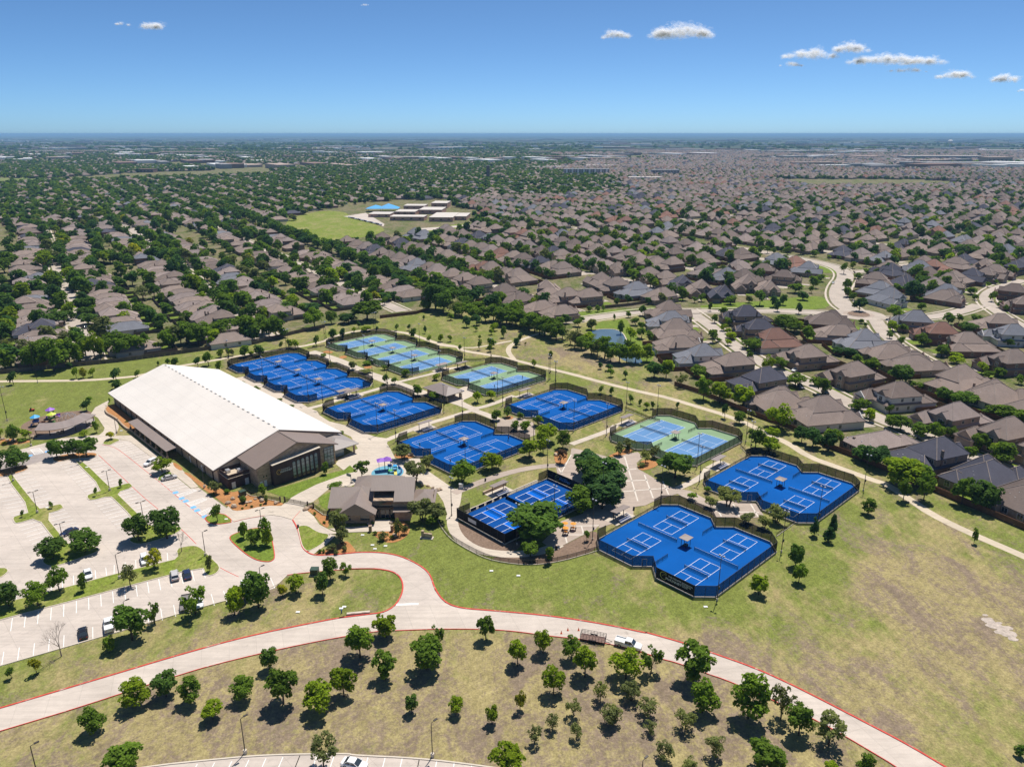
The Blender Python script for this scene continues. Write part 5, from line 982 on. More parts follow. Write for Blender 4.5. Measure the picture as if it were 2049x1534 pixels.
# pale bare gravel pile at the right edge
PALE = plain('pale_rubble', (.44, .37, .31), .35, 1.2, .9, .2, world=True)
mb = MB(); random.seed(5)
for i in range(46):
    u, v = random.uniform(0, 1), random.uniform(-1, 1) ** 3; q = Q('BR', 2265 + u * 150 + v * 12, 668 + u * 92 + v * 34); mb.ball((q.x, q.y, .01), random.uniform(.3, .9), 7, 4, 0, (1.7, 1.0, .10))
mb.obj('rubble_patch', PALE, label='flat streak of pale broken rubble on the dry grass at the right edge', cat='rubble', kind='stuff')
# landscape boulders
random.seed(11)
def boulder(q, s):
    mb = MB(); mb.ball((0, 0, s * .35), s, 7, 5, 0, (1.2, .9, .65)); mb.v = [(x * random.uniform(.8, 1.2), y * random.uniform(.8, 1.2), z * random.uniform(.8, 1.2)) for x, y, z in mb.v]; return mb.mesh('boulder', ROCK)
BMESH = [boulder(None, 1) for _ in range(4)]
nb = 0
for z, lab, pts in (('e', 'boulder in the mulch bed by the hall service doors', ((270, 490), (335, 425), (355, 540), (535, 480), (665, 430), (760, 455), (965, 490), (590, 470), (1410, 580), (1480, 545))), ('k', 'boulder in the clubhouse front bed', ((715, 1085), (1100, 1255), (1040, 1070), (1500, 520), (1580, 530), (1650, 560), (1720, 590), (1760, 580))),
                    ('f', 'boulder round the left playground', ((40, 1015), (110, 1030), (200, 1035), (490, 985), (850, 935), (910, 915), (1310, 800), (1340, 820))), ('M', 'boulder in the planters between the courts', ((580, 905), (650, 910), (1230, 690), (1520, 935), (1500, 910)))):
    for i, (x, y) in enumerate(pts):
        s = random.uniform(.45, .95); O('boulder', BMESH[nb % 4], None, Q(z, x, y) + Vector((0, 0, .02)), random.uniform(0, 6), (s, s, s), label=f"{lab}, {['first', 'second', 'third', 'fourth', 'fifth', 'sixth', 'seventh', 'eighth', 'ninth', 'tenth'][sorted(pts).index((x, y))]} from the left", cat='boulder', group='landscape boulders'); nb += 1
# ------------------------------------------------------------------ people on the courts
def person(loc, rz, top, legs, label, arm=0.6):
    me = bpy.data.meshes.new('person'); V = [(0, 0, .95), (0, 0, 1.2), (0, 0, 1.45), (0, 0, 1.56), (0, .02, 1.70), (.11, 0, .9), (.13, .1, .5), (.13, -.02, .07), (.13, .14, .03), (-.11, 0, .9), (-.16, -.06, .5), (-.18, -.22, .09), (-.18, -.08, .03), (.21, 0, 1.42), (.34, .10, 1.18), (.36, .36, 1.10 + arm * .2), (-.21, 0, 1.42), (-.32, .0, 1.16), (-.30, .2, .98)]
    Ed = [(0, 1), (1, 2), (2, 3), (3, 4), (0, 5), (5, 6), (6, 7), (7, 8), (0, 9), (9, 10), (10, 11), (11, 12), (2, 13), (13, 14), (14, 15), (2, 16), (16, 17), (17, 18)]
    rad = [.15, .15, .16, .06, .11, .10, .07, .05, .04, .10, .07, .05, .04, .07, .05, .04, .07, .05, .04]
    me.from_pydata(V, Ed, []); o = O('person', me, None, loc, rz, label=label, cat='person')
    m = o.modifiers.new('s', 'SKIN'); 
    for d, q in zip(me.skin_vertices[0].data, rad): d.radius = (q, q)
    me.skin_vertices[0].data[0].use_root = True; o.modifiers.new('u', 'SUBSURF').levels = 1
    m1, t, p = base('clothing_' + label[:14].replace(' ', '_'), .8, .2); z = _n(t, 'ShaderNodeSeparateXYZ'); t.links.new(coord(t, False), z.inputs[0])
    t.links.new(ramp(t, mnode(t, 'DIVIDE', z.outputs[2], 2), [(0, (.3, .2, .15)), (.30, legs), (.49, top), (.745, (.35, .22, .16)), (.87, (.06, .04, .03))]), p.inputs['Base Color']); t.nodes[-1].color_ramp.interpolation = 'CONSTANT' if hasattr(t.nodes[-1], 'color_ramp') else None
    me.materials.append(m1); return o
for z, x, y, tp, lg, rz, lab in (('z2', 440, 545, (.05, .5, .40), (.06, .06, .08), 2.3, 'player in a teal top near the left baseline behind the clubhouse'), ('z2', 1738, 450, (.05, .05, .12), (.05, .05, .1), 5.4, 'player in dark clothes at the far baseline of the clubhouse courts'), ('z2', 888, 785, (.04, .07, .2), (.04, .05, .1), 2.3, 'player in navy near the fence behind the clubhouse'), ('z1', 755, 378, (.7, .72, .75), (.5, .55, .6), 3, 'player in white on the four blue courts'), ('z8', 1498, 495, (.05, .06, .1), (.05, .05, .08), 5, 'player in dark clothes at the far end of the pavilion courts'), ('z8', 1022, 655, (.1, .1, .14), (.05, .05, .08), 2, 'player in grey at the near end of the pavilion courts')):
    person(Q(z, x, y) + Vector((0, 0, .06)), rz, tp, lg, lab)
# ------------------------------------------------------------------ tree prototypes (nominal 7 m tall, crown 6 m wide)
LF = {'oak': leafmat('dark_oak_leaves', (0.084, 0.152, 0.031), (0.198, 0.304, 0.057)), 'green': leafmat('mid_green_leaves', (0.118, 0.192, 0.026), (0.239, 0.368, 0.041)),
      'lime': leafmat('lime_green_leaves', (0.202, 0.280, 0.020), (0.333, 0.487, 0.034)), 'olive': leafmat('olive_leaves', (0.151, 0.176, 0.062), (0.287, 0.317, 0.118)),
      'yellow': leafmat('yellow_green_leaves', (0.270, 0.280, 0.024), (0.478, 0.428, 0.033)), 'dark': leafmat('deep_green_leaves', (0.062, 0.129, 0.039), (0.160, 0.268, 0.069)),
      'plum': leafmat('reddish_leaves', (0.135, 0.086, 0.059), (0.239, 0.147, 0.102))}
def crown_mesh(seed, nl, leaf, lobes=16, rx=3.1, zc=3.95, rz=2.95, spread=.64, lr=(.34, .52), flat=0, mat=None, cone=0):
    rg = np.random.RandomState(seed); c = []
    while len(c) < lobes:
        p = rg.uniform(-1, 1, 3)
        if (p ** 2).sum() < 1 and not (cone and math.hypot(p[0], p[1]) > .25 + .75 * (1 - (p[2] + 1) / 2)): c.append(p * spread)
    c = np.array(c); rad = rg.uniform(lr[0], lr[1], lobes)
    if cone: rad *= (1 - .45 * (c[:, 2] / spread + 1) / 2)
    k = rg.choice(lobes, nl, p=rad ** 2 / (rad ** 2).sum()); d = rg.normal(size=(nl, 3)); d /= np.linalg.norm(d, axis=1)[:, None]; d[:, 2] = np.where(d[:, 2] < -.62, -d[:, 2], d[:, 2])
    P = (c[k] + d * (rad[k] * rg.uniform(.70, 1.06, nl))[:, None]) * np.array([rx, rx, rz]) + np.array([0, 0, zc])
    nrm = d * .8 + rg.normal(size=(nl, 3)) * .5 + np.array([0, .15, .5]); nrm /= np.linalg.norm(nrm, axis=1)[:, None]
    u = np.cross(nrm, rg.normal(size=(nl, 3))); u /= np.linalg.norm(u, axis=1)[:, None]; v = np.cross(nrm, u); s = leaf * rg.uniform(.6, 1.35, nl)[:, None]
    u = u * s; v = v * s * .8; V = np.stack([P - u * .5 - v * .25, P + v * .5 * 1.1 - u * .1, P + u * .55 + v * .15, P - v * .55 + u * .1], 1).reshape(-1, 3)
    me = bpy.data.meshes.new('crown'); me.vertices.add(len(V)); me.vertices.foreach_set('co', V.ravel()); F = np.arange(len(V), dtype=np.int32)
    me.loops.add(len(V)); me.loops.foreach_set('vertex_index', F); me.polygons.add(nl); me.polygons.foreach_set('loop_start', F[::4].copy()); me.update(calc_edges=True)
    me.materials.append(mat); return me
def trunk_mesh(seed, r=.16, top=4.6, limbs=5, multi=1, mat=None, spread=1.3):
    rnd = random.Random(seed); mb = MB()
    for m in range(multi):
        ox = (0 if multi == 1 else math.cos(m * 6.28 / multi) * .35); oy = (0 if multi == 1 else math.sin(m * 6.28 / multi) * .35)
        z1 = top * .42; a = Vector((ox, oy, -.05)); b = Vector((ox * 1.6 + rnd.uniform(-.1, .1), oy * 1.6 + rnd.uniform(-.1, .1), z1)); mb.rod(a, b, r * (1.15 if multi == 1 else .6), r * (.8 if multi == 1 else .45), 7)
        for i in range(limbs):
            t = i * 6.28 / limbs + rnd.uniform(-.4, .4); s = spread * rnd.uniform(.7, 1.2); e = b + Vector((math.cos(t) * s, math.sin(t) * s, (top - z1) * rnd.uniform(.55, 1.0)))
            st_ = a.lerp(b, rnd.uniform(.75, 1.0)); mb.rod(st_, e, r * .5, r * .16, 5)
    return mb.mesh('trunk', mat or TRUNK, True)
def bare_mesh(seed):
    rnd = random.Random(seed); mb = MB()
    def grow(p, d, l, r, k):
        e = p + d * l; mb.rod(p, e, r, r * .6, 5 if k < 2 else 3)
        if k >= 5: return
        for i in range(3 if k < 4 else 4):
            q = Vector((rnd.uniform(-1, 1), rnd.uniform(-1, 1), rnd.uniform(-.3, .8))); grow(e, (d * 1.1 + q * .75).normalized(), l * rnd.uniform(.62, .82), r * .55, k + 1)
    grow(Vector((0, 0, 0)), Vector((0, 0, 1)), 1.9, .13, 0); return mb.mesh('branches', GREYTRUNK, False)
PROTO = {}
def proto(key, seeds, far=False, **k):
    lf, tr = k.pop('leafkey'), k.pop('trunk', {}); q = 260 if far else k.pop('nl', 1700); lz = k.pop('leaf', .50); k.pop('nl', None)
    PROTO[key] = [(crown_mesh(s, q, lz * (2.25 if far else 1), mat=LF[lf], **k), trunk_mesh(s, **tr)) for s in seeds]
SPEC = {
    'oak':    (dict(leafkey='oak', nl=2300, lobes=30, spread=.76, lr=(.18, .40), leaf=.50), 'shade_tree', 'dark green rounded'),
    'green':  (dict(leafkey='green', nl=1800, lobes=28, spread=.78, lr=(.17, .38), rz=3.0, leaf=.48), 'shade_tree', 'mid green'),
    'lime':   (dict(leafkey='lime', nl=1800, lobes=26, spread=.77, lr=(.18, .38), leaf=.48), 'shade_tree', 'bright lime green'),
    'elm':    (dict(leafkey='green', nl=1150, lobes=20, rx=3.0, rz=3.0, spread=.84, lr=(.15, .32), leaf=.46), 'shade_tree', 'loose airy green'),
    'olive':  (dict(leafkey='olive', nl=950, lobes=20, spread=.80, lr=(.16, .34), leaf=.42), 'shade_tree', 'sparse olive green'),
    'yellow': (dict(leafkey='yellow', nl=1400, lobes=22, spread=.76, lr=(.18, .36), leaf=.46), 'shade_tree', 'yellowish green'),
    'dark':   (dict(leafkey='dark', nl=2200, lobes=28, spread=.76, lr=(.18, .40), rz=3.05, leaf=.50), 'shade_tree', 'deep green'),
    'con':    (dict(leafkey='dark', nl=2000, lobes=22, rx=2.7, rz=3.4, zc=3.6, cone=1, leaf=.42, spread=.72, lr=(.28, .40)), 'conifer', 'dense dark upright'),
    'young':  (dict(leafkey='green', nl=520, lobes=8, spread=.6, lr=(.30, .46), leaf=.60), 'young_tree', 'small young green'),
    'crape':  (dict(leafkey='olive', nl=1600, lobes=24, spread=.74, lr=(.2, .4), rz=2.3, zc=4.5, leaf=.46, trunk=dict(multi=4, r=.2)), 'crape_myrtle', 'multi-stemmed olive'),
    'plum':   (dict(leafkey='plum', nl=420, lobes=8, rz=3.0, zc=4.2, leaf=.62, trunk=dict(multi=3, r=.2)), 'crape_myrtle', 'small reddish'),
    'shrub':  (dict(leafkey='green', nl=800, lobes=10, rz=3.2, zc=3.2, leaf=.6), 'shrub', 'rounded green'),
    'pale':   (dict(leafkey='olive', nl=800, lobes=10, rz=3.2, zc=3.2, leaf=.6), 'shrub', 'grey-green'),
}
for kx, (sp_, _, _) in SPEC.items(): proto(kx, (1, 2, 3, 6, 7) if kx in ('oak', 'green', 'lime', 'olive', 'dark') else (4, 5, 8), **dict(sp_))
BARE = [bare_mesh(3), bare_mesh(8)]
TREES = []   # (X, Y, height, width, type, base z, manual)
def T(z, ty, *rows):
    for r_ in rows:
        x, yb, yt, w = r_[:4]; k_ = r_[4] if len(r_) > 4 else ty
        px, py = PXZ(z, x, yb); g_ = G(px, py); h = TOPH(px, py, PXZ(z, x, yt)[1]); TREES.append([g_.x, g_.y, max(h, .5), w * ZW[z][2] * MPP(g_.x, g_.y, h * .6), k_, .0, True])
T('BL', 'green', (68, 1015, 945, 55, 'young'), (215, 990, 895, 70, 'yellow'), (360, 885, 690, 190, 'bare'), (645, 862, 765, 82), (775, 790, 585, 205, 'oak'), (908, 695, 555, 90, 'elm'), (1145, 640, 460, 175, 'elm'), (1375, 645, 495, 120, 'lime'), (1410, 560, 465, 130, 'lime'), (1515, 600, 380, 175, 'oak'), (1655, 535, 460, 65, 'yellow'), (1735, 515, 405, 115, 'lime'), (1890, 525, 385, 98, 'oak'), (1935, 435, 295, 102), (2025, 412, 325, 78, 'elm'),
  (55, 595, 455, 145, 'oak'), (225, 592, 450, 145, 'green'), (350, 505, 365, 128, 'green'), (490, 505, 395, 62, 'elm'), (765, 478, 325, 112, 'olive'), (910, 375, 260, 112, 'yellow'), (1230, 388, 290, 46, 'olive'), (310, 315, 190, 168, 'oak'), (495, 275, 150, 178, 'oak'), (815, 208, 50, 165, 'oak'), (980, 195, 5, 182, 'oak'), (1065, 275, 150, 120, 'bare'),
  (1430, 195, 90, 66, 'elm'), (1490, 238, 140, 92), (1560, 228, 62, 102, 'elm'), (1565, 240, 140, 82, 'lime'), (1275, 98, -10, 72),
  (545, 1335, 1200, 155), (790, 1180, 1030, 185, 'lime'), (975, 1120, 975, 148, 'oak'), (1120, 1155, 1005, 148), (1245, 1250, 1145, 132, 'lime'), (1430, 1135, 1005, 148), (1660, 1165, 940, 222), (1580, 965, 830, 118, 'oak'), (1870, 1210, 1035, 200, 'lime'), (720, 1575, 1420, 228), (1895, 1535, 1335, 192, 'olive'))
T('BM', 'green', (260, 1120, 940, 160, 'lime'), (355, 895, 705, 182), (500, 1022, 850, 158), (505, 772, 640, 172, 'lime'), (745, 960, 760, 225), (800, 865, 690, 108, 'elm'), (1090, 788, 640, 122), (1275, 940, 790, 132, 'lime'), (1425, 868, 725, 112, 'lime'), (1590, 902, 770, 112), (1670, 1005, 830, 172, 'lime'), (1910, 1015, 845, 198, 'lime'),
  (655, 1218, 1105, 88, 'oak'), (915, 1225, 1120, 88, 'lime'), (1125, 1280, 1165, 92, 'lime'), (1290, 1200, 1080, 82, 'yellow'), (1485, 1105, 940, 142, 'lime'), (1760, 1145, 1030, 112, 'olive'), (1940, 1145, 1030, 122, 'olive'), (1605, 1235, 1130, 102, 'olive'), (1480, 1315, 1220, 92, 'olive'), (1375, 1395, 1285, 98, 'olive'), (1620, 1375, 1280, 98, 'olive'), (1820, 1285, 1165, 132, 'olive'), (1215, 1575, 1410, 212, 'lime'))
T('BR', 'green', (300, 985, 810, 138, 'elm'), (550, 1040, 800, 238), (600, 1215, 1035, 192), (870, 1245, 990, 232), (1060, 1255, 1040, 152, 'olive'), (1165, 1345, 1150, 172), (1340, 1405, 1205, 212, 'olive'), (965, 1565, 1375, 238), (1555, 1570, 1455, 118), (1350, 1570, 1500, 90, 'lime'), (280, 1235, 1130, 142, 'olive'), (65, 1275, 1165, 132, 'olive'), (290, 1335, 1260, 92, 'olive'), (500, 1315, 1195, 142, 'olive'), (375, 1485, 1380, 132, 'olive'), (680, 1475, 1340, 132, 'olive'), (530, 1575, 1470, 112, 'olive'), (185, 1135, 1030, 128, 'olive'),
  (1255, 182, 60, 78, 'con'), (1362, 172, 40, 84, 'con'), (1340, 218, 115, 98, 'con'), (1145, 358, 220, 98, 'oak'), (1165, 455, 340, 98), (930, 525, 405, 128, 'lime'), (1570, 52, -40, 92), (2455, 1470, 1400, 70, 'oak'))
T('HR', 'green', (1340, 1175, 1035, 92), (1460, 1172, 1010, 112), (1330, 1085, 910, 245, 'lime'), (1425, 1095, 945, 170), (1680, 1195, 1025, 142), (1810, 1225, 1060, 182, 'oak'), (1180, 975, 840, 175, 'dark'), (1095, 945, 850, 120, 'dark'), (900, 885, 765, 102, 'dark'), (810, 862, 750, 112, 'dark'), (745, 835, 735, 100, 'dark'), (925, 852, 745, 112), (610, 755, 605, 172, 'lime'), (555, 892, 800, 112, 'lime'), (575, 812, 738, 82, 'lime'), (475, 872, 740, 112), (380, 722, 645, 82), (295, 692, 600, 46, 'dark'), (265, 605, 480, 142, 'lime'), (170, 585, 440, 115), (400, 625, 490, 155, 'lime'), (450, 692, 640, 60, 'olive'), (1755, 1425, 1330, 40, 'young'),
  (1320, 495, 380, 135, 'oak'), (1565, 332, 265, 82), (1650, 372, 325, 92, 'lime'), (1800, 432, 360, 66, 'lime'), (1910, 442, 390, 92), (1690, 622, 530, 152, 'oak'), (1900, 700, 605, 150), (2010, 720, 640, 130), (1570, 775, 690, 140), (1490, 740, 680, 130), (1450, 792, 715, 105, 'oak'), (1915, 952, 830, 152), (1790, 885, 775, 122, 'elm'), (1325, 762, 670, 112), (1145, 692, 630, 72, 'lime'), (1080, 645, 580, 122), (870, 552, 445, 102), (820, 500, 450, 70), (710, 505, 430, 122), (620, 402, 335, 92), (545, 425, 320, 80, 'lime'), (450, 285, 220, 135), (440, 372, 300, 52), (1250, 655, 610, 62), (960, 322, 275, 82, 'dark'), (1025, 332, 275, 92, 'dark'), (1070, 378, 315, 72), (1155, 412, 335, 88), (650, 175, 80, 132), (700, 195, 120, 92), (780, 235, 150, 82), (235, 135, 80, 42), (225, 250, 170, 60), (330, 225, 185, 70, 'lime'), (40, 510, 420, 80, 'olive'), (140, 450, 380, 100))
T('n1', 'green', (60, 1135, 960, 195, 'lime'), (450, 1135, 800, 262), (620, 1155, 770, 300), (800, 1085, 770, 262), (900, 1045, 850, 200, 'lime'), (1085, 1015, 700, 225, 'lime'), (1250, 905, 700, 222), (1400, 995, 690, 282), (1580, 955, 720, 252), (1660, 885, 700, 135, 'oak'), (1930, 905, 650, 222), (600, 750, 640, 205, 'oak'), (790, 750, 680, 170, 'olive'), (1290, 705, 590, 262, 'oak'), (1560, 695, 590, 260, 'green'), (160, 620, 515, 130, 'oak'), (640, 620, 450, 300, 'oak'), (1010, 620, 480, 225, 'oak'), (1000, 520, 400, 230, 'oak'), (985, 490, 280, 260, 'oak'), (640, 430, 335, 190, 'olive'), (640, 340, 245, 200, 'oak'), (590, 235, 160, 135, 'oak'), (610, 140, 20, 190, 'oak'), (860, 190, 40, 180, 'oak'), (960, 250, 165, 150, 'oak'), (1380, 415, 330, 165, 'lime'), (1630, 340, 175, 270, 'olive'), (1510, 180, 0, 190, 'dark'), (90, 290, 155, 170, 'dark'), (60, 400, 275, 150, 'dark'), (50, 600, 465, 110, 'dark'), (70, 930, 780, 150, 'olive'),
  (155, 1305, 1150, 110, 'dark'), (870, 1235, 1095, 90, 'lime'), (950, 1230, 1110, 100, 'yellow'), (1060, 1215, 1110, 85, 'lime'), (1325, 1255, 1115, 135, 'dark'), (1570, 1225, 1135, 75, 'elm'), (1330, 1355, 1250, 130, 'oak'), (1920, 1090, 1000, 75, 'green'), (2000, 1090, 990, 90, 'green'), (1805, 1090, 1030, 35), (790, 1120, 1045, 80, 'dark'), (1800, 935, 810, 130, 'lime'))
T('n2', 'green', (200, 955, 700, 282), (330, 985, 690, 282), (505, 985, 790, 222, 'lime'), (530, 765, 650, 262), (700, 885, 640, 242), (860, 865, 630, 222), (950, 855, 680, 182, 'lime'), (1050, 845, 620, 242), (1210, 885, 600, 242), (520, 645, 490, 342, 'oak'), (200, 705, 570, 175), (365, 485, 355, 155, 'lime'), (440, 495, 430, 132), (300, 375, 220, 242, 'oak'), (720, 485, 370, 212, 'lime'), (840, 565, 430, 212, 'lime'), (880, 645, 520, 182, 'olive'), (1070, 625, 510, 202, 'olive'), (1300, 645, 470, 245, 'oak'), (1395, 505, 395, 152), (1650, 775, 550, 262), (1840, 725, 560, 152), (1820, 355, 190, 232, 'oak'), (1385, 405, 320, 142, 'dark'), (1140, 305, 220, 162, 'oak'), (1010, 275, 180, 162), (1150, 255, 120, 222, 'oak'), (910, 275, 200, 115), (690, 380, 210, 250, 'oak'), (200, 290, 150, 200, 'oak'), (400, 240, 85, 230), (100, 200, 90, 190, 'oak'), (1600, 580, 480, 260, 'dark'), (1500, 600, 490, 130), (1990, 720, 600, 130, 'olive'),
  (60, 1205, 1105, 102, 'oak'), (320, 1215, 1095, 92, 'dark'), (440, 1205, 1035, 132), (560, 1265, 1140, 82, 'lime'), (580, 1108, 1005, 92, 'lime'), (670, 1095, 1000, 92, 'lime'), (710, 1092, 1010, 60, 'olive'), (855, 1105, 960, 132), (1020, 1095, 960, 138, 'oak'), (930, 1085, 1030, 82, 'lime'), (1270, 1012, 925, 56), (1370, 1005, 895, 92, 'lime'), (1430, 1012, 900, 92, 'lime'), (1670, 975, 855, 82), (1860, 905, 770, 112, 'oak'), (1970, 905, 770, 72, 'dark'))
T('n3', 'green', (35, 885, 770, 76, 'dark'), (160, 825, 760, 72, 'lime'), (300, 812, 750, 142, 'lime'), (215, 775, 695, 52, 'dark'), (425, 812, 755, 42, 'dark'), (650, 802, 725, 56), (790, 802, 725, 52, 'oak'), (970, 838, 745, 52, 'dark'), (957, 682, 625, 36), (835, 885, 770, 98, 'elm'), (1020, 945, 850, 62, 'lime'), (1150, 932, 835, 78, 'lime'), (1255, 932, 850, 66, 'lime'), (1265, 685, 600, 92, 'elm'), (1445, 765, 630, 112, 'dark'), (1560, 745, 615, 122, 'dark'), (1550, 812, 755, 52), (1595, 905, 850, 46), (1595, 1025, 900, 62, 'lime'), (1725, 1002, 880, 122), (1710, 1045, 950, 72, 'lime'), (1755, 805, 715, 122, 'lime'), (1725, 852, 780, 72, 'lime'), (1865, 885, 740, 78), (1370, 1042, 955, 52, 'con'), (2010, 985, 880, 82, 'dark'), (750, 1325, 1235, 112),
  (310, 690, 440, 385), (100, 720, 590, 200, 'dark'), (40, 720, 650, 130, 'olive'), (170, 305, 110, 225, 'dark'), (140, 465, 300, 192, 'elm'), (490, 465, 370, 225, 'dark'), (1090, 565, 240, 310, 'oak'), (980, 575, 440, 165, 'green'), (1310, 625, 440, 270, 'olive'), (1220, 480, 300, 260, 'oak'), (1440, 560, 390, 220, 'oak'), (1570, 605, 470, 210, 'green'), (1750, 695, 500, 225, 'green'), (1900, 725, 490, 265, 'oak'), (2010, 745, 580, 205, 'green'), (700, 230, 110, 230, 'oak'), (830, 290, 190, 200, 'lime'), (560, 170, 40, 240, 'oak'), (440, 130, 0, 240, 'green'), (930, 330, 240, 190), (900, 400, 290, 150, 'olive'))
T('n4', 'green', (60, 745, 480, 225), (170, 800, 620, 160), (280, 825, 600, 262, 'green'), (400, 865, 640, 262), (530, 925, 690, 232), (640, 725, 610, 125, 'oak'), (720, 665, 560, 125, 'olive'), (740, 1005, 780, 225, 'olive'), (870, 965, 810, 222, 'lime'), (930, 1085, 900, 242), (1080, 1125, 850, 262, 'sparse'), (1245, 1175, 920, 232), (1430, 1175, 950, 222, 'lime'), (1560, 1155, 950, 165, 'lime'), (1375, 935, 760, 135, 'lime'), (1260, 845, 680, 98), (930, 795, 660, 142, 'olive'), (780, 760, 660, 130, 'green'), (1640, 1345, 1140, 232, 'dark'), (1780, 1345, 1130, 205, 'lime'), (1030, 1242, 1160, 66, 'dark'), (1130, 1262, 1180, 112, 'dark'), (1150, 1332, 1230, 92), (1315, 1355, 1250, 72), (1430, 745, 650, 125), (1500, 785, 700, 122), (1500, 895, 760, 142), (1585, 925, 800, 115), (1345, 505, 390, 102, 'dark'), (1580, 505, 420, 102, 'dark'), (1215, 512, 430, 82, 'elm'), (1515, 635, 505, 112, 'oak'), (1350, 655, 580, 72), (905, 592, 520, 82), (1000, 592, 510, 72), (1060, 582, 510, 62), (75, 995, 880, 72, 'dark'), (120, 955, 820, 62, 'dark'), (180, 972, 930, 32, 'yellow'), (465, 1115, 1030, 62), (270, 1215, 1130, 82, 'lime'), (1190, 685, 610, 36, 'young'), (820, 700, 640, 80, 'green'))
T('M', 'green', (310, 408, 355, 58, 'olive'), (505, 492, 430, 48), (555, 492, 450, 46), (690, 562, 490, 62, 'elm'), (800, 468, 430, 56, 'lime'), (785, 582, 530, 62, 'shrub'), (835, 578, 535, 52, 'lime'), (1040, 602, 530, 66, 'lime'), (1120, 588, 525, 72, 'lime'), (1150, 705, 640, 72), (1215, 685, 625, 62, 'elm'), (1290, 695, 650, 42, 'shrub'), (1395, 738, 670, 75, 'crape'), (1260, 765, 705, 62, 'crape'), (1320, 765, 705, 72, 'crape'), (1440, 835, 720, 145, 'lime'), (1540, 865, 760, 95), (1425, 895, 800, 75, 'lime'), (1345, 925, 815, 135, 'lime'), (1125, 995, 890, 142, 'lime'), (950, 1065, 930, 158, 'green'), (750, 995, 905, 88, 'crape'), (675, 1065, 940, 138, 'crape'), (605, 935, 845, 128, 'crape'), (365, 1045, 935, 108, 'elm'), (150, 1020, 945, 52, 'elm'),
  (720, 1290, 1155, 170, 'crape'), (800, 1295, 1190, 130, 'crape'), (775, 1325, 1255, 78, 'green'), (230, 1390, 1225, 125, 'crape'), (245, 1425, 1320, 95, 'crape'), (250, 1300, 1220, 100, 'crape'), (1380, 1400, 1195, 335, 'oak'), (1350, 1500, 1405, 125, 'green'), (1640, 1240, 1100, 195, 'green'), (1690, 1020, 870, 205, 'dark'), (1790, 1060, 920, 205, 'dark'), (1810, 1140, 1000, 235, 'dark'), (1770, 1220, 1060, 245, 'dark'), (1700, 1100, 930, 200, 'oak'), (1465, 1508, 1440, 62, 'elm'), (1680, 1412, 1345, 42, 'young'), (1525, 955, 865, 82, 'plum'), (210, 1090, 1070, 90, 'shrub'))
T('R', 'green', (300, 545, 460, 82, 'olive'), (370, 515, 420, 92, 'olive'), (480, 605, 510, 92, 'olive'), (545, 565, 480, 82, 'olive'), (685, 700, 525, 240, 'oak'), (800, 852, 800, 78, 'crape'), (905, 805, 755, 62, 'crape'), (930, 905, 830, 92, 'crape'), (1045, 895, 765, 182, 'crape'), (1175, 1015, 940, 108, 'crape'), (1290, 1045, 960, 108, 'crape'), (1380, 1005, 890, 152, 'crape'), (380, 195, 130, 45, 'con'), (530, 230, 175, 38, 'con'), (490, 235, 180, 55, 'lime'), (445, 210, 160, 30, 'young'), (180, 130, 70, 40, 'young'), (250, 135, 75, 38, 'young'), (700, 225, 180, 30, 'young'))
T('L', 'green', (510, 355, 290, 62, 'dark'), (525, 305, 270, 46), (80, 535, 430, 82, 'green'), (150, 525, 460, 72, 'lime'), (5, 510, 460, 45, 'lime'), (650, 525, 475, 56, 'yellow'), (565, 485, 410, 42), (490, 505, 470, 62, 'lime'), (90, 695, 570, 155, 'oak'), (0, 700, 640, 60, 'oak'), (335, 632, 515, 118, 'oak'), (430, 620, 520, 102, 'oak'), (510, 625, 505, 122, 'oak'), (950, 715, 630, 112, 'lime'), (565, 855, 800, 26, 'plum'), (710, 805, 750, 26, 'plum'), (300, 928, 885, 32, 'plum'), (135, 978, 935, 26, 'plum'), (1265, 840, 765, 85, 'crape'), (1540, 855, 780, 52), (1330, 838, 812, 36, 'shrub'), (1425, 890, 850, 46, 'pale'), (1560, 895, 850, 30, 'shrub'), (1500, 240, 210, 55, 'shrub'), (1635, 300, 280, 40, 'shrub'), (1425, 200, 180, 40, 'shrub'), (1705, 340, 320, 45, 'shrub'), (2000, 500, 470, 40, 'shrub'), (2035, 560, 530, 40, 'shrub'))
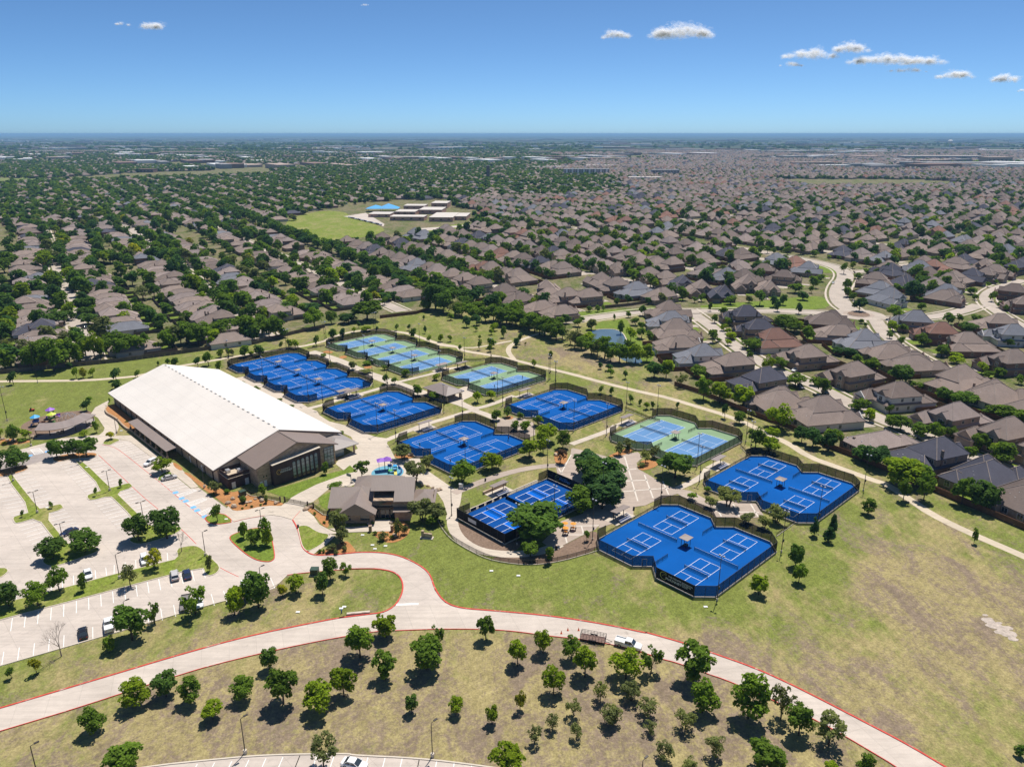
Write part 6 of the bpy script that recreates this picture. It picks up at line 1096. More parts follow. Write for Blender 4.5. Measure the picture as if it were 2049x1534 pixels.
for z, rows in {'k': ((930, 1320, 1180, 170, 'pale'), (1050, 1300, 1230, 70, 'shrub'), (1150, 1260, 980, 140, 'pale'), (1240, 1230, 1080, 110, 'pale'), (810, 1235, 1180, 70, 'shrub'), (775, 1090, 1030, 50, 'shrub'), (170, 1480, 1360, 170, 'pale'), (365, 1470, 1390, 90, 'pale'), (60, 1500, 1440, 60, 'shrub'), (240, 1520, 1440, 80, 'pale'), (65, 1065, 1040, 50, 'shrub')), 'e': ((500, 480, 380, 110, 'shrub'), (60, 360, 320, 60, 'shrub'), (250, 345, 275, 95, 'shrub'), (830, 490, 380, 60, 'pale'), (475, 570, 540, 40, 'shrub'), (610, 545, 510, 50, 'pale'), (535, 525, 500, 40, 'shrub'), (745, 520, 490, 45, 'shrub'), (1540, 650, 610, 60, 'shrub'), (1680, 780, 745, 55, 'shrub'), (1600, 1215, 1150, 80, 'shrub')),
               'f': ((210, 980, 920, 100, 'shrub'), (330, 1050, 990, 110, 'shrub'), (70, 1085, 1045, 110, 'yellow'), (1850, 780, 740, 60, 'shrub'), (1600, 470, 400, 40, 'shrub'), (260, 1030, 1000, 60, 'shrub')), 'z2': ((160, 640, 570, 160, 'shrub'),), 'z7': ((520, 950, 890, 130, 'pale'), (330, 700, 650, 100, 'shrub')), 'z1': ((850, 300, 270, 55, 'shrub'), (1200, 435, 405, 110, 'crape'), (1220, 360, 330, 130, 'shrub'), (1350, 410, 370, 70, 'elm')), 'z6': ((1130, 1120, 920, 110, 'elm'),)}.items(): T(z, 'shrub', *rows)
T('n5', 'green', (635, 465, 350, 92, 'oak'), (735, 475, 390, 72, 'dark'), (760, 505, 425, 56, 'dark'), (800, 460, 380, 66, 'oak'), (912, 522, 440, 52, 'dark'), (885, 375, 300, 112), (940, 425, 360, 92, 'dark'), (1015, 340, 250, 82), (980, 262, 210, 62), (1065, 295, 240, 70), (1000, 375, 320, 46), (430, 455, 390, 92), (285, 502, 435, 36), (380, 533, 470, 82, 'elm'), (560, 445, 390, 62, 'olive'), (225, 435, 375, 62), (175, 445, 400, 52), (80, 405, 320, 82, 'oak'), (805, 605, 530, 112), (885, 645, 560, 112, 'lime'), (975, 705, 610, 92, 'oak'), (320, 585, 520, 42), (410, 605, 545, 72), (380, 642, 590, 62, 'lime'), (415, 665, 620, 66, 'lime'), (440, 705, 650, 72, 'lime'), (305, 695, 630, 72), (345, 720, 690, 50), (410, 745, 700, 60, 'lime'), (600, 790, 690, 120), (560, 800, 770, 50), (1230, 240, 155, 56), (640, 95, 40, 60), (690, 95, 40, 50), (735, 95, 50, 45), (830, 105, 40, 60), (1020, 120, 70, 70), (1240, 350, 280, 60), (1255, 400, 330, 60))
T('n6', 'green', (105, 505, 400, 112, 'dark'), (350, 562, 460, 132), (340, 645, 570, 98, 'lime'), (415, 655, 590, 82), (320, 695, 640, 52), (400, 738, 680, 62), (545, 745, 660, 112), (690, 802, 735, 86), (790, 848, 790, 92, 'lime'), (490, 425, 280, 132, 'dark'), (540, 435, 390, 92), (545, 495, 440, 72), (735, 595, 510, 92, 'oak'), (810, 585, 520, 62), (915, 585, 525, 62, 'con'), (955, 572, 530, 42, 'con'), (870, 655, 575, 132, 'oak'), (1005, 705, 630, 92), (1080, 725, 665, 92), (1160, 752, 690, 96), (900, 385, 330, 92), (925, 425, 380, 52), (1045, 435, 360, 62), (1100, 478, 430, 52), (1140, 503, 455, 42), (1015, 333, 295, 42), (1070, 312, 280, 42), (25, 345, 270, 62), (60, 425, 370, 62), (20, 405, 330, 62), (95, 275, 230, 72), (155, 243, 200, 62), (60, 203, 150, 46, 'lime'), (155, 188, 115, 56), (235, 188, 125, 62), (345, 173, 105, 92, 'oak'), (270, 145, 95, 60), (460, 133, 60, 92, 'oak'), (545, 133, 60, 82, 'dark'), (850, 123, 20, 182, 'oak'), (1180, 103, 30, 152, 'oak'), (1090, 183, 140, 132, 'oak'), (150, 615, 580, 40), (120, 590, 555, 50), (720, 130, 60, 120, 'oak'))
T('n8', 'green', (700, 430, 330, 110, 'oak'), (850, 460, 365, 160, 'oak'), (775, 435, 370, 90), (1030, 535, 460, 110), (1130, 540, 450, 120), (1220, 560, 490, 110), (410, 300, 170, 150, 'oak'), (340, 620, 520, 130), (520, 700, 590, 115), (640, 690, 580, 110), (750, 690, 600, 100), (960, 780, 650, 140), (1100, 845, 720, 165, 'lime'), (880, 845, 740, 100), (180, 575, 480, 80, 'lime'), (90, 500, 440, 90), (140, 470, 410, 90), (320, 520, 450, 75), (980, 215, 150, 75, 'lime'), (1100, 260, 190, 100), (1020, 265, 215, 80), (790, 140, 90, 95, 'lime'), (690, 105, 30, 85), (1235, 310, 245, 80), (90, 150, 100, 80, 'oak'), (190, 215, 125, 100), (40, 120, 60, 90, 'oak'), (540, 350, 300, 70), (480, 330, 285, 80), (650, 410, 370, 45))
T('n4', 'green', (1000, 1105, 880, 182, 'olive'), (1150, 1155, 960, 165), (1330, 1178, 960, 185, 'lime'), (1345, 1070, 900, 125, 'green'), (820, 1015, 850, 185), (690, 965, 800, 165, 'olive'), (0, 735, 500, 185), (130, 765, 540, 205), (220, 805, 600, 205), (340, 855, 640, 215), (470, 895, 670, 205), (600, 905, 720, 175, 'olive'), (560, 765, 640, 145))
T('n1', 'green', (330, 1125, 880, 205), (540, 1005, 800, 245), (700, 1005, 800, 255, 'lime'), (980, 985, 720, 235), (1180, 965, 780, 185), (1480, 935, 740, 245), (250, 1005, 760, 255, 'olive'), (740, 885, 690, 225, 'olive'), (1330, 865, 720, 205, 'olive'), (380, 1130, 830, 230))
T('n2', 'green', (130, 965, 760, 225), (430, 905, 700, 245), (600, 905, 690, 255), (780, 865, 660, 245), (1130, 875, 660, 225), (1290, 885, 760, 125))
T('n3', 'green', (1180, 605, 330, 245, 'oak'), (1390, 645, 470, 225), (1500, 665, 500, 205), (1660, 705, 520, 205), (1830, 745, 520, 225), (1960, 765, 560, 205))
# ------------------------------------------------------------------ houses
RC = {'t': shingle('tan_shingles', (.275, .217, .186)), 'b': shingle('brown_shingles', (.215, .168, .145)), 's': shingle('slate_shingles', (0.088, 0.088, 0.112)), 'g': shingle('blue_grey_shingles', (0.201, 0.207, 0.232)), 'r': shingle('red_brown_shingles', (0.268, 0.152, 0.116)), 'm': shingle('mauve_tan_shingles', (.288, .234, .212))}
RIDGE = shingle('ridge_cap_shingles', (.27, .225, .20))
RN_ = {'t': 'tan', 'b': 'brown', 's': 'charcoal', 'g': 'blue-grey', 'r': 'red-brown', 'm': 'pinkish tan'}
WC = {'k': brick('tan_brick', (.36, .27, .21), (.26, .185, .14), (.34, .29, .25)), 'd': brick('red_brick', (.24, .13, .10), (.18, .095, .075), (.24, .2, .17)), 'w': plain('white_siding', (.60, .57, .54), .05, 1, .8, .2), 'c': plain('cream_siding', (.47, .42, .35), .06, 1, .8, .2), 'y': plain('grey_siding', (.33, .34, .36), .06, 1, .8, .2)}
WN_ = {'k': 'tan brick', 'd': 'red brick', 'w': 'white', 'c': 'cream', 'y': 'grey'}
GAR = plain('garage_door_paint', (.22, .19, .17), .1, 1, .7, .3); FRAME = plain('window_trim', (.55, .53, .50), .05, 1, .6, .3); CHIM = plain('chimney_brick', (.22, .16, .13), .15, 2, .9, .1); VENTW = plain('roof_vent_metal', (.62, .62, .62), .05, 2, .4, .5); SOLAR = plain('solar_panel', (.012, .016, .035), .2, 3, .15, .7)
WIN = MB().box((0, 0, 0), (1, .10, 1)).mesh('window', GLASS); WFR = MB().box((0, .01, .54), (1.16, .10, .09)).box((0, .01, -.54), (1.2, .14, .09)).box((-.54, .01, 0), (.09, .10, 1)).box((.54, .01, 0), (.09, .10, 1)).box((0, -.02, 0), (.05, .10, 1)).mesh('window_frame', FRAME)
def gabwall(mb, x0, x1, y0, z, pitch, dep):
    xm = (x0 + x1) / 2; h = (x1 - x0) / 2 * pitch; mb.add([(x0, y0, z), (x1, y0, z), (xm, y0, z + h), (x0, y0 + dep, z), (x1, y0 + dep, z), (xm, y0 + dep, z + h)], [(0, 1, 2), (5, 4, 3), (0, 2, 5, 3), (1, 4, 5, 2)])
def house_proto(seed, style):
    """meshes of one house design: front towards -y"""
    rd = random.Random(seed); w, rf = MB(), MB(); wins = []; H = {}
    if style == 1:      # low ranch, shallow hips
        Wd, D, p, e = rd.uniform(12.2, 13.2), rd.uniform(18, 20.5), rd.uniform(.48, .56), 3.0
        w.box((0, 0, e / 2), (Wd, D, e)); rf.hip(-Wd / 2, Wd / 2, -D / 2, D / 2, e, p, cap=1)
        gx = rd.choice((-1, 1)); a, b = sorted((gx * Wd / 2, gx * (Wd / 2 - 6.4))); w.box(((a + b) / 2, -D / 2 - 1.2, e / 2), (b - a - .1, 3.0, e)); rf.hip(a, b, -D / 2 - 2.6, -D / 2 + 5, e - .02, p + .08, cap=1)
        H['gar'] = ((a + b) / 2, -D / 2 - 2.72, 1.2, 4.9, 2.3); fr = -D / 2
        for x in (-3.6, -.8, 2.6): wins.append((x, D / 2 + .02, 1.7, 1.5, 1.4, 0))
        for y in (-4, 3): wins += [(-Wd / 2 - .02, y, 1.7, 1.2, 1.3, 1), (Wd / 2 + .02, y, 1.7, 1.2, 1.3, 1)]
        wins.append((-gx * 2.6, -D / 2 - .02, 1.6, 1.9, 1.5, 0)); H['chim'] = (rd.uniform(-3, 3), D / 2 - 2.2, e + 1.3); H['top'] = e
    elif style == 2:    # two storey with smaller upper block
        Wd, D, p, e, e2 = rd.uniform(12.4, 13.6), rd.uniform(17, 19.5), rd.uniform(.50, .60), 3.0, 5.7
        w.box((0, 0, e / 2), (Wd, D, e)); rf.hip(-Wd / 2, Wd / 2, -D / 2, D / 2, e, p, cap=1)
        y0, y1 = sorted((rd.choice((-1, 1)) * D / 2 * .92, 0)); y0 -= 1.2; y1 += 1.2; x0, x1 = -Wd / 2 + .3, Wd / 2 - .3
        w.box(((x0 + x1) / 2, (y0 + y1) / 2, e2 / 2 + .2), (x1 - x0, y1 - y0, e2 - .4)); rf.hip(x0, x1, y0, y1, e2, p, cap=1)
        H['gar'] = (-2.6, -D / 2 - .06, 1.2, 4.9, 2.3)
        for x in (-3, 0, 3): wins += [(x, y1 + .02, 4.5, 1.2, 1.3, 0), (x, D / 2 + .02, 1.7, 1.4, 1.4, 0), (x, y0 - .02, 4.5, 1.2, 1.3, 0)]
        for y in ((y0 + y1) / 2 - 2, (y0 + y1) / 2 + 2): wins += [(x0 - .02, y, 4.5, 1.0, 1.2, 1), (x1 + .02, y, 4.5, 1.0, 1.2, 1)]
        H['chim'] = (Wd / 2 - .4, 2, e2 + 1.2); H['top'] = e2
    else:               # large steep-roofed two storey brick house with wings and gables
        Wd, D, p, e, e2 = rd.uniform(15.0, 16.6), rd.uniform(18.5, 21), rd.uniform(.82, .98), 3.2, (6.2 if style == 3 else 4.2)
        w.box((0, 0, e / 2), (Wd, D, e)); rf.hip(-Wd / 2, Wd / 2, -D / 2, D / 2, e, p * .72, cap=1)
        sx = rd.choice((-1, 1)); x0, x1 = sorted((sx * (-Wd / 2 + .4), sx * (Wd / 2 - 4.6))); y0, y1 = -D / 2 + rd.uniform(.4, 2.4), D / 2 - rd.uniform(3, 6)
        w.box(((x0 + x1) / 2, (y0 + y1) / 2, e2 / 2 + .1), (x1 - x0, y1 - y0, e2 - .2)); rf.hip(x0, x1, y0, y1, e2, p, cap=1)
        # side wing, rear porch, front gables
        a, b = sorted((sx * (Wd / 2), sx * (Wd / 2 - 7.2))); w.box(((a + b) / 2, -D / 2 - 1.4, e / 2), (b - a - .1, 4.2, e)); rf.hip(a, b, -D / 2 - 3.4, -D / 2 + 6, e - .02, p * .95, gable=rd.choice((None, 'y')), cap=1)
        gabwall(w, a + .05, b - .05, -D / 2 - 3.5, e - .05, p * .86, .4) 
        H['gar'] = ((a + b) / 2, -D / 2 - 3.56, 1.2, 5.0, 2.4)
        gx0 = (x0 + x1) / 2 - 2.2 - sx * 1.0; gx1 = gx0 + 4.4; w.box(((gx0 + gx1) / 2, y0 - .4, e2 / 2), (4.4, 1.6, e2)); rf.hip(gx0, gx1, y0 - .9, y0 + 4.5, e2 - .02, p * 1.02, .3, gable='y', cap=1); gabwall(w, gx0, gx1, y0 - 1.18, e2 - .02, p * .95, .3)
        c, d = sorted((-sx * (Wd / 2 - .2), -sx * (Wd / 2 - 6.4))); w.box(((c + d) / 2, D / 2 + .9, e / 2), (d - c - .1, 2.4, e)); rf.hip(c, d, D / 2 - 4, D / 2 + 2.1, e - .04, p * .8, cap=1)
        for k in range(3): wins += [(x0 + 1.6 + k * (x1 - x0 - 3.2) / 2, y1 + .02, e2 - 1.3, 1.25, 1.5, 0), (-Wd / 2 + 3 + k * 4.6, D / 2 + .02 if k != (0 if sx > 0 else 2) else D / 2 + 2.12, 1.7, 1.6, 1.6, 0)]
        for y in (-3.5, 1.5): wins += [(x0 - .02, y, e2 - 1.4, 1.0, 1.3, 1), (x1 + .02, y, e2 - 1.4, 1.0, 1.3, 1), (-Wd / 2 - .02, y - 2, 1.6, 1.0, 1.4, 1), (Wd / 2 + .02, y, 1.6, 1.0, 1.4, 1)]
        wins += [((gx0 + gx1) / 2, y0 - 1.22, e2 - 1.5, 1.6, 1.7, 0), ((gx0 + gx1) / 2, y0 - 1.22, 1.6, 1.8, 1.7, 0)]
        H['chim'] = (sx * -1 * (Wd / 2 - .6), 3, e2 + 2.2); H['top'] = e2
    H['wall'] = w.mesh('wall', WC['k']); H['roof'] = rf.mesh('roof', [RC['t'], RIDGE]); H['wins'] = wins; H['W'], H['D'], H['p'] = Wd, D, p
    g_ = H['gar']; H['garm'] = MB().box(g_[:3], (g_[3], .12, g_[4])).mesh('garage_door', GAR); c = H['chim']; H['chimm'] = MB().box((c[0], c[1], c[2] / 2 + .4), (.75, .6, c[2] + .2)).mesh('chimney', CHIM)
    v = MB(); [v.rod((rd.uniform(-2.5, 2.5), rd.uniform(2, 6), H['top'] + 1.0), (0, 4, 0), .01) for _ in range(0)]
    H['vent'] = MB().rod((0, 0, 0), (0, 0, .5), .22, .20, 6).mesh('roof_vent', VENTW)
    return H
HP = {1: [house_proto(i, 1) for i in range(4)], 2: [house_proto(20 + i, 2) for i in range(4)], 3: [house_proto(40 + i, 3) for i in range(6)], 4: [house_proto(60 + i, 4) for i in range(4)]}
def setmat(o, m): o.material_slots[0].link = 'OBJECT'; o.material_slots[0].material = m
def roofz(H, x, y):
    # height of the lower main hip at (x, y), used to seat vents
    d = min(H['W'] / 2 - abs(x), H['D'] / 2 - abs(y)); return 3.0 + max(d, 0) * (H['p'] if H['W'] < 14.5 else H['p'] * .72)
def build_house(h, detail):
    H = h['H']; r = E('house', (h['x'], h['y'], -.06), h['rz']); sc_ = h['sc']; r.scale = (sc_ * h['fl'], sc_, sc_)
    o = O('wall', H['wall'], r); setmat(o, WC[h['wc']]); o = O('roof', H['roof'], r); setmat(o, RC[h['rc']])
    O('garage_door', H['garm'], r)
    if h['style'] < 3 or int(h['x'] * 7) % 4 == 0: O('chimney', H['chimm'], r)
    if detail:
        for x, y, z, ww, hh, side in H['wins']:
            sg = (1 if y > 0 else -1) if not side else (1 if x > 0 else -1); q = O('window', WIN, r, (x, y, z), (0 if not side else R(90)) + (math.pi if (sg > 0) != bool(side) else 0), (ww, 1, hh)); O('frame', WFR, q)
        rd = random.Random(int(h['x'] * 10))
        for k in range(7 if detail > 1 else 4):
            x, y = rd.uniform(-.40, .40) * H['W'], rd.choice((-1, 1, 1)) * rd.uniform(.25, .44) * H['D']; O('roof_vent', H['vent'], r, (x, y, roofz(H, x, y) - .05 + (max(0, H['top'] - 3.0) if H['top'] < 5 else 0) * .0))
    if h.get('solar'):
        MB().box((0, 0, 0), (4.2, 2.2, .08)).obj('solar_panel', SOLAR, r, loc=(1.5, -H['D'] * .30, roofz(H, 1.5, -H['D'] * .30) + .35)).rotation_euler = (R(30), 0, 0)
    return r
HOUSES = []
def addhouse(X, Y, rz, style, rc, wc, manual=False, scl=1.0, var=None, solar=False):
    pl = HP[style]; H = pl[var if var is not None else random.randrange(len(pl))]
    HOUSES.append(dict(x=X, y=Y, rz=rz, H=H, rc=rc, wc=wc, man=manual, sc=scl, fl=random.choice((-1, 1)), style=style, solar=solar))
STP = {'1': [(1163, 640), (1290, 622), (1420, 622), (1690, 628)], '2': [(1330, 484), (1462, 493), (1588, 515), (1672, 532), (1697, 550), (1676, 578), (1712, 627)], '3': [(1752, 640), (1769, 668), (1803, 694), (1861, 728), (1960, 770), (2100, 815)],
       '4': [(1375, 618), (1431, 658), (1475, 696), (1513, 720), (1568, 747), (1639, 774), (1691, 802), (1755, 836), (1827, 862), (1947, 912), (2080, 960), (2300, 1050)], '5': [(2049, 560), (1985, 578), (1966, 602), (2025, 643), (2100, 680)], '6': [(1735, 632), (1800, 640), (1900, 630), (1960, 610)], '7': [(1700, 545), (1760, 540), (1880, 525)], '8': [(1349, 592), (1240, 556), (1180, 560), (1100, 560)]}
STG = {k: [G(*q) for q in v] for k, v in STP.items()}
def nearseg(p, P):
    best = (1e9, None, None)
    for a, b in zip(P, P[1:]):
        d = b - a; t_ = max(0, min(1, (p - a).dot(d) / d.length_squared)); q = a + d * t_; l = (p - q).length
        if l < best[0]: best = (l, q, d.normalized())
    return best
random.seed(21)
def MH(z, x, y, st_, style, rc, wc, solar=False, hh=None):
    g_ = Q(z, x, y, hh or (6.0 if style == 3 else 4.2)); p = Vector((g_.x, g_.y, 0)); l, q, d = nearseg(p, STG[st_]); n = Vector((-d.y, d.x, 0)); n = n if (p - q).dot(n) > 0 else -n
    if l < 17: p = p + n * (17 - l)
    addhouse(p.x, p.y, math.atan2(n.y, n.x) - math.pi / 2, style, rc, wc, True, 1.0, None, solar)
for a in (('n7', 60, 85, '4', 3, 'g', 'w', True), ('n7', 270, 150, '4', 3, 't', 'k'), ('n7', 480, 260, '4', 3, 's', 'k'), ('n7', 640, 430, '4', 4, 't', 'k'), ('n7', 930, 490, '4', 3, 't', 'w'), ('n8', 230, 690, '4', 1, 'm', 'k'), ('n8', 600, 770, '4', 3, 's', 'k'), ('HR', 1830, 1020, '4', 4, 's', 'k'), ('HR', 2090, 1150, '4', 4, 'b', 'k'),
          ('n4', 1790, 560, '4', 3, 'b', 'k'), ('n4', 1790, 660, '4', 3, 'g', 'y'), ('n4', 1880, 790, '4', 3, 't', 'k'), ('n4', 1900, 950, '4', 4, 't', 'w'),
          ('n5', 545, 520, '4', 3, 's', 'k'), ('n5', 650, 610, '4', 3, 's', 'k'), ('n5', 780, 690, '4', 3, 'r', 'w'), ('n7', 830, 90, '4', 3, 't', 'k'), ('n7', 1110, 220, '4', 3, 't', 'k'), ('n8', 370, 360, '4', 3, 'b', 'w'), ('n8', 740, 510, '4', 3, 'm', 'k'), ('n8', 1130, 630, '4', 3, 't', 'k'), ('n8', 1500, 760, '4', 3, 't', 'k'),
          ('n5', 1120, 565, '3', 4, 'b', 'd'), ('n5', 1180, 650, '3', 4, 't', 'w'), ('n6', 130, 700, '3', 3, 'g', 'w'), ('n8', 330, 90, '3', 4, 't', 'k'), ('n8', 590, 160, '3', 4, 't', 'k'), ('n8', 860, 270, '3', 3, 't', 'd', True), ('n8', 1130, 370, '3', 4, 't', 'w'), ('n8', 1400, 470, '3', 4, 't', 'k'),
          ('n6', 520, 560, '3', 3, 'g', 'k'), ('n6', 690, 640, '3', 3, 'r', 'd'), ('n6', 910, 720, '3', 3, 't', 'd'), ('n8', 1180, 130, '3', 3, 't', 'd'), ('n6', 1060, 570, '5', 3, 't', 'd'), ('n6', 1200, 650, '3', 3, 'g', 'w'),
          ('n6', 330, 210, '7', 3, 's', 'k'), ('n6', 240, 275, '2', 3, 't', 'd', True), ('n6', 230, 340, '6', 3, 'g', 'c'), ('n6', 300, 395, '6', 3, 'g', 'w'), ('n6', 530, 195, '7', 3, 'g', 'd'), ('n6', 660, 180, '7', 3, 'r', 'd'), ('n6', 800, 165, '7', 3, 't', 'd'), ('n6', 720, 285, '5', 3, 't', 'k'), ('n6', 700, 370, '6', 3, 'g', 'c'), ('n6', 830, 420, '6', 4, 't', 'd'), ('n6', 880, 245, '5', 3, 's', 'd'), ('n6', 1010, 235, '5', 3, 't', 'k'), ('n6', 1135, 225, '5', 3, 't', 'd'), ('n6', 1210, 355, '5', 3, 'b', 'd'), ('n6', 1250, 440, '5', 3, 't', 'd'),
          ('n5', 70, 290, '1', 3, 's', 'c'), ('n5', 200, 325, '1', 3, 't', 'k'), ('n5', 360, 375, '1', 4, 's', 'd'), ('n5', 525, 295, '1', 3, 't', 'k', True), ('n5', 680, 335, '1', 4, 't', 'k'), ('n5', 960, 195, '2', 3, 'g', 'k'), ('n5', 790, 250, '2', 3, 'b', 'k'), ('n5', 650, 205, '2', 3, 'b', 'd'),
          ('n4', 330, 540, '8', 4, 't', 'k'), ('n4', 560, 590, '8', 4, 't', 'k'), ('n4', 850, 400, '8', 3, 't', 'k'), ('n4', 620, 390, '8', 3, 't', 'k'), ('n4', 450, 310, '8', 3, 't', 'k'), ('n4', 1430, 330, '8', 3, 'g', 'y'), ('n4', 1180, 270, '8', 3, 't', 'k'), ('n4', 1030, 220, '8', 3, 't', 'k')): MH(*a)
# ---- procedural rows
SCHOOL = [G(*q) for q in ((556, 448), (600, 424), (680, 414), (690, 405), (740, 405), (890, 399), (965, 430), (965, 452), (850, 474), (775, 480), (700, 492), (620, 490), (570, 466))]
EXC = [PARK, SCHOOL, [G(*q) for q in ((1660, 600), (1790, 605), (1790, 655), (1660, 650))], [G(*q) for q in ((1400, 632), (1400, 600), (1530, 575), (1680, 590), (1680, 625))], [G(*q) for q in ((1163, 645), (1290, 700), (1330, 640), (1300, 612), (1163, 620))]]
def clear(X, Y, m=0):
    return not any(inpoly(X, Y, P) for P in EXC)
def seen(X, Y, Z=4, mg=170):
    x, y = TOPX(X, Y, Z); return -mg < x < 2049 + mg and y < 1600
MANXY = [(h['x'], h['y']) for h in HOUSES]
grid_ = {}
def occupied(X, Y, r=14.5):
    i, j = int(X // 20), int(Y // 20)
    for a in (-1, 0, 1):
        for b in (-1, 0, 1):
            for x, y in grid_.get((i + a, j + b), ()):
                if (x - X) ** 2 + (y - Y) ** 2 < r * r: return True
    return False
def occ_add(X, Y): grid_.setdefault((int(X // 20), int(Y // 20)), []).append((X, Y))
for x, y in MANXY: occ_add(x, y)
def pick(rd, opts):
    r_ = rd.random() * sum(w for _, w in opts)
    for v, w in opts:
        r_ -= w
        if r_ <= 0: return v
    return opts[-1][0]
LROOF = [('t', 5), ('m', 4), ('b', 1.5), ('s', .6), ('g', .6)]; RROOF = [('t', 6), ('m', 2.5), ('b', 2), ('s', 1.2), ('g', .9), ('r', .7)]
STREETS_T = [-243, -157, -71, 15, 100, 187] + [277 + 87.5 * i for i in range(19)]
rd = random.Random(99)
def tree_type(rd, left): return pick(rd, [('oak', 5), ('dark', 3), ('green', 4), ('lime', 1), ('olive', 1), ('yellow', .15)] if left else [('oak', 3), ('green', 4), ('dark', 2), ('lime', 1.2), ('olive', 1)])
def yard_trees(X, Y, rz, D, dens, left, big=1.0):
    n = int(dens) + (rd.random() < dens - int(dens)); fx, fy = math.sin(rz), -math.cos(rz)
    for k in range(n):
        u = rd.random()
        if u < .48: f, s_ = D / 2 + rd.uniform(1.5, 8), rd.uniform(-7.5, 7.5)
        elif u < .76: f, s_ = -(D / 2 + rd.uniform(2, 8)), rd.uniform(-7, 7)
        else: f, s_ = rd.uniform(-9, 9), rd.choice((-1, 1)) * rd.uniform(6.8, 8.2)
        x = X + fx * f + fy * -s_; y = Y + fy * f + fx * s_
        if not clear(x, y): continue
        w = rd.choice((rd.uniform(3.5, 6), rd.uniform(5.5, 9), rd.uniform(8, 12.5))) * big; TREES.append([x, y, w * rd.uniform(.85, 1.2), w, tree_type(rd, left), 0, False])
def near_road(p, m):
    return any(nearseg(p, P)[0] < m for P in STG.values())
def gridrow(T_, s0, s1, left):
    sp = 15.2 if left else 18.2
    for side in (-1, 1):
        s = s0 + rd.uniform(0, sp)
        while s < s1:
            s += sp * rd.uniform(.97, 1.05)
            if abs(((s - 690) % 262) - 131) > 121: continue           # cross streets
            t_ = T_ + side * (20.5 if left else 21.5) + rd.uniform(-1.6, 1.6) + (0 if s < 640 else min(1, (s - 640) / 200) * 6 * math.sin(s / 95 + T_ * .7)); p = ST(s, t_)
            if s > 640 and rd.random() < .07: continue
            if left and abs(t_ - 232) < 9: continue
            if not seen(p.x, p.y) or not clear(p.x, p.y) or occupied(p.x, p.y): continue
            rz = GA - math.pi if side > 0 else GA
            e_ = p + Vector((-math.sin(rz), math.cos(rz), 0)) * 12
            if not clear(e_.x, e_.y) or not clear(p.x * 2 - e_.x, p.y * 2 - e_.y) or near_road(p, 15): continue
            st_ = pick(rd, [(1, 6), (2, 3)]) if left else pick(rd, [(3, 6), (4, 2.5)]); addhouse(p.x, p.y, rz, st_, pick(rd, LROOF if left else RROOF), pick(rd, [('c', 4), ('w', 2), ('k', 3), ('d', 1.5)] if left else [('k', 5), ('d', 2.5), ('c', 1.5), ('w', .8)]), False, 1.0); occ_add(p.x, p.y)
            yard_trees(p.x, p.y, rz, 19, 3.2 if left else 5.6, left, 1.1 if left else .95)
for T_ in STREETS_T:
    left = T_ < 240; gridrow(T_, 250, 1080 if left else 760, left)
    P = [ST(s, T_) for s in range(300, 1080 if left else 780, 20)]; P = [p for p in P if clear(p.x, p.y) and seen(p.x, p.y, 0, 300) and not near_road(p, 9)]
    run = []
    for p in P + [None]:
        if p is not None and (not run or (p - run[-1]).length < 30): run.append(p); continue
        if len(run) > 2: strip('road', run, 8.5, -.03, STREET, 0); strip('pavement', run, 1.2, -.025, WALK, 0, side=6.2); strip('pavement', run, 1.2, -.025, WALK, 0, side=-6.2)
        run = [p] if p is not None else []
# farther districts, each with its own street direction, out to about five kilometres
DIST = []; rq = random.Random(4)
for j in range(0, 14):
    for i in range(-12, 13):
        DIST.append((i * 420 + rq.uniform(-120, 120), 700 + j * 360 + rq.uniform(-110, 110), pick(rq, [(GA, 9), (GA + math.pi / 2, 2), (GA + .3, 1)] if i * 420 < .12 * (700 + j * 360) else [(GA, 4), (GA + math.pi / 2, 2.5), (GA + .45, 1.5), (GA - .4, 1.5), (.2, 1)]), rq.random()))
DA = np.array([(d[0], d[1]) for d in DIST]); FAR = []; FART = []; COMM = []
def farfield(d):
    cx, cy, a, q = d; R0 = 420; ca, sa = math.cos(a), math.sin(a); left = cx < .12 * cy - 90; dist = math.hypot(cx, cy)
    if cy > 2300 and q < .20: COMM.append(d); return
    if cy > 1500 and q > (.93 if not left else .9): return
    sp = 17 if not left else 16; dens = ((6.2 if cy < 1300 else (3.6 if cy < 2300 else 2.2)), 4.2) 
    for r_ in range(-6, 7):
        for side in (-1, 1):
            t_ = r_ * 80 + side * 21; s = -R0
            while s < R0:
                s += sp * rd.uniform(.95, 1.1); X, Y = cx + s * ca + t_ * sa, cy + s * sa - t_ * ca
                if not seen(X, Y, 4, 60) or Y > 5000: continue
                if int(np.argmin((DA[:, 0] - X) ** 2 + (DA[:, 1] - Y) ** 2)) != DIST.index(d): continue
                ss, tt = TOST(X, Y)
                if (tt < 252 and ss < 1080) or (tt >= 252 and ss < 760): continue
                if Y < 1400 and (not clear(X, Y) or near_road(Vector((X, Y, 0)), 14)): continue
                if Y < 1600 and occupied(X, Y): continue
                lq = max(0, min(1, .5 - (X - (.12 * Y - 90)) / 600)); dn = dens[0] + (dens[1] - dens[0]) * lq
                if Y > 2600 and rd.random() < .45 * lq: continue
                rz = a - math.pi if side > 0 else a; FAR.append((X, Y, rz, 0 if left else 1, rd.random()))
                if Y < 1600: occ_add(X, Y)
                n = int(dn) + (rd.random() < dn % 1)
                if left and Y > 2600: n = int(n * .8 + rd.random())
                for k in range(n):
                    f = rd.choice((-1, 1)) * (rd.uniform(11, 19) if rd.random() < .75 else rd.uniform(0, 9)); g_ = rd.uniform(-8, 8) if abs(f) > 10 else rd.choice((-8, 8)); w = rd.uniform(6.5, 12.5) * (1 if left else .8); FART.append((X + sa * f + ca * g_, Y - ca * f + sa * g_, w * rd.uniform(.85, 1.1), w, rd.random()))
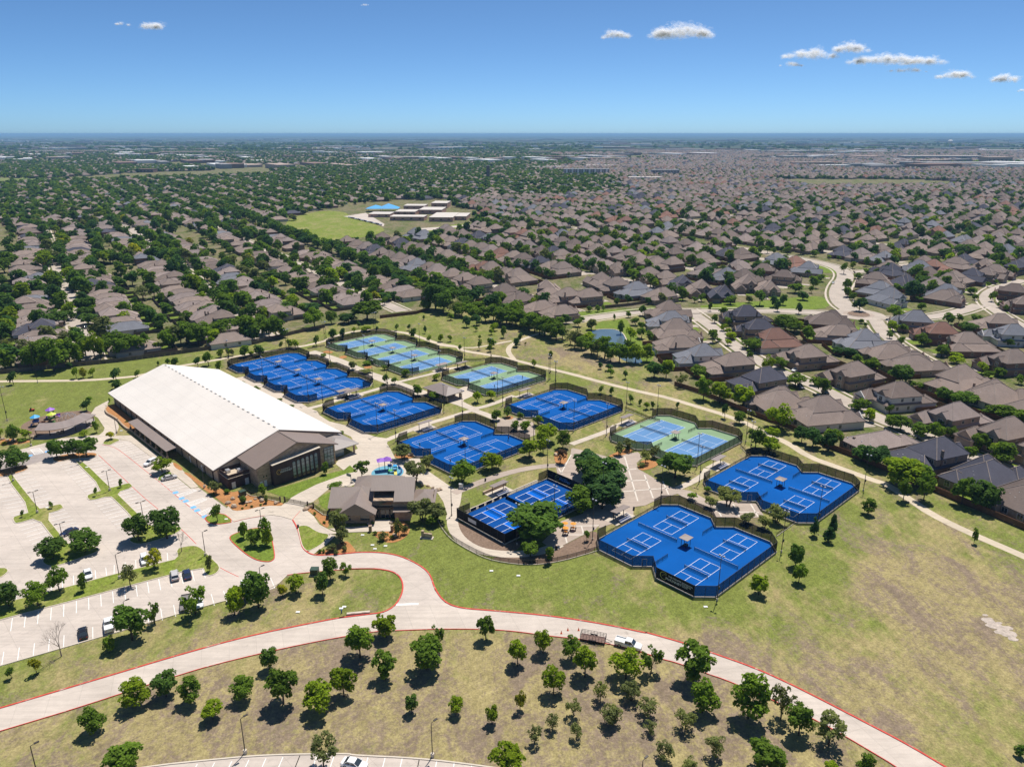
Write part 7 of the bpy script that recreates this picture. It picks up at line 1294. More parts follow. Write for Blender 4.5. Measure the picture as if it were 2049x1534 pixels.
for d in DIST: farfield(d)
# tree line of the greenbelt between the two neighbourhoods
s = 335
while s < 1320:
    s += rd.uniform(6.5, 10); p = ST(s, 232 + rd.uniform(-4, 4) + max(0, (s - 600)) * .018); w = rd.uniform(10, 14)
    if s > 560 or rd.random() < .6: TREES.append([p.x, p.y, w * rd.uniform(.8, 1.0), w, rd.choice(('oak', 'green', 'oak', 'dark')), 0, False])
# hedgerow-like tree belts in the middle distance
for (a, b, n, w0) in (((0, 530), (400, 522), 46, 11), ((1000, 470), (1400, 492), 26, 8), ((580, 430), (800, 395), 24, 8), ((1250, 455), (2049, 470), 60, 8), ((0, 395), (120, 360), 14, 9)):
    A, B = G(*a), G(*b)
    for i in range(n): p = A.lerp(B, (i + rd.random()) / n) + Vector((rd.uniform(-7, 7), rd.uniform(-9, 9), 0)); w = w0 * rd.uniform(.7, 1.25); TREES.append([p.x, p.y, w * .95, w, tree_type(rd, True), 0, False])
# belts beyond three kilometres
for i in range(9000):
    Y = rd.uniform(2400, 9000); X = rd.uniform(-.75, .75) * Y
    if math.sin(X * .0031 + 1.3) + math.sin(Y * .0043 + X * .0011) + rd.uniform(-.9, .9) > (.2 if X < .1 * Y else .75): w = rd.uniform(12, 24) * (1 if Y < 5000 else 1.6); FART.append((X, Y, w * .62, w, rd.random()))
# ---- build the largest houses singly
def size(h): return h['H']['W'] / MPP(h['x'], h['y'])
HOUSES.sort(key=size, reverse=True)
HOUSES = [h for h in HOUSES if seen(h['x'], h['y'], 4, 60) or h['man']]
NEAR, REST = HOUSES[:300], HOUSES[300:]
HOBJ = []
for i, h in enumerate(NEAR): HOBJ.append((build_house(h, 2 if i < 60 else (1 if i < 130 else 0)), h))
FENCEU = {}
for i, (o, h) in enumerate(HOBJ[:170]):      # back-yard fences, drives and lawns of the nearest houses
    X, Y, rz, D, Wd = h['x'], h['y'], h['rz'], h['H']['D'], h['H']['W']; f = Vector((math.sin(rz), -math.cos(rz), 0)); sd_ = Vector((math.cos(rz), math.sin(rz), 0)); c = Vector((X, Y, 0)); bk = 17.5 if h['style'] < 3 else 16.5; hw = 7.5 if h['style'] < 3 else 9.0
    pts = [c + sd_ * hw - f * 2, c + sd_ * hw - f * bk, c - sd_ * hw - f * bk, c - sd_ * hw - f * 2]
    if all(clear(p.x, p.y) for p in pts):
        r = E('yard_fence', (X, Y, -.06), rz); wm = WOOD if h['style'] > 2 else GREYWOOD
        for a, b in ((pts[0], pts[1]), (pts[1], pts[2]), (pts[2], pts[3])):
            L = (b - a).length; n = max(2, int(L / 5.0)); az = math.atan2((b - a).y, (b - a).x) - rz
            for k in range(n):
                q = a.lerp(b, (k + .5) / n) - c; q = Matrix.Rotation(-rz, 3, 'Z') @ q; key = (round(L / n, 1), wm.name)
                if key not in FENCEU: FENCEU[key] = MB().box((0, 0, .95), (key[0] - .03, .09, 1.9)).mesh('board_panel', wm)
                O('board_panel', FENCEU[key], r, q, az)
        h['fence'] = r
        lw = [c + sd_ * (hw - .3) - f * (D / 2 + .4), c + sd_ * (hw - .3) - f * (bk - .3), c - sd_ * (hw - .3) - f * (bk - .3), c - sd_ * (hw - .3) - f * (D / 2 + .4)]
        sheet('lawn', lw, -.045, LAWN)
    g_ = h['H']['gar'][0] * h['fl']; dq = c + sd_ * g_ + f * (D / 2 + 2); sheet('driveway', [dq + sd_ * 2.5, dq - sd_ * 2.5, dq - sd_ * 2.7 + f * 7.5, dq + sd_ * 2.7 + f * 7.5], -.020, STREET)
    if h['style'] > 2: lq = c - sd_ * g_ * .7 + f * (D / 2 + 1); sheet('lawn', [lq + sd_ * 4, lq - sd_ * 4, lq - sd_ * 4 + f * 6.5, lq + sd_ * 4 + f * 6.5], -.047, LAWN)
# park-side timber fences (each board bay a part)
def longfence(px, label, mat=WOOD, z='p'):
    P = QS(z, *px); r = E('wood_fence', P[0], 0, label=label, cat='fence', group='park boundary fences'); o = P[0]
    for a, b in zip(P, P[1:]):
        L = (b - a).length; n = max(1, round(L / 2.6)); rz = math.atan2((b - a).y, (b - a).x); me = MB().box((0, 0, .95), (L / n - .05, .08, 1.9)).box((0, 0, 1.93), (L / n, .14, .05)).mesh('board_panel', mat)
        for k in range(n): O('board_panel', me, r, a.lerp(b, (k + .5) / n) - o, rz)
longfence(((1349, 771), (1400, 787), (1513, 834), (1590, 862)), 'brown timber fence along the trail below the tan and charcoal roofs', WOOD)
longfence(((1590, 862), (1656, 896), (1728, 923), (1800, 955)), 'brown timber fence along the trail behind the dark evergreens', WOOD)
longfence(((1800, 955), (1861, 981), (1950, 1018), (2049, 1060), (2120, 1090)), 'brown timber fence at the right edge below the pool terrace', WOOD)
longfence(((0, 748), (80, 740), (160, 732), (239, 724)), 'grey timber fence at the left edge under the park trees', GREYWOOD); longfence(((239, 724), (330, 712), (430, 698), (512, 688)), 'grey timber fence behind the big green trees left of the blue courts', GREYWOOD); longfence(((512, 688), (590, 668), (650, 655)), 'grey timber fence behind the blue courts', GREYWOOD); longfence(((760, 637), (834, 628), (860, 620)), 'brown timber fence behind the green courts lawn', WOOD)
longfence(((1210, 617), (1260, 612), (1310, 604), (1322, 596)), 'grey timber fence above the pond road', GREYWOOD); longfence(((1285, 690), (1318, 688)), 'red-brown timber fence behind the backyard pool', WOOD); longfence(((1313, 716), (1355, 712)), 'red-brown timber fence in front of the backyard pool', WOOD)
sheet('pool_deck', QS('n4', (1590, 1000), (1700, 995), (1790, 1085), (1680, 1090)), .01, WALK); sheet('swimming_pool', QS('n4', (1618, 1012), (1668, 1005), (1735, 1070), (1680, 1080)), .05, POOLW)
sheet('pool_deck', QS('HR', (1920, 1250), (2010, 1225), (2090, 1300), (2049, 1320)), .01, PLAZA); sheet('swimming_pool', QS('HR', (1960, 1255), (1995, 1240), (2049, 1285), (2040, 1300)), .05, POOLW, 1)
# school
SCH = E('school', Q('sc', 700, 250), R(-4), label='low brick school with flat white roofs beside a green field', cat='school'); so = SCH.location
BRK = brick('school_brick', (.56, .33, .26), (.48, .27, .21), (.5, .4, .33)); WR = plain('white_flat_roof', (.56, .51, .455), .06, .2, .7, .2)
def sblock(x0, y0, x1, y1, h, part='wing'):
    h *= .8
    a, b = Q('sc', x0, y1), Q('sc', x1, y0); c = ((a + b) / 2 - so); w, d = abs(b.x - a.x), abs(b.y - a.y); q = MB().box((c.x, c.y, h / 2), (w, d, h)).obj(part, BRK, SCH); MB().box((c.x, c.y, h + .12), (w + .4, d + .4, .24)).obj('roof', WR, q)
    for k in range(max(2, int(w / 9))): MB().box((c.x - w / 2 + (k + .5) * w / max(2, int(w / 9)), c.y - d / 2 - .05, h * .5), (3.0, .1, 1.5)).obj('window', GLASS, q)
sblock(430, 245, 740, 262, 6); sblock(770, 225, 1000, 268, 6.5); sblock(960, 225, 1095, 255, 6); sblock(490, 160, 690, 175, 8, 'gym'); sblock(225, 215, 440, 235, 5); sblock(440, 195, 640, 215, 5.5); sblock(640, 180, 860, 205, 7); sblock(715, 135, 870, 155, 9, 'hall')
cc = Q('sc', 355, 182); r = E('shade_canopy', cc, 0, label='bright blue tent roof beside the school', cat='canopy')
mb = MB()
for dx, hw_, tz in ((-8, 13, 9), (10, 15, 11)): mb.add([(dx - hw_, -11, 4.5), (dx + hw_, -11, 4.5), (dx + hw_, 11, 4.5), (dx - hw_, 11, 4.5), (dx, 0, tz)], [(0, 1, 4), (1, 2, 4), (2, 3, 4), (3, 0, 4)])
mb.obj('canopy', SKYB, r)
for x in (-20, 0, 24):
    for y in (-10, 10): MB().rod((x, y, 0), (x, y, 4.6), .2).obj('post', POLEM, r)
sheet('school_drive', QS('sc', (30, 225), (220, 195), (380, 290), (370, 310), (160, 245)), .02, LOT); sheet('school_drive', QS('sc', (620, 330), (900, 310), (1130, 290), (1100, 305), (740, 345), (640, 350)), .02, LOT)
FC = [MB().box((0, 0, .7), (4.5, 1.8, 1.0)).box((-.2, 0, 1.35), (2.4, 1.6, .6)).mesh('parked_car', m_) for m_ in (CWHITE, CSILVER, CBLACK, CNAVY)]
for i in range(22): O('parked_car', FC[i % 4], None, Q('sc', 80 + i * 13, 236 + i * 3.1), rd.uniform(1.4, 1.7), label=f"{['white','silver','black','navy'][i % 4]} car in the school lot row, {['first','second','third','fourth','fifth','sixth'][i // 4]} of that colour from the left", cat='car', group='cars in the school lot')
# ------------------------------------------------------------------ single trees and the mass of far ones
def tpx(t): return t[3] / MPP(t[0], t[1], t[2] * .5)
TREES = [t for t in TREES if seen(t[0], t[1], 3, 120)]
small = {'shrub', 'pale'}
man = [t for t in TREES if t[6]]; aut = sorted([t for t in TREES if not t[6]], key=tpx, reverse=True)
shr = [t for t in man if t[4] in small]; mt = sorted([t for t in man if t[4] not in small], key=tpx, reverse=True)
SINGLE = mt[:330] + aut[:max(0, 330 - len(mt))]; REST_T = mt[330:] + aut[max(0, 330 - len(mt)):]
TOBJ = []; rt = random.Random(3)
for t in SINGLE + shr:
    X, Y, h, w, ty, z0, m_ = t
    if ty == 'bare':
        r = E('bare_tree', (X, Y, -.02), rt.uniform(0, 6)); r.scale = (w / 6.2, w / 6.2, h / 6.6); O('branches', BARE[len(TOBJ) % 2], r); TOBJ.append((r, t)); continue
    key = 'elm' if ty == 'sparse' else ty; sp_, nm, look = SPEC[key]; cr, tr = PROTO[key][rt.randrange(len(PROTO[key]))]
    r = E(nm, (X, Y, .0), rt.uniform(0, 6.28)); hz = h / (7.0 if key not in small else 6.4); r.scale = (w / 6.0 * rt.uniform(.95, 1.08), w / 6.0 * rt.uniform(.95, 1.08), hz); O('crown', cr, r); O('trunk', tr, r); TOBJ.append((r, t))
PCOL = {}
def stuff_instances(name, pts, protos, label, cat):
    """one object holding many far copies: points + geometry nodes"""
    col = bpy.data.collections.new(name + '_models'); 
    for i, me in enumerate(protos): o = bpy.data.objects.new(f'{name}_{i:02d}', me); col.objects.link(o)
    me = bpy.data.meshes.new(name); me.from_pydata([p[0] for p in pts], [], [])
    for an, ty, dat in (('rot', 'FLOAT_VECTOR', [v for p in pts for v in (0, 0, p[1])]), ('scl', 'FLOAT_VECTOR', [v for p in pts for v in p[2]]), ('idx', 'INT', [p[3] for p in pts])):
        a = me.attributes.new(an, ty, 'POINT'); a.data.foreach_set('vector' if ty != 'INT' else 'value', dat)
    o = O(name, me, label=label, cat=cat, kind='stuff')
    ng = bpy.data.node_groups.new(name, 'GeometryNodeTree'); ng.interface.new_socket('Geometry', in_out='INPUT', socket_type='NodeSocketGeometry'); ng.interface.new_socket('Geometry', in_out='OUTPUT', socket_type='NodeSocketGeometry')
    N_ = ng.nodes; gi, go = N_.new('NodeGroupInput'), N_.new('NodeGroupOutput'); ip = N_.new('GeometryNodeInstanceOnPoints'); ci = N_.new('GeometryNodeCollectionInfo'); ci.inputs['Collection'].default_value = col; ci.inputs['Separate Children'].default_value = True; ci.inputs['Reset Children'].default_value = True
    ip.inputs['Pick Instance'].default_value = True
    def attr(nm, dt): n = N_.new('GeometryNodeInputNamedAttribute'); n.data_type = dt; n.inputs[0].default_value = nm; return n.outputs[0]
    l = ng.links; l.new(gi.outputs[0], ip.inputs['Points']); l.new(ci.outputs[0], ip.inputs['Instance']); l.new(attr('idx', 'INT'), ip.inputs['Instance Index']); l.new(attr('rot', 'FLOAT_VECTOR'), ip.inputs['Rotation']); l.new(attr('scl', 'FLOAT_VECTOR'), ip.inputs['Scale']); l.new(ip.outputs[0], go.inputs[0])
    o.modifiers.new('scatter', 'NODES').node_group = ng; return o
def joined(name, parts):
    bm = bmesh.new(); mats = []
    for me, m_ in parts:
        k = len(bm.faces); bm.from_mesh(me); bm.faces.ensure_lookup_table(); mats.append(m_)
        for f_ in bm.faces[k:]: f_.material_index = len(mats) - 1
    me = bpy.data.meshes.new(name); bm.to_mesh(me); bm.free(); [me.materials.append(m_) for m_ in mats]; return me
# middle-distance trees use full-detail crowns, the far ones coarse crowns
tk = ['oak', 'green', 'dark', 'lime', 'olive', 'yellow', 'elm']; midp = []; TI = {}
for k_ in tk:
    lf = {'elm': 'green'}.get(k_, k_); TI[k_] = len(midp)
    for s_ in (31, 32): midp.append(joined('far_tree', [(crown_mesh(s_, 420, 1.0, lobes=13, mat=LF[lf]), LF[lf]), (trunk_mesh(s_, .2, 4.0, 2), TRUNK)]))
stuff_instances('background_trees', [((t[0], t[1], -.06), rt.uniform(0, 6.28), (t[3] / 6, t[3] / 6, t[2] / 7), TI.get(t[4], TI['green']) + rt.randrange(2)) for t in REST_T], midp, 'dense trees filling the streets and yards of the middle-distance neighbourhoods', 'trees')
farp = [crown_mesh(50 + i, 110, 2.1, lobes=9, zc=3.4, rz=3.2, mat=LF[k_]) for i, k_ in enumerate(('oak', 'dark', 'green', 'oak', 'olive', 'lime'))]
stuff_instances('far_trees', [((x, y, -.06), q * 6.28, (w / 6, w / 6, h / 6.6), min(5, int(q * 977) % 20 // (4 if int(q * 977) % 20 < 16 else 4) if int(q * 977) % 20 < 18 else 4 + int(q * 977) % 2)) for x, y, h, w, q in FART], farp, 'carpet of dark green trees reaching towards the horizon', 'trees')
hp = []; HI = {}
for st_ in (1, 2, 3, 4):
    for v in (0, 1, 2):
        for rc_ in 'tmbsgr':
            HI[(st_, v, rc_)] = len(hp); H = HP[st_][v]; hp.append(joined('far_house', [(H['wall'], WC['kcwdk'[(v + st_) % 5]]), (H['roof'], RC[rc_])]))
pts = [((h['x'], h['y'], -.06), h['rz'], (h['fl'], 1, 1), HI[(h['style'], min(2, HP[h['style']].index(h['H'])), h['rc'])]) for h in REST]
stuff_instances('background_houses', pts, hp, 'brown-roofed houses in rows beyond the nearest streets', 'houses')
pts = [((x, y, -.06), rz, (random.choice((-1, 1)) * (1.0 if y < 2500 else 1.15), 1.0 if y < 2500 else 1.15, 1.0), HI[(rd.choice((1, 2)) if k_ == 0 else rd.choice((3, 3, 4)), rd.randrange(3), pick(rd, LROOF if k_ == 0 else RROOF))]) for x, y, rz, k_, q in FAR]
stuff_instances('far_houses', pts, hp, 'endless brown and grey suburban roofs stretching to the horizon', 'houses')
# ------------------------------------------------------------------ buildings far behind
def fbox(root, name, c, d, mat, rz=0): return MB().box((c[0], c[1], c[2] + d[2] / 2), d, rz).obj(name, mat, root)
def bigbox(px, py, w, d, h, label, wm, rm, nwin=6, name='warehouse', rz=0):
    r = E(name, G(px, py), rz, label=label, cat='building'); fbox(r, 'wall', (0, 0, 0), (w, d, h), wm); fbox(r, 'roof', (0, 0, h + .01), (w + 1, d + 1, 1.0), rm)
    for i in range(nwin): fbox(r, 'window', (-w / 2 + (i + .5) * w / nwin, -d / 2 - .2, h * .25), (w / nwin * .5, .3, h * .4), GLASS)
    return r
PINKT = plain('buff_wall', (.42, .32, .26), .08, .1, .8, .2); GREYW = plain('grey_wall', (.30, .29, .29), .08, .1, .8, .2); BRN = plain('brown_wall', (.22, .14, .11), .08, .1, .8, .2)
for a in ((925, 299, 330, 90, 16, 'long white warehouse near the horizon above the church', WHITE, WR), (880, 299.5, 180, 80, 14, 'white warehouse left of the long one near the horizon', WHITE, WR), (600, 299, 520, 90, 10, 'thin white industrial roofs on the left horizon', WHITE, WR), (830, 318, 190, 60, 9, 'white-roofed store among far trees left of the church', PINKT, WR), (1100, 339, 110, 40, 8, 'white shopping strip left of the apartments', PINKT, WR), (1200, 336, 90, 40, 8, 'white shopping strip behind the apartments', WHITE, WR), (1290, 363, 75, 26, 9, 'white office block below the long street', WHITE, WR),
          (1930, 334, 300, 90, 14, 'long brown retail centre at the far right', BRN, GREYW), (1990, 327, 90, 60, 22, 'taller buff block on the brown retail centre', PINKT, PINKT), (1880, 320, 330, 60, 16, 'dark long roof behind the retail centre', GREYW, WR), (1370, 303, 240, 60, 14, 'white warehouse row near the right horizon', WHITE, WR), (1210, 322, 170, 50, 10, 'red-brown school roof in the far right quarter', BRN, PINKT), (1060, 283, 190, 80, 16, 'pale roofed hall near the horizon', WHITE, WR), (1780, 291, 130, 60, 14, 'white building left of the water tower', WHITE, WR), (1925, 292, 200, 80, 14, 'pale dome-roofed hall right of the water tower', WHITE, WR), (1570, 307, 190, 60, 12, 'grey commercial block near the right horizon', GREYW, WR), (100, 305, 260, 60, 10, 'pale buildings at the far left horizon', WHITE, WR), (400, 302, 180, 50, 12, 'pinkish block on the left horizon', PINKT, PINKT), (290, 345, 60, 24, 9, 'brick building among the left trees', BRN, BRN)): bigbox(*a)
AP = bigbox(1173, 352, 118, 22, 17, 'long four-storey apartment block with pale walls in the middle distance', plain('apartment_wall', (.42, .40, .38), .08, .3, .8, .2), GREYW, 0, 'apartment_building')
for f_ in range(4):
    for i in range(16): fbox(AP, 'window', (-55 + i * 7.3, -11.2, 1.2 + f_ * 4.1), (3.2, .4, 2.2), GLASS)
for i in range(8): fbox(AP, 'bay', (-52 + i * 14.8, -12, 0), (5, 2, 18.5), WHITE)
AP2 = bigbox(1330, 352, 70, 26, 15, 'second apartment block at the head of the long street', plain('apartment_wall_b', (.40, .38, .37), .08, .3, .8, .2), GREYW, 0, 'apartment_building')
for f_ in range(3):
    for i in range(9): fbox(AP2, 'window', (-31 + i * 7.8, -13.2, 1.5 + f_ * 4.4), (3.4, .4, 2.3), GLASS)
r = E('church', G(990, 359), 0, label='dark stone church with a square tower among far roofs', cat='church'); fbox(r, 'tower', (-16, 0, 0), (8, 8, 31), plain('church_stone', (.16, .13, .115), .1, .3, .9, .2)); q = MB().hip(-12, 26, -9, 9, 9, .7).obj('roof', RC['b'], r); fbox(r, 'nave', (7, 0, 0), (36, 16, 9), WC['k']); MB().hip(-20, -12, -4, 4, 31.2, .4, .6).obj('tower_roof', RC['s'], r)
r = E('water_tower', G(1899, 299), 0, label='white water tower on the right horizon', cat='water tower'); MB().rod((0, 0, 0), (0, 0, 42), 5, 3.6, 12).obj('stem', WHITE, r); MB().ball((0, 0, 52), 17, 14, 8, 0, (1, 1, .72)).obj('tank', WHITE, r, True)
for px, py, hh, lb in ((1508, 280, 70, 'thin dark mast on the right horizon'), (1723, 280, 60, 'second thin mast on the right horizon'), (835, 284, 46, 'thin mast above the left of centre horizon')):
    r = E('mast', G(px, py), 0, label=lb, cat='mast'); MB().rod((0, 0, 0), (0, 0, hh), 2.2, 1.0, 6).obj('mast_column', GREYW, r); MB().box((0, 0, hh), (9, 3, 3)).obj('mast_head', GREYW, r)
ci = 0
WCOM = [WHITE, PINKT, GREYW, BRN]
mbs = [MB(), MB(), MB(), MB()]
for cx, cy, a, q in COMM:
    for k in range(9): 
        X, Y = cx + rd.uniform(-260, 260), cy + rd.uniform(-160, 160)
        if seen(X, Y, 4, 60): w, d, h = rd.uniform(40, 170), rd.uniform(30, 70), rd.uniform(7, 14); mbs[rd.choice((0, 0, 1, 2, 3))].box((X, Y, h / 2), (w, d, h), a)
for k in range(420):
    Y = rd.uniform(4200, 16000); X = rd.uniform(-.72, .72) * Y; mbs[rd.choice((0, 1, 1, 2, 3))].box((X, Y, 5), (rd.uniform(60, 330), rd.uniform(40, 90), rd.uniform(9, 16)), rd.uniform(-.3, .3))
for b_, nm, m_ in zip(mbs, ('white', 'buff', 'grey', 'brown'), WCOM): b_.obj('far_commercial_buildings', m_, label=f'scattered {nm} commercial blocks far off towards the horizon', cat='buildings', kind='stuff')
# pale far roads and open fields
for P_, w_ in (([(1240, 330), (1290, 348), (1320, 362), (1350, 378)], 22), ([(1560, 345), (1640, 335), (1760, 340), (1840, 352)], 26), ([(1740, 345), (1760, 330), (1762, 308)], 22), ([(100, 356), (125, 372), (128, 385)], 12)): strip('road', [G(*q_) for q_ in P_], w_, -.02, STREET, 1)
for P_ in ([(1700, 306), (2049, 309), (2049, 318), (1900, 314), (1700, 311)], [(1050, 305), (1200, 305), (1220, 309), (1060, 310)], [(0, 356), (110, 352), (120, 360), (0, 366)]): sheet('field_ground', [G(*q_) for q_ in P_], -.03, grass('far_field_' + str(len(MT)), (.14, .19, .05), (.27, .24, .11), (.2, .16, .1), .55, .7, .01))
# ------------------------------------------------------------------ clouds: puffs of fine white droplets, far outside the haze
CLM = bpy.data.materials.new('cloud_white'); CLM.use_nodes = True; t = CLM.node_tree; t.nodes.clear(); MT['cloud'] = CLM
d_ = _n(t, 'ShaderNodeBsdfDiffuse'); tl = _n(t, 'ShaderNodeBsdfTranslucent'); tr_ = _n(t, 'ShaderNodeBsdfTransparent'); x1, x2 = _n(t, 'ShaderNodeMixShader'), _n(t, 'ShaderNodeMixShader'); oo = _n(t, 'ShaderNodeOutputMaterial')
d_.inputs[0].default_value = tl.inputs[0].default_value = (.97, .97, .975, 1); x1.inputs[0].default_value = .5; t.links.new(d_.outputs[0], x1.inputs[1]); t.links.new(tl.outputs[0], x1.inputs[2])
tc = _n(t, 'ShaderNodeUVMap') if False else None
x2.inputs[0].default_value = .07; t.links.new(tr_.outputs[0], x2.inputs[1]); t.links.new(x1.outputs[0], x2.inputs[2]); t.links.new(x2.outputs[0], oo.inputs[0])
def cloud(px, py, wpx, hpx, label, seed, dens=1.0, dist=9000):
    u, v = (px - PCX) / FPX, -(py - PCY) / FPX; d = Vector((u, _cp + v * _sp, -_sp + v * _cp)); c = Vector((0, 0, CAMH)) + d * dist; k = dist / FPX; rg = np.random.RandomState(seed); W_, H_ = wpx * k / 2, hpx * k
    nl = max(4, int(wpx / 7)); lx = rg.uniform(-1, 1, nl); env = (1 - np.abs(lx) ** 1.6); lr = (.22 + .5 * env * rg.uniform(.5, 1, nl)) * H_ * .75; L_ = np.stack([lx * W_ * .9, rg.uniform(-.5, .5, nl) * W_ * .5, lr * .55 - H_ * .25 + rg.uniform(0, .25, nl) * env * H_], 1)
    n = int(500 + wpx * 20 * dens); kk = rg.choice(nl, n, p=lr ** 2 / (lr ** 2).sum()); dd = rg.normal(size=(n, 3)); dd /= np.linalg.norm(dd, axis=1)[:, None]; rr = rg.uniform(0, 1, n) ** .6 * rg.uniform(.8, 1.45, n); P = L_[kk] + dd * (lr[kk] * rr * 1.05)[:, None] * np.array([1.45, 1.1, .72]); P[:, 2] = np.maximum(P[:, 2], -H_ * .38 + rg.normal(size=n) * H_ * .04)
    s = H_ * rg.uniform(.05, .17, n)[:, None] ; nr = dd * .35 + rg.normal(size=(n, 3)) * .35 + np.array([.15, .35, .9]); nr /= np.linalg.norm(nr, axis=1)[:, None]; uu = np.cross(nr, rg.normal(size=(n, 3))); uu /= np.linalg.norm(uu, axis=1)[:, None]; vv = np.cross(nr, uu)
    A = np.arange(6) * np.pi / 3; V = np.concatenate([P[:, None] + (uu * s)[:, None] * np.cos(A)[None, :, None] + (vv * s)[:, None] * np.sin(A)[None, :, None]], 1).reshape(-1, 3)
    me = bpy.data.meshes.new('cloud'); me.from_pydata(V.tolist(), [], [tuple(range(i * 6, i * 6 + 6)) for i in range(n)]); me.materials.append(CLM); O('cloud', me, None, c, label=label, cat='cloud')
for i, a in enumerate(((1365, 66, 135, 34, 'largest bright cumulus cloud, right of centre'), (1234, 72, 62, 20, 'small cumulus just left of the largest one'), (306, 54, 56, 20, 'small white cloud at the upper left'), (245, 49, 34, 9, 'wispy scrap left of the upper left cloud', .5), (1700, 98, 80, 24, 'puffy top of the long cloud bank at the upper right'), (1625, 110, 130, 24, 'left arm of the long cloud bank', .7), (1582, 130, 50, 12, 'low left scrap under the cloud bank', .7), (1770, 120, 150, 26, 'middle of the long cloud bank'), (1850, 124, 90, 24, 'right end of the long cloud bank', .8), (1820, 141, 90, 12, 'thin streak under the cloud bank', .6), (1912, 151, 90, 20, 'separate cloud right of the bank'), (2018, 158, 66, 20, 'cloud at the right edge of the sky'), (730, 10, 18, 5, 'tiny scrap of cloud at the top edge', .5), (2046, 182, 20, 8, 'tiny scrap at the right edge', .5))): cloud(*a[:5], 100 + i, *(a[5:] or (1.0,)))
# ------------------------------------------------------------------ haze
HZ = bpy.data.materials.new('haze_air'); HZ.use_nodes = True; t = HZ.node_tree; t.nodes.clear(); pv = _n(t, 'ShaderNodeVolumePrincipled'); oo = _n(t, 'ShaderNodeOutputMaterial')
pv.inputs['Color'].default_value = (.38, .68, 1.0, 1); pv.inputs['Density'].default_value = 6.2e-5; pv.inputs['Anisotropy'].default_value = 0.0; t.links.new(pv.outputs[0], oo.inputs['Volume'])
hb = MB().box((0, 43000, 56), (150000, 100000, 114)).obj('haze', HZ, kind='stuff', label='thin blue summer haze over the whole plain', cat='haze'); hb.display_type = 'WIRE'
# ------------------------------------------------------------------ labels for houses, fences and trees
LMK = [('white-roofed hall', 430, 850), ('curved playground canopy', 130, 850), ('clubhouse', 745, 1000), ('monument sign', 855, 1070), ('teardrop island', 524, 1050), ('dark navy sedan', 139, 1065), ('silver sedan', 339, 955), ('black sedan', 166, 1265), ('parked white pickup', 218, 1250), ('silver SUV', 350, 1153), ('white stop line', 815, 1208), ('utility trailer', 1187, 1270), ('towing white pickup', 1258, 1285), ('drain inlet', 717, 1228), ('nearest banner fence', 1345, 1155), ('far pickleball block', 1562, 975), ('plaza green courts', 1352, 880), ('orange tables', 1135, 1055), ('show-court bleachers', 985, 985), ('clubhouse tennis courts', 925, 895), ('trail-bend tennis courts', 1130, 815), ('pavilion tennis courts', 985, 755), ('restroom pavilion', 880, 775), ('hall-side tennis courts', 765, 822), ('four far blue courts', 600, 750), ('four far green courts', 790, 705), ('pond', 1230, 680), ('backyard pool', 1312, 705), ('roundabout', 1718, 629), ('curved street', 1680, 560), ('school', 830, 435), ('school field', 680, 455), ('trail fork', 1045, 715), ('left trail floodlight', 75, 766), ('pale rubble patch', 1990, 1260), ('bottom-lot lamp', 866, 1510), ('left bottom lamp', 490, 1505), ('left cul-de-sac', 150, 610), ('corner pool terrace', 2030, 1035), ('white trailside house', 1645, 815), ('blue-grey pond house', 1272, 580), ('dark green transformer', 630, 1148), ('hall mulch bed', 510, 990), ('right edge trail', 1950, 1080), ('right edge street', 2040, 600), ('treeline end', 880, 600), ('long left treeline', 500, 440), ('bay-fronted street', 1560, 505), ('far left yellow tree', 283, 485)]
ORD = ['nearest', 'second nearest', 'third nearest', 'fourth nearest', 'fifth nearest', 'sixth nearest', 'seventh nearest', 'eighth nearest', 'ninth nearest', 'tenth nearest', 'eleventh nearest', 'twelfth nearest', 'thirteenth nearest', 'fourteenth nearest', 'fifteenth nearest', 'sixteenth nearest', 'seventeenth nearest', 'eighteenth nearest', 'nineteenth nearest', 'twentieth nearest'] + [f'{n}th nearest' for n in range(21, 90)]
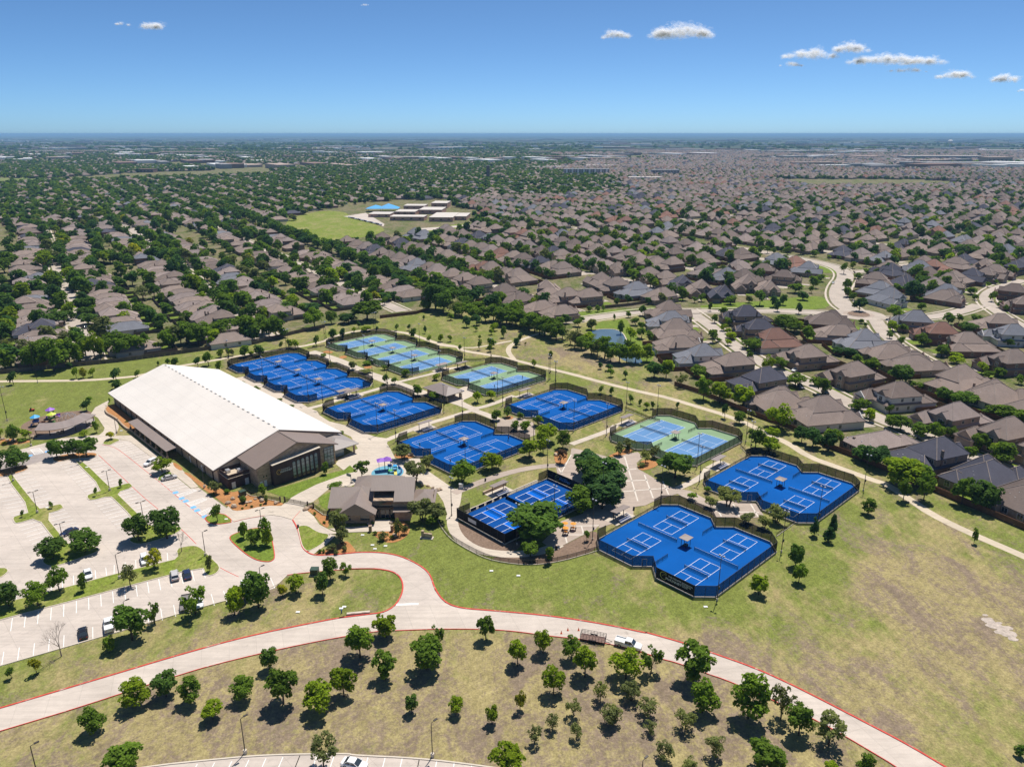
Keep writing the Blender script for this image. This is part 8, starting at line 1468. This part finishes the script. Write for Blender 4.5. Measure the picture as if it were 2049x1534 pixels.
def relabel(items, cat, group, noun):
    """items: (object, X, Y, Z, look); label by look, side and rank from the closest landmark in the picture"""
    B = {}
    for o, X, Y, Z, look in items:
        x, y = TOPX(X, Y, Z); n, lx, ly = min(LMK, key=lambda q: (q[1] - x) ** 2 + 2.2 * (q[2] - y) ** 2); dx, dy = x - lx, (y - ly) * 1.5
        side = ('right of' if dx > 0 else 'left of') if abs(dx) > abs(dy) else ('below' if dy > 0 else 'above'); B.setdefault((look, side, n), []).append((dx * dx + dy * dy, o))
    for (look, side, n), L in B.items():
        for i, (_, o) in enumerate(sorted(L, key=lambda q: q[0])): tag(o, f'{look} {noun} {side} the {n}' + (f', {ORD[i]}' if len(L) > 1 else ''), cat, group)
relabel([(o, h['x'], h['y'], 4, f"{WN_[h['wc']]} {RN_[h['rc']]}-roofed {'two-storey' if h['style'] in (2, 3) else 'low'}") for o, h in HOBJ], 'house', 'houses around the park', 'house')
relabel([(h['fence'], h['x'], h['y'], 0, f"{'red-brown' if h['style'] > 2 else 'grey'} wooden") for o, h in HOBJ if 'fence' in h], 'fence', 'back-yard fences', 'yard fence')
byk = {}
for o, t in TOBJ:
    if t[4] == 'bare': byk.setdefault(('bare tree', 'tree', 'bare trees'), []).append((o, t[0], t[1], t[2] / 2, 'leafless grey')); continue
    key = 'elm' if t[4] == 'sparse' else t[4]; look = SPEC[key][2]; nm = SPEC[key][1]; sz = '' if nm in ('young_tree', 'shrub') or 'small' in look else ('broad ' if t[3] > 9 else ('small ' if t[3] < 4 else ''))
    byk.setdefault({'shade_tree': ('tree', 'tree', 'trees in the park and yards'), 'conifer': ('evergreen', 'tree', 'evergreens'), 'young_tree': ('tree', 'tree', 'young trees'), 'crape_myrtle': ('crape myrtle', 'tree', 'crape myrtles'), 'shrub': ('shrub', 'shrub', 'shrubs')}[nm], []).append((o, t[0], t[1], t[2] / 2, sz + look))
for (noun, cat, group), L in byk.items(): relabel(L, cat, group, noun)
SC.cycles.use_denoising = True; SC.cycles.transparent_max_bounces = 48; SC.cycles.max_bounces = 10; SC.cycles.diffuse_bounces = 6
print('COUNTS', len(HOUSES), len(NEAR), len(REST), len(FAR), len(FART), len(SINGLE), len(REST_T), len(shr), len(bpy.data.objects))
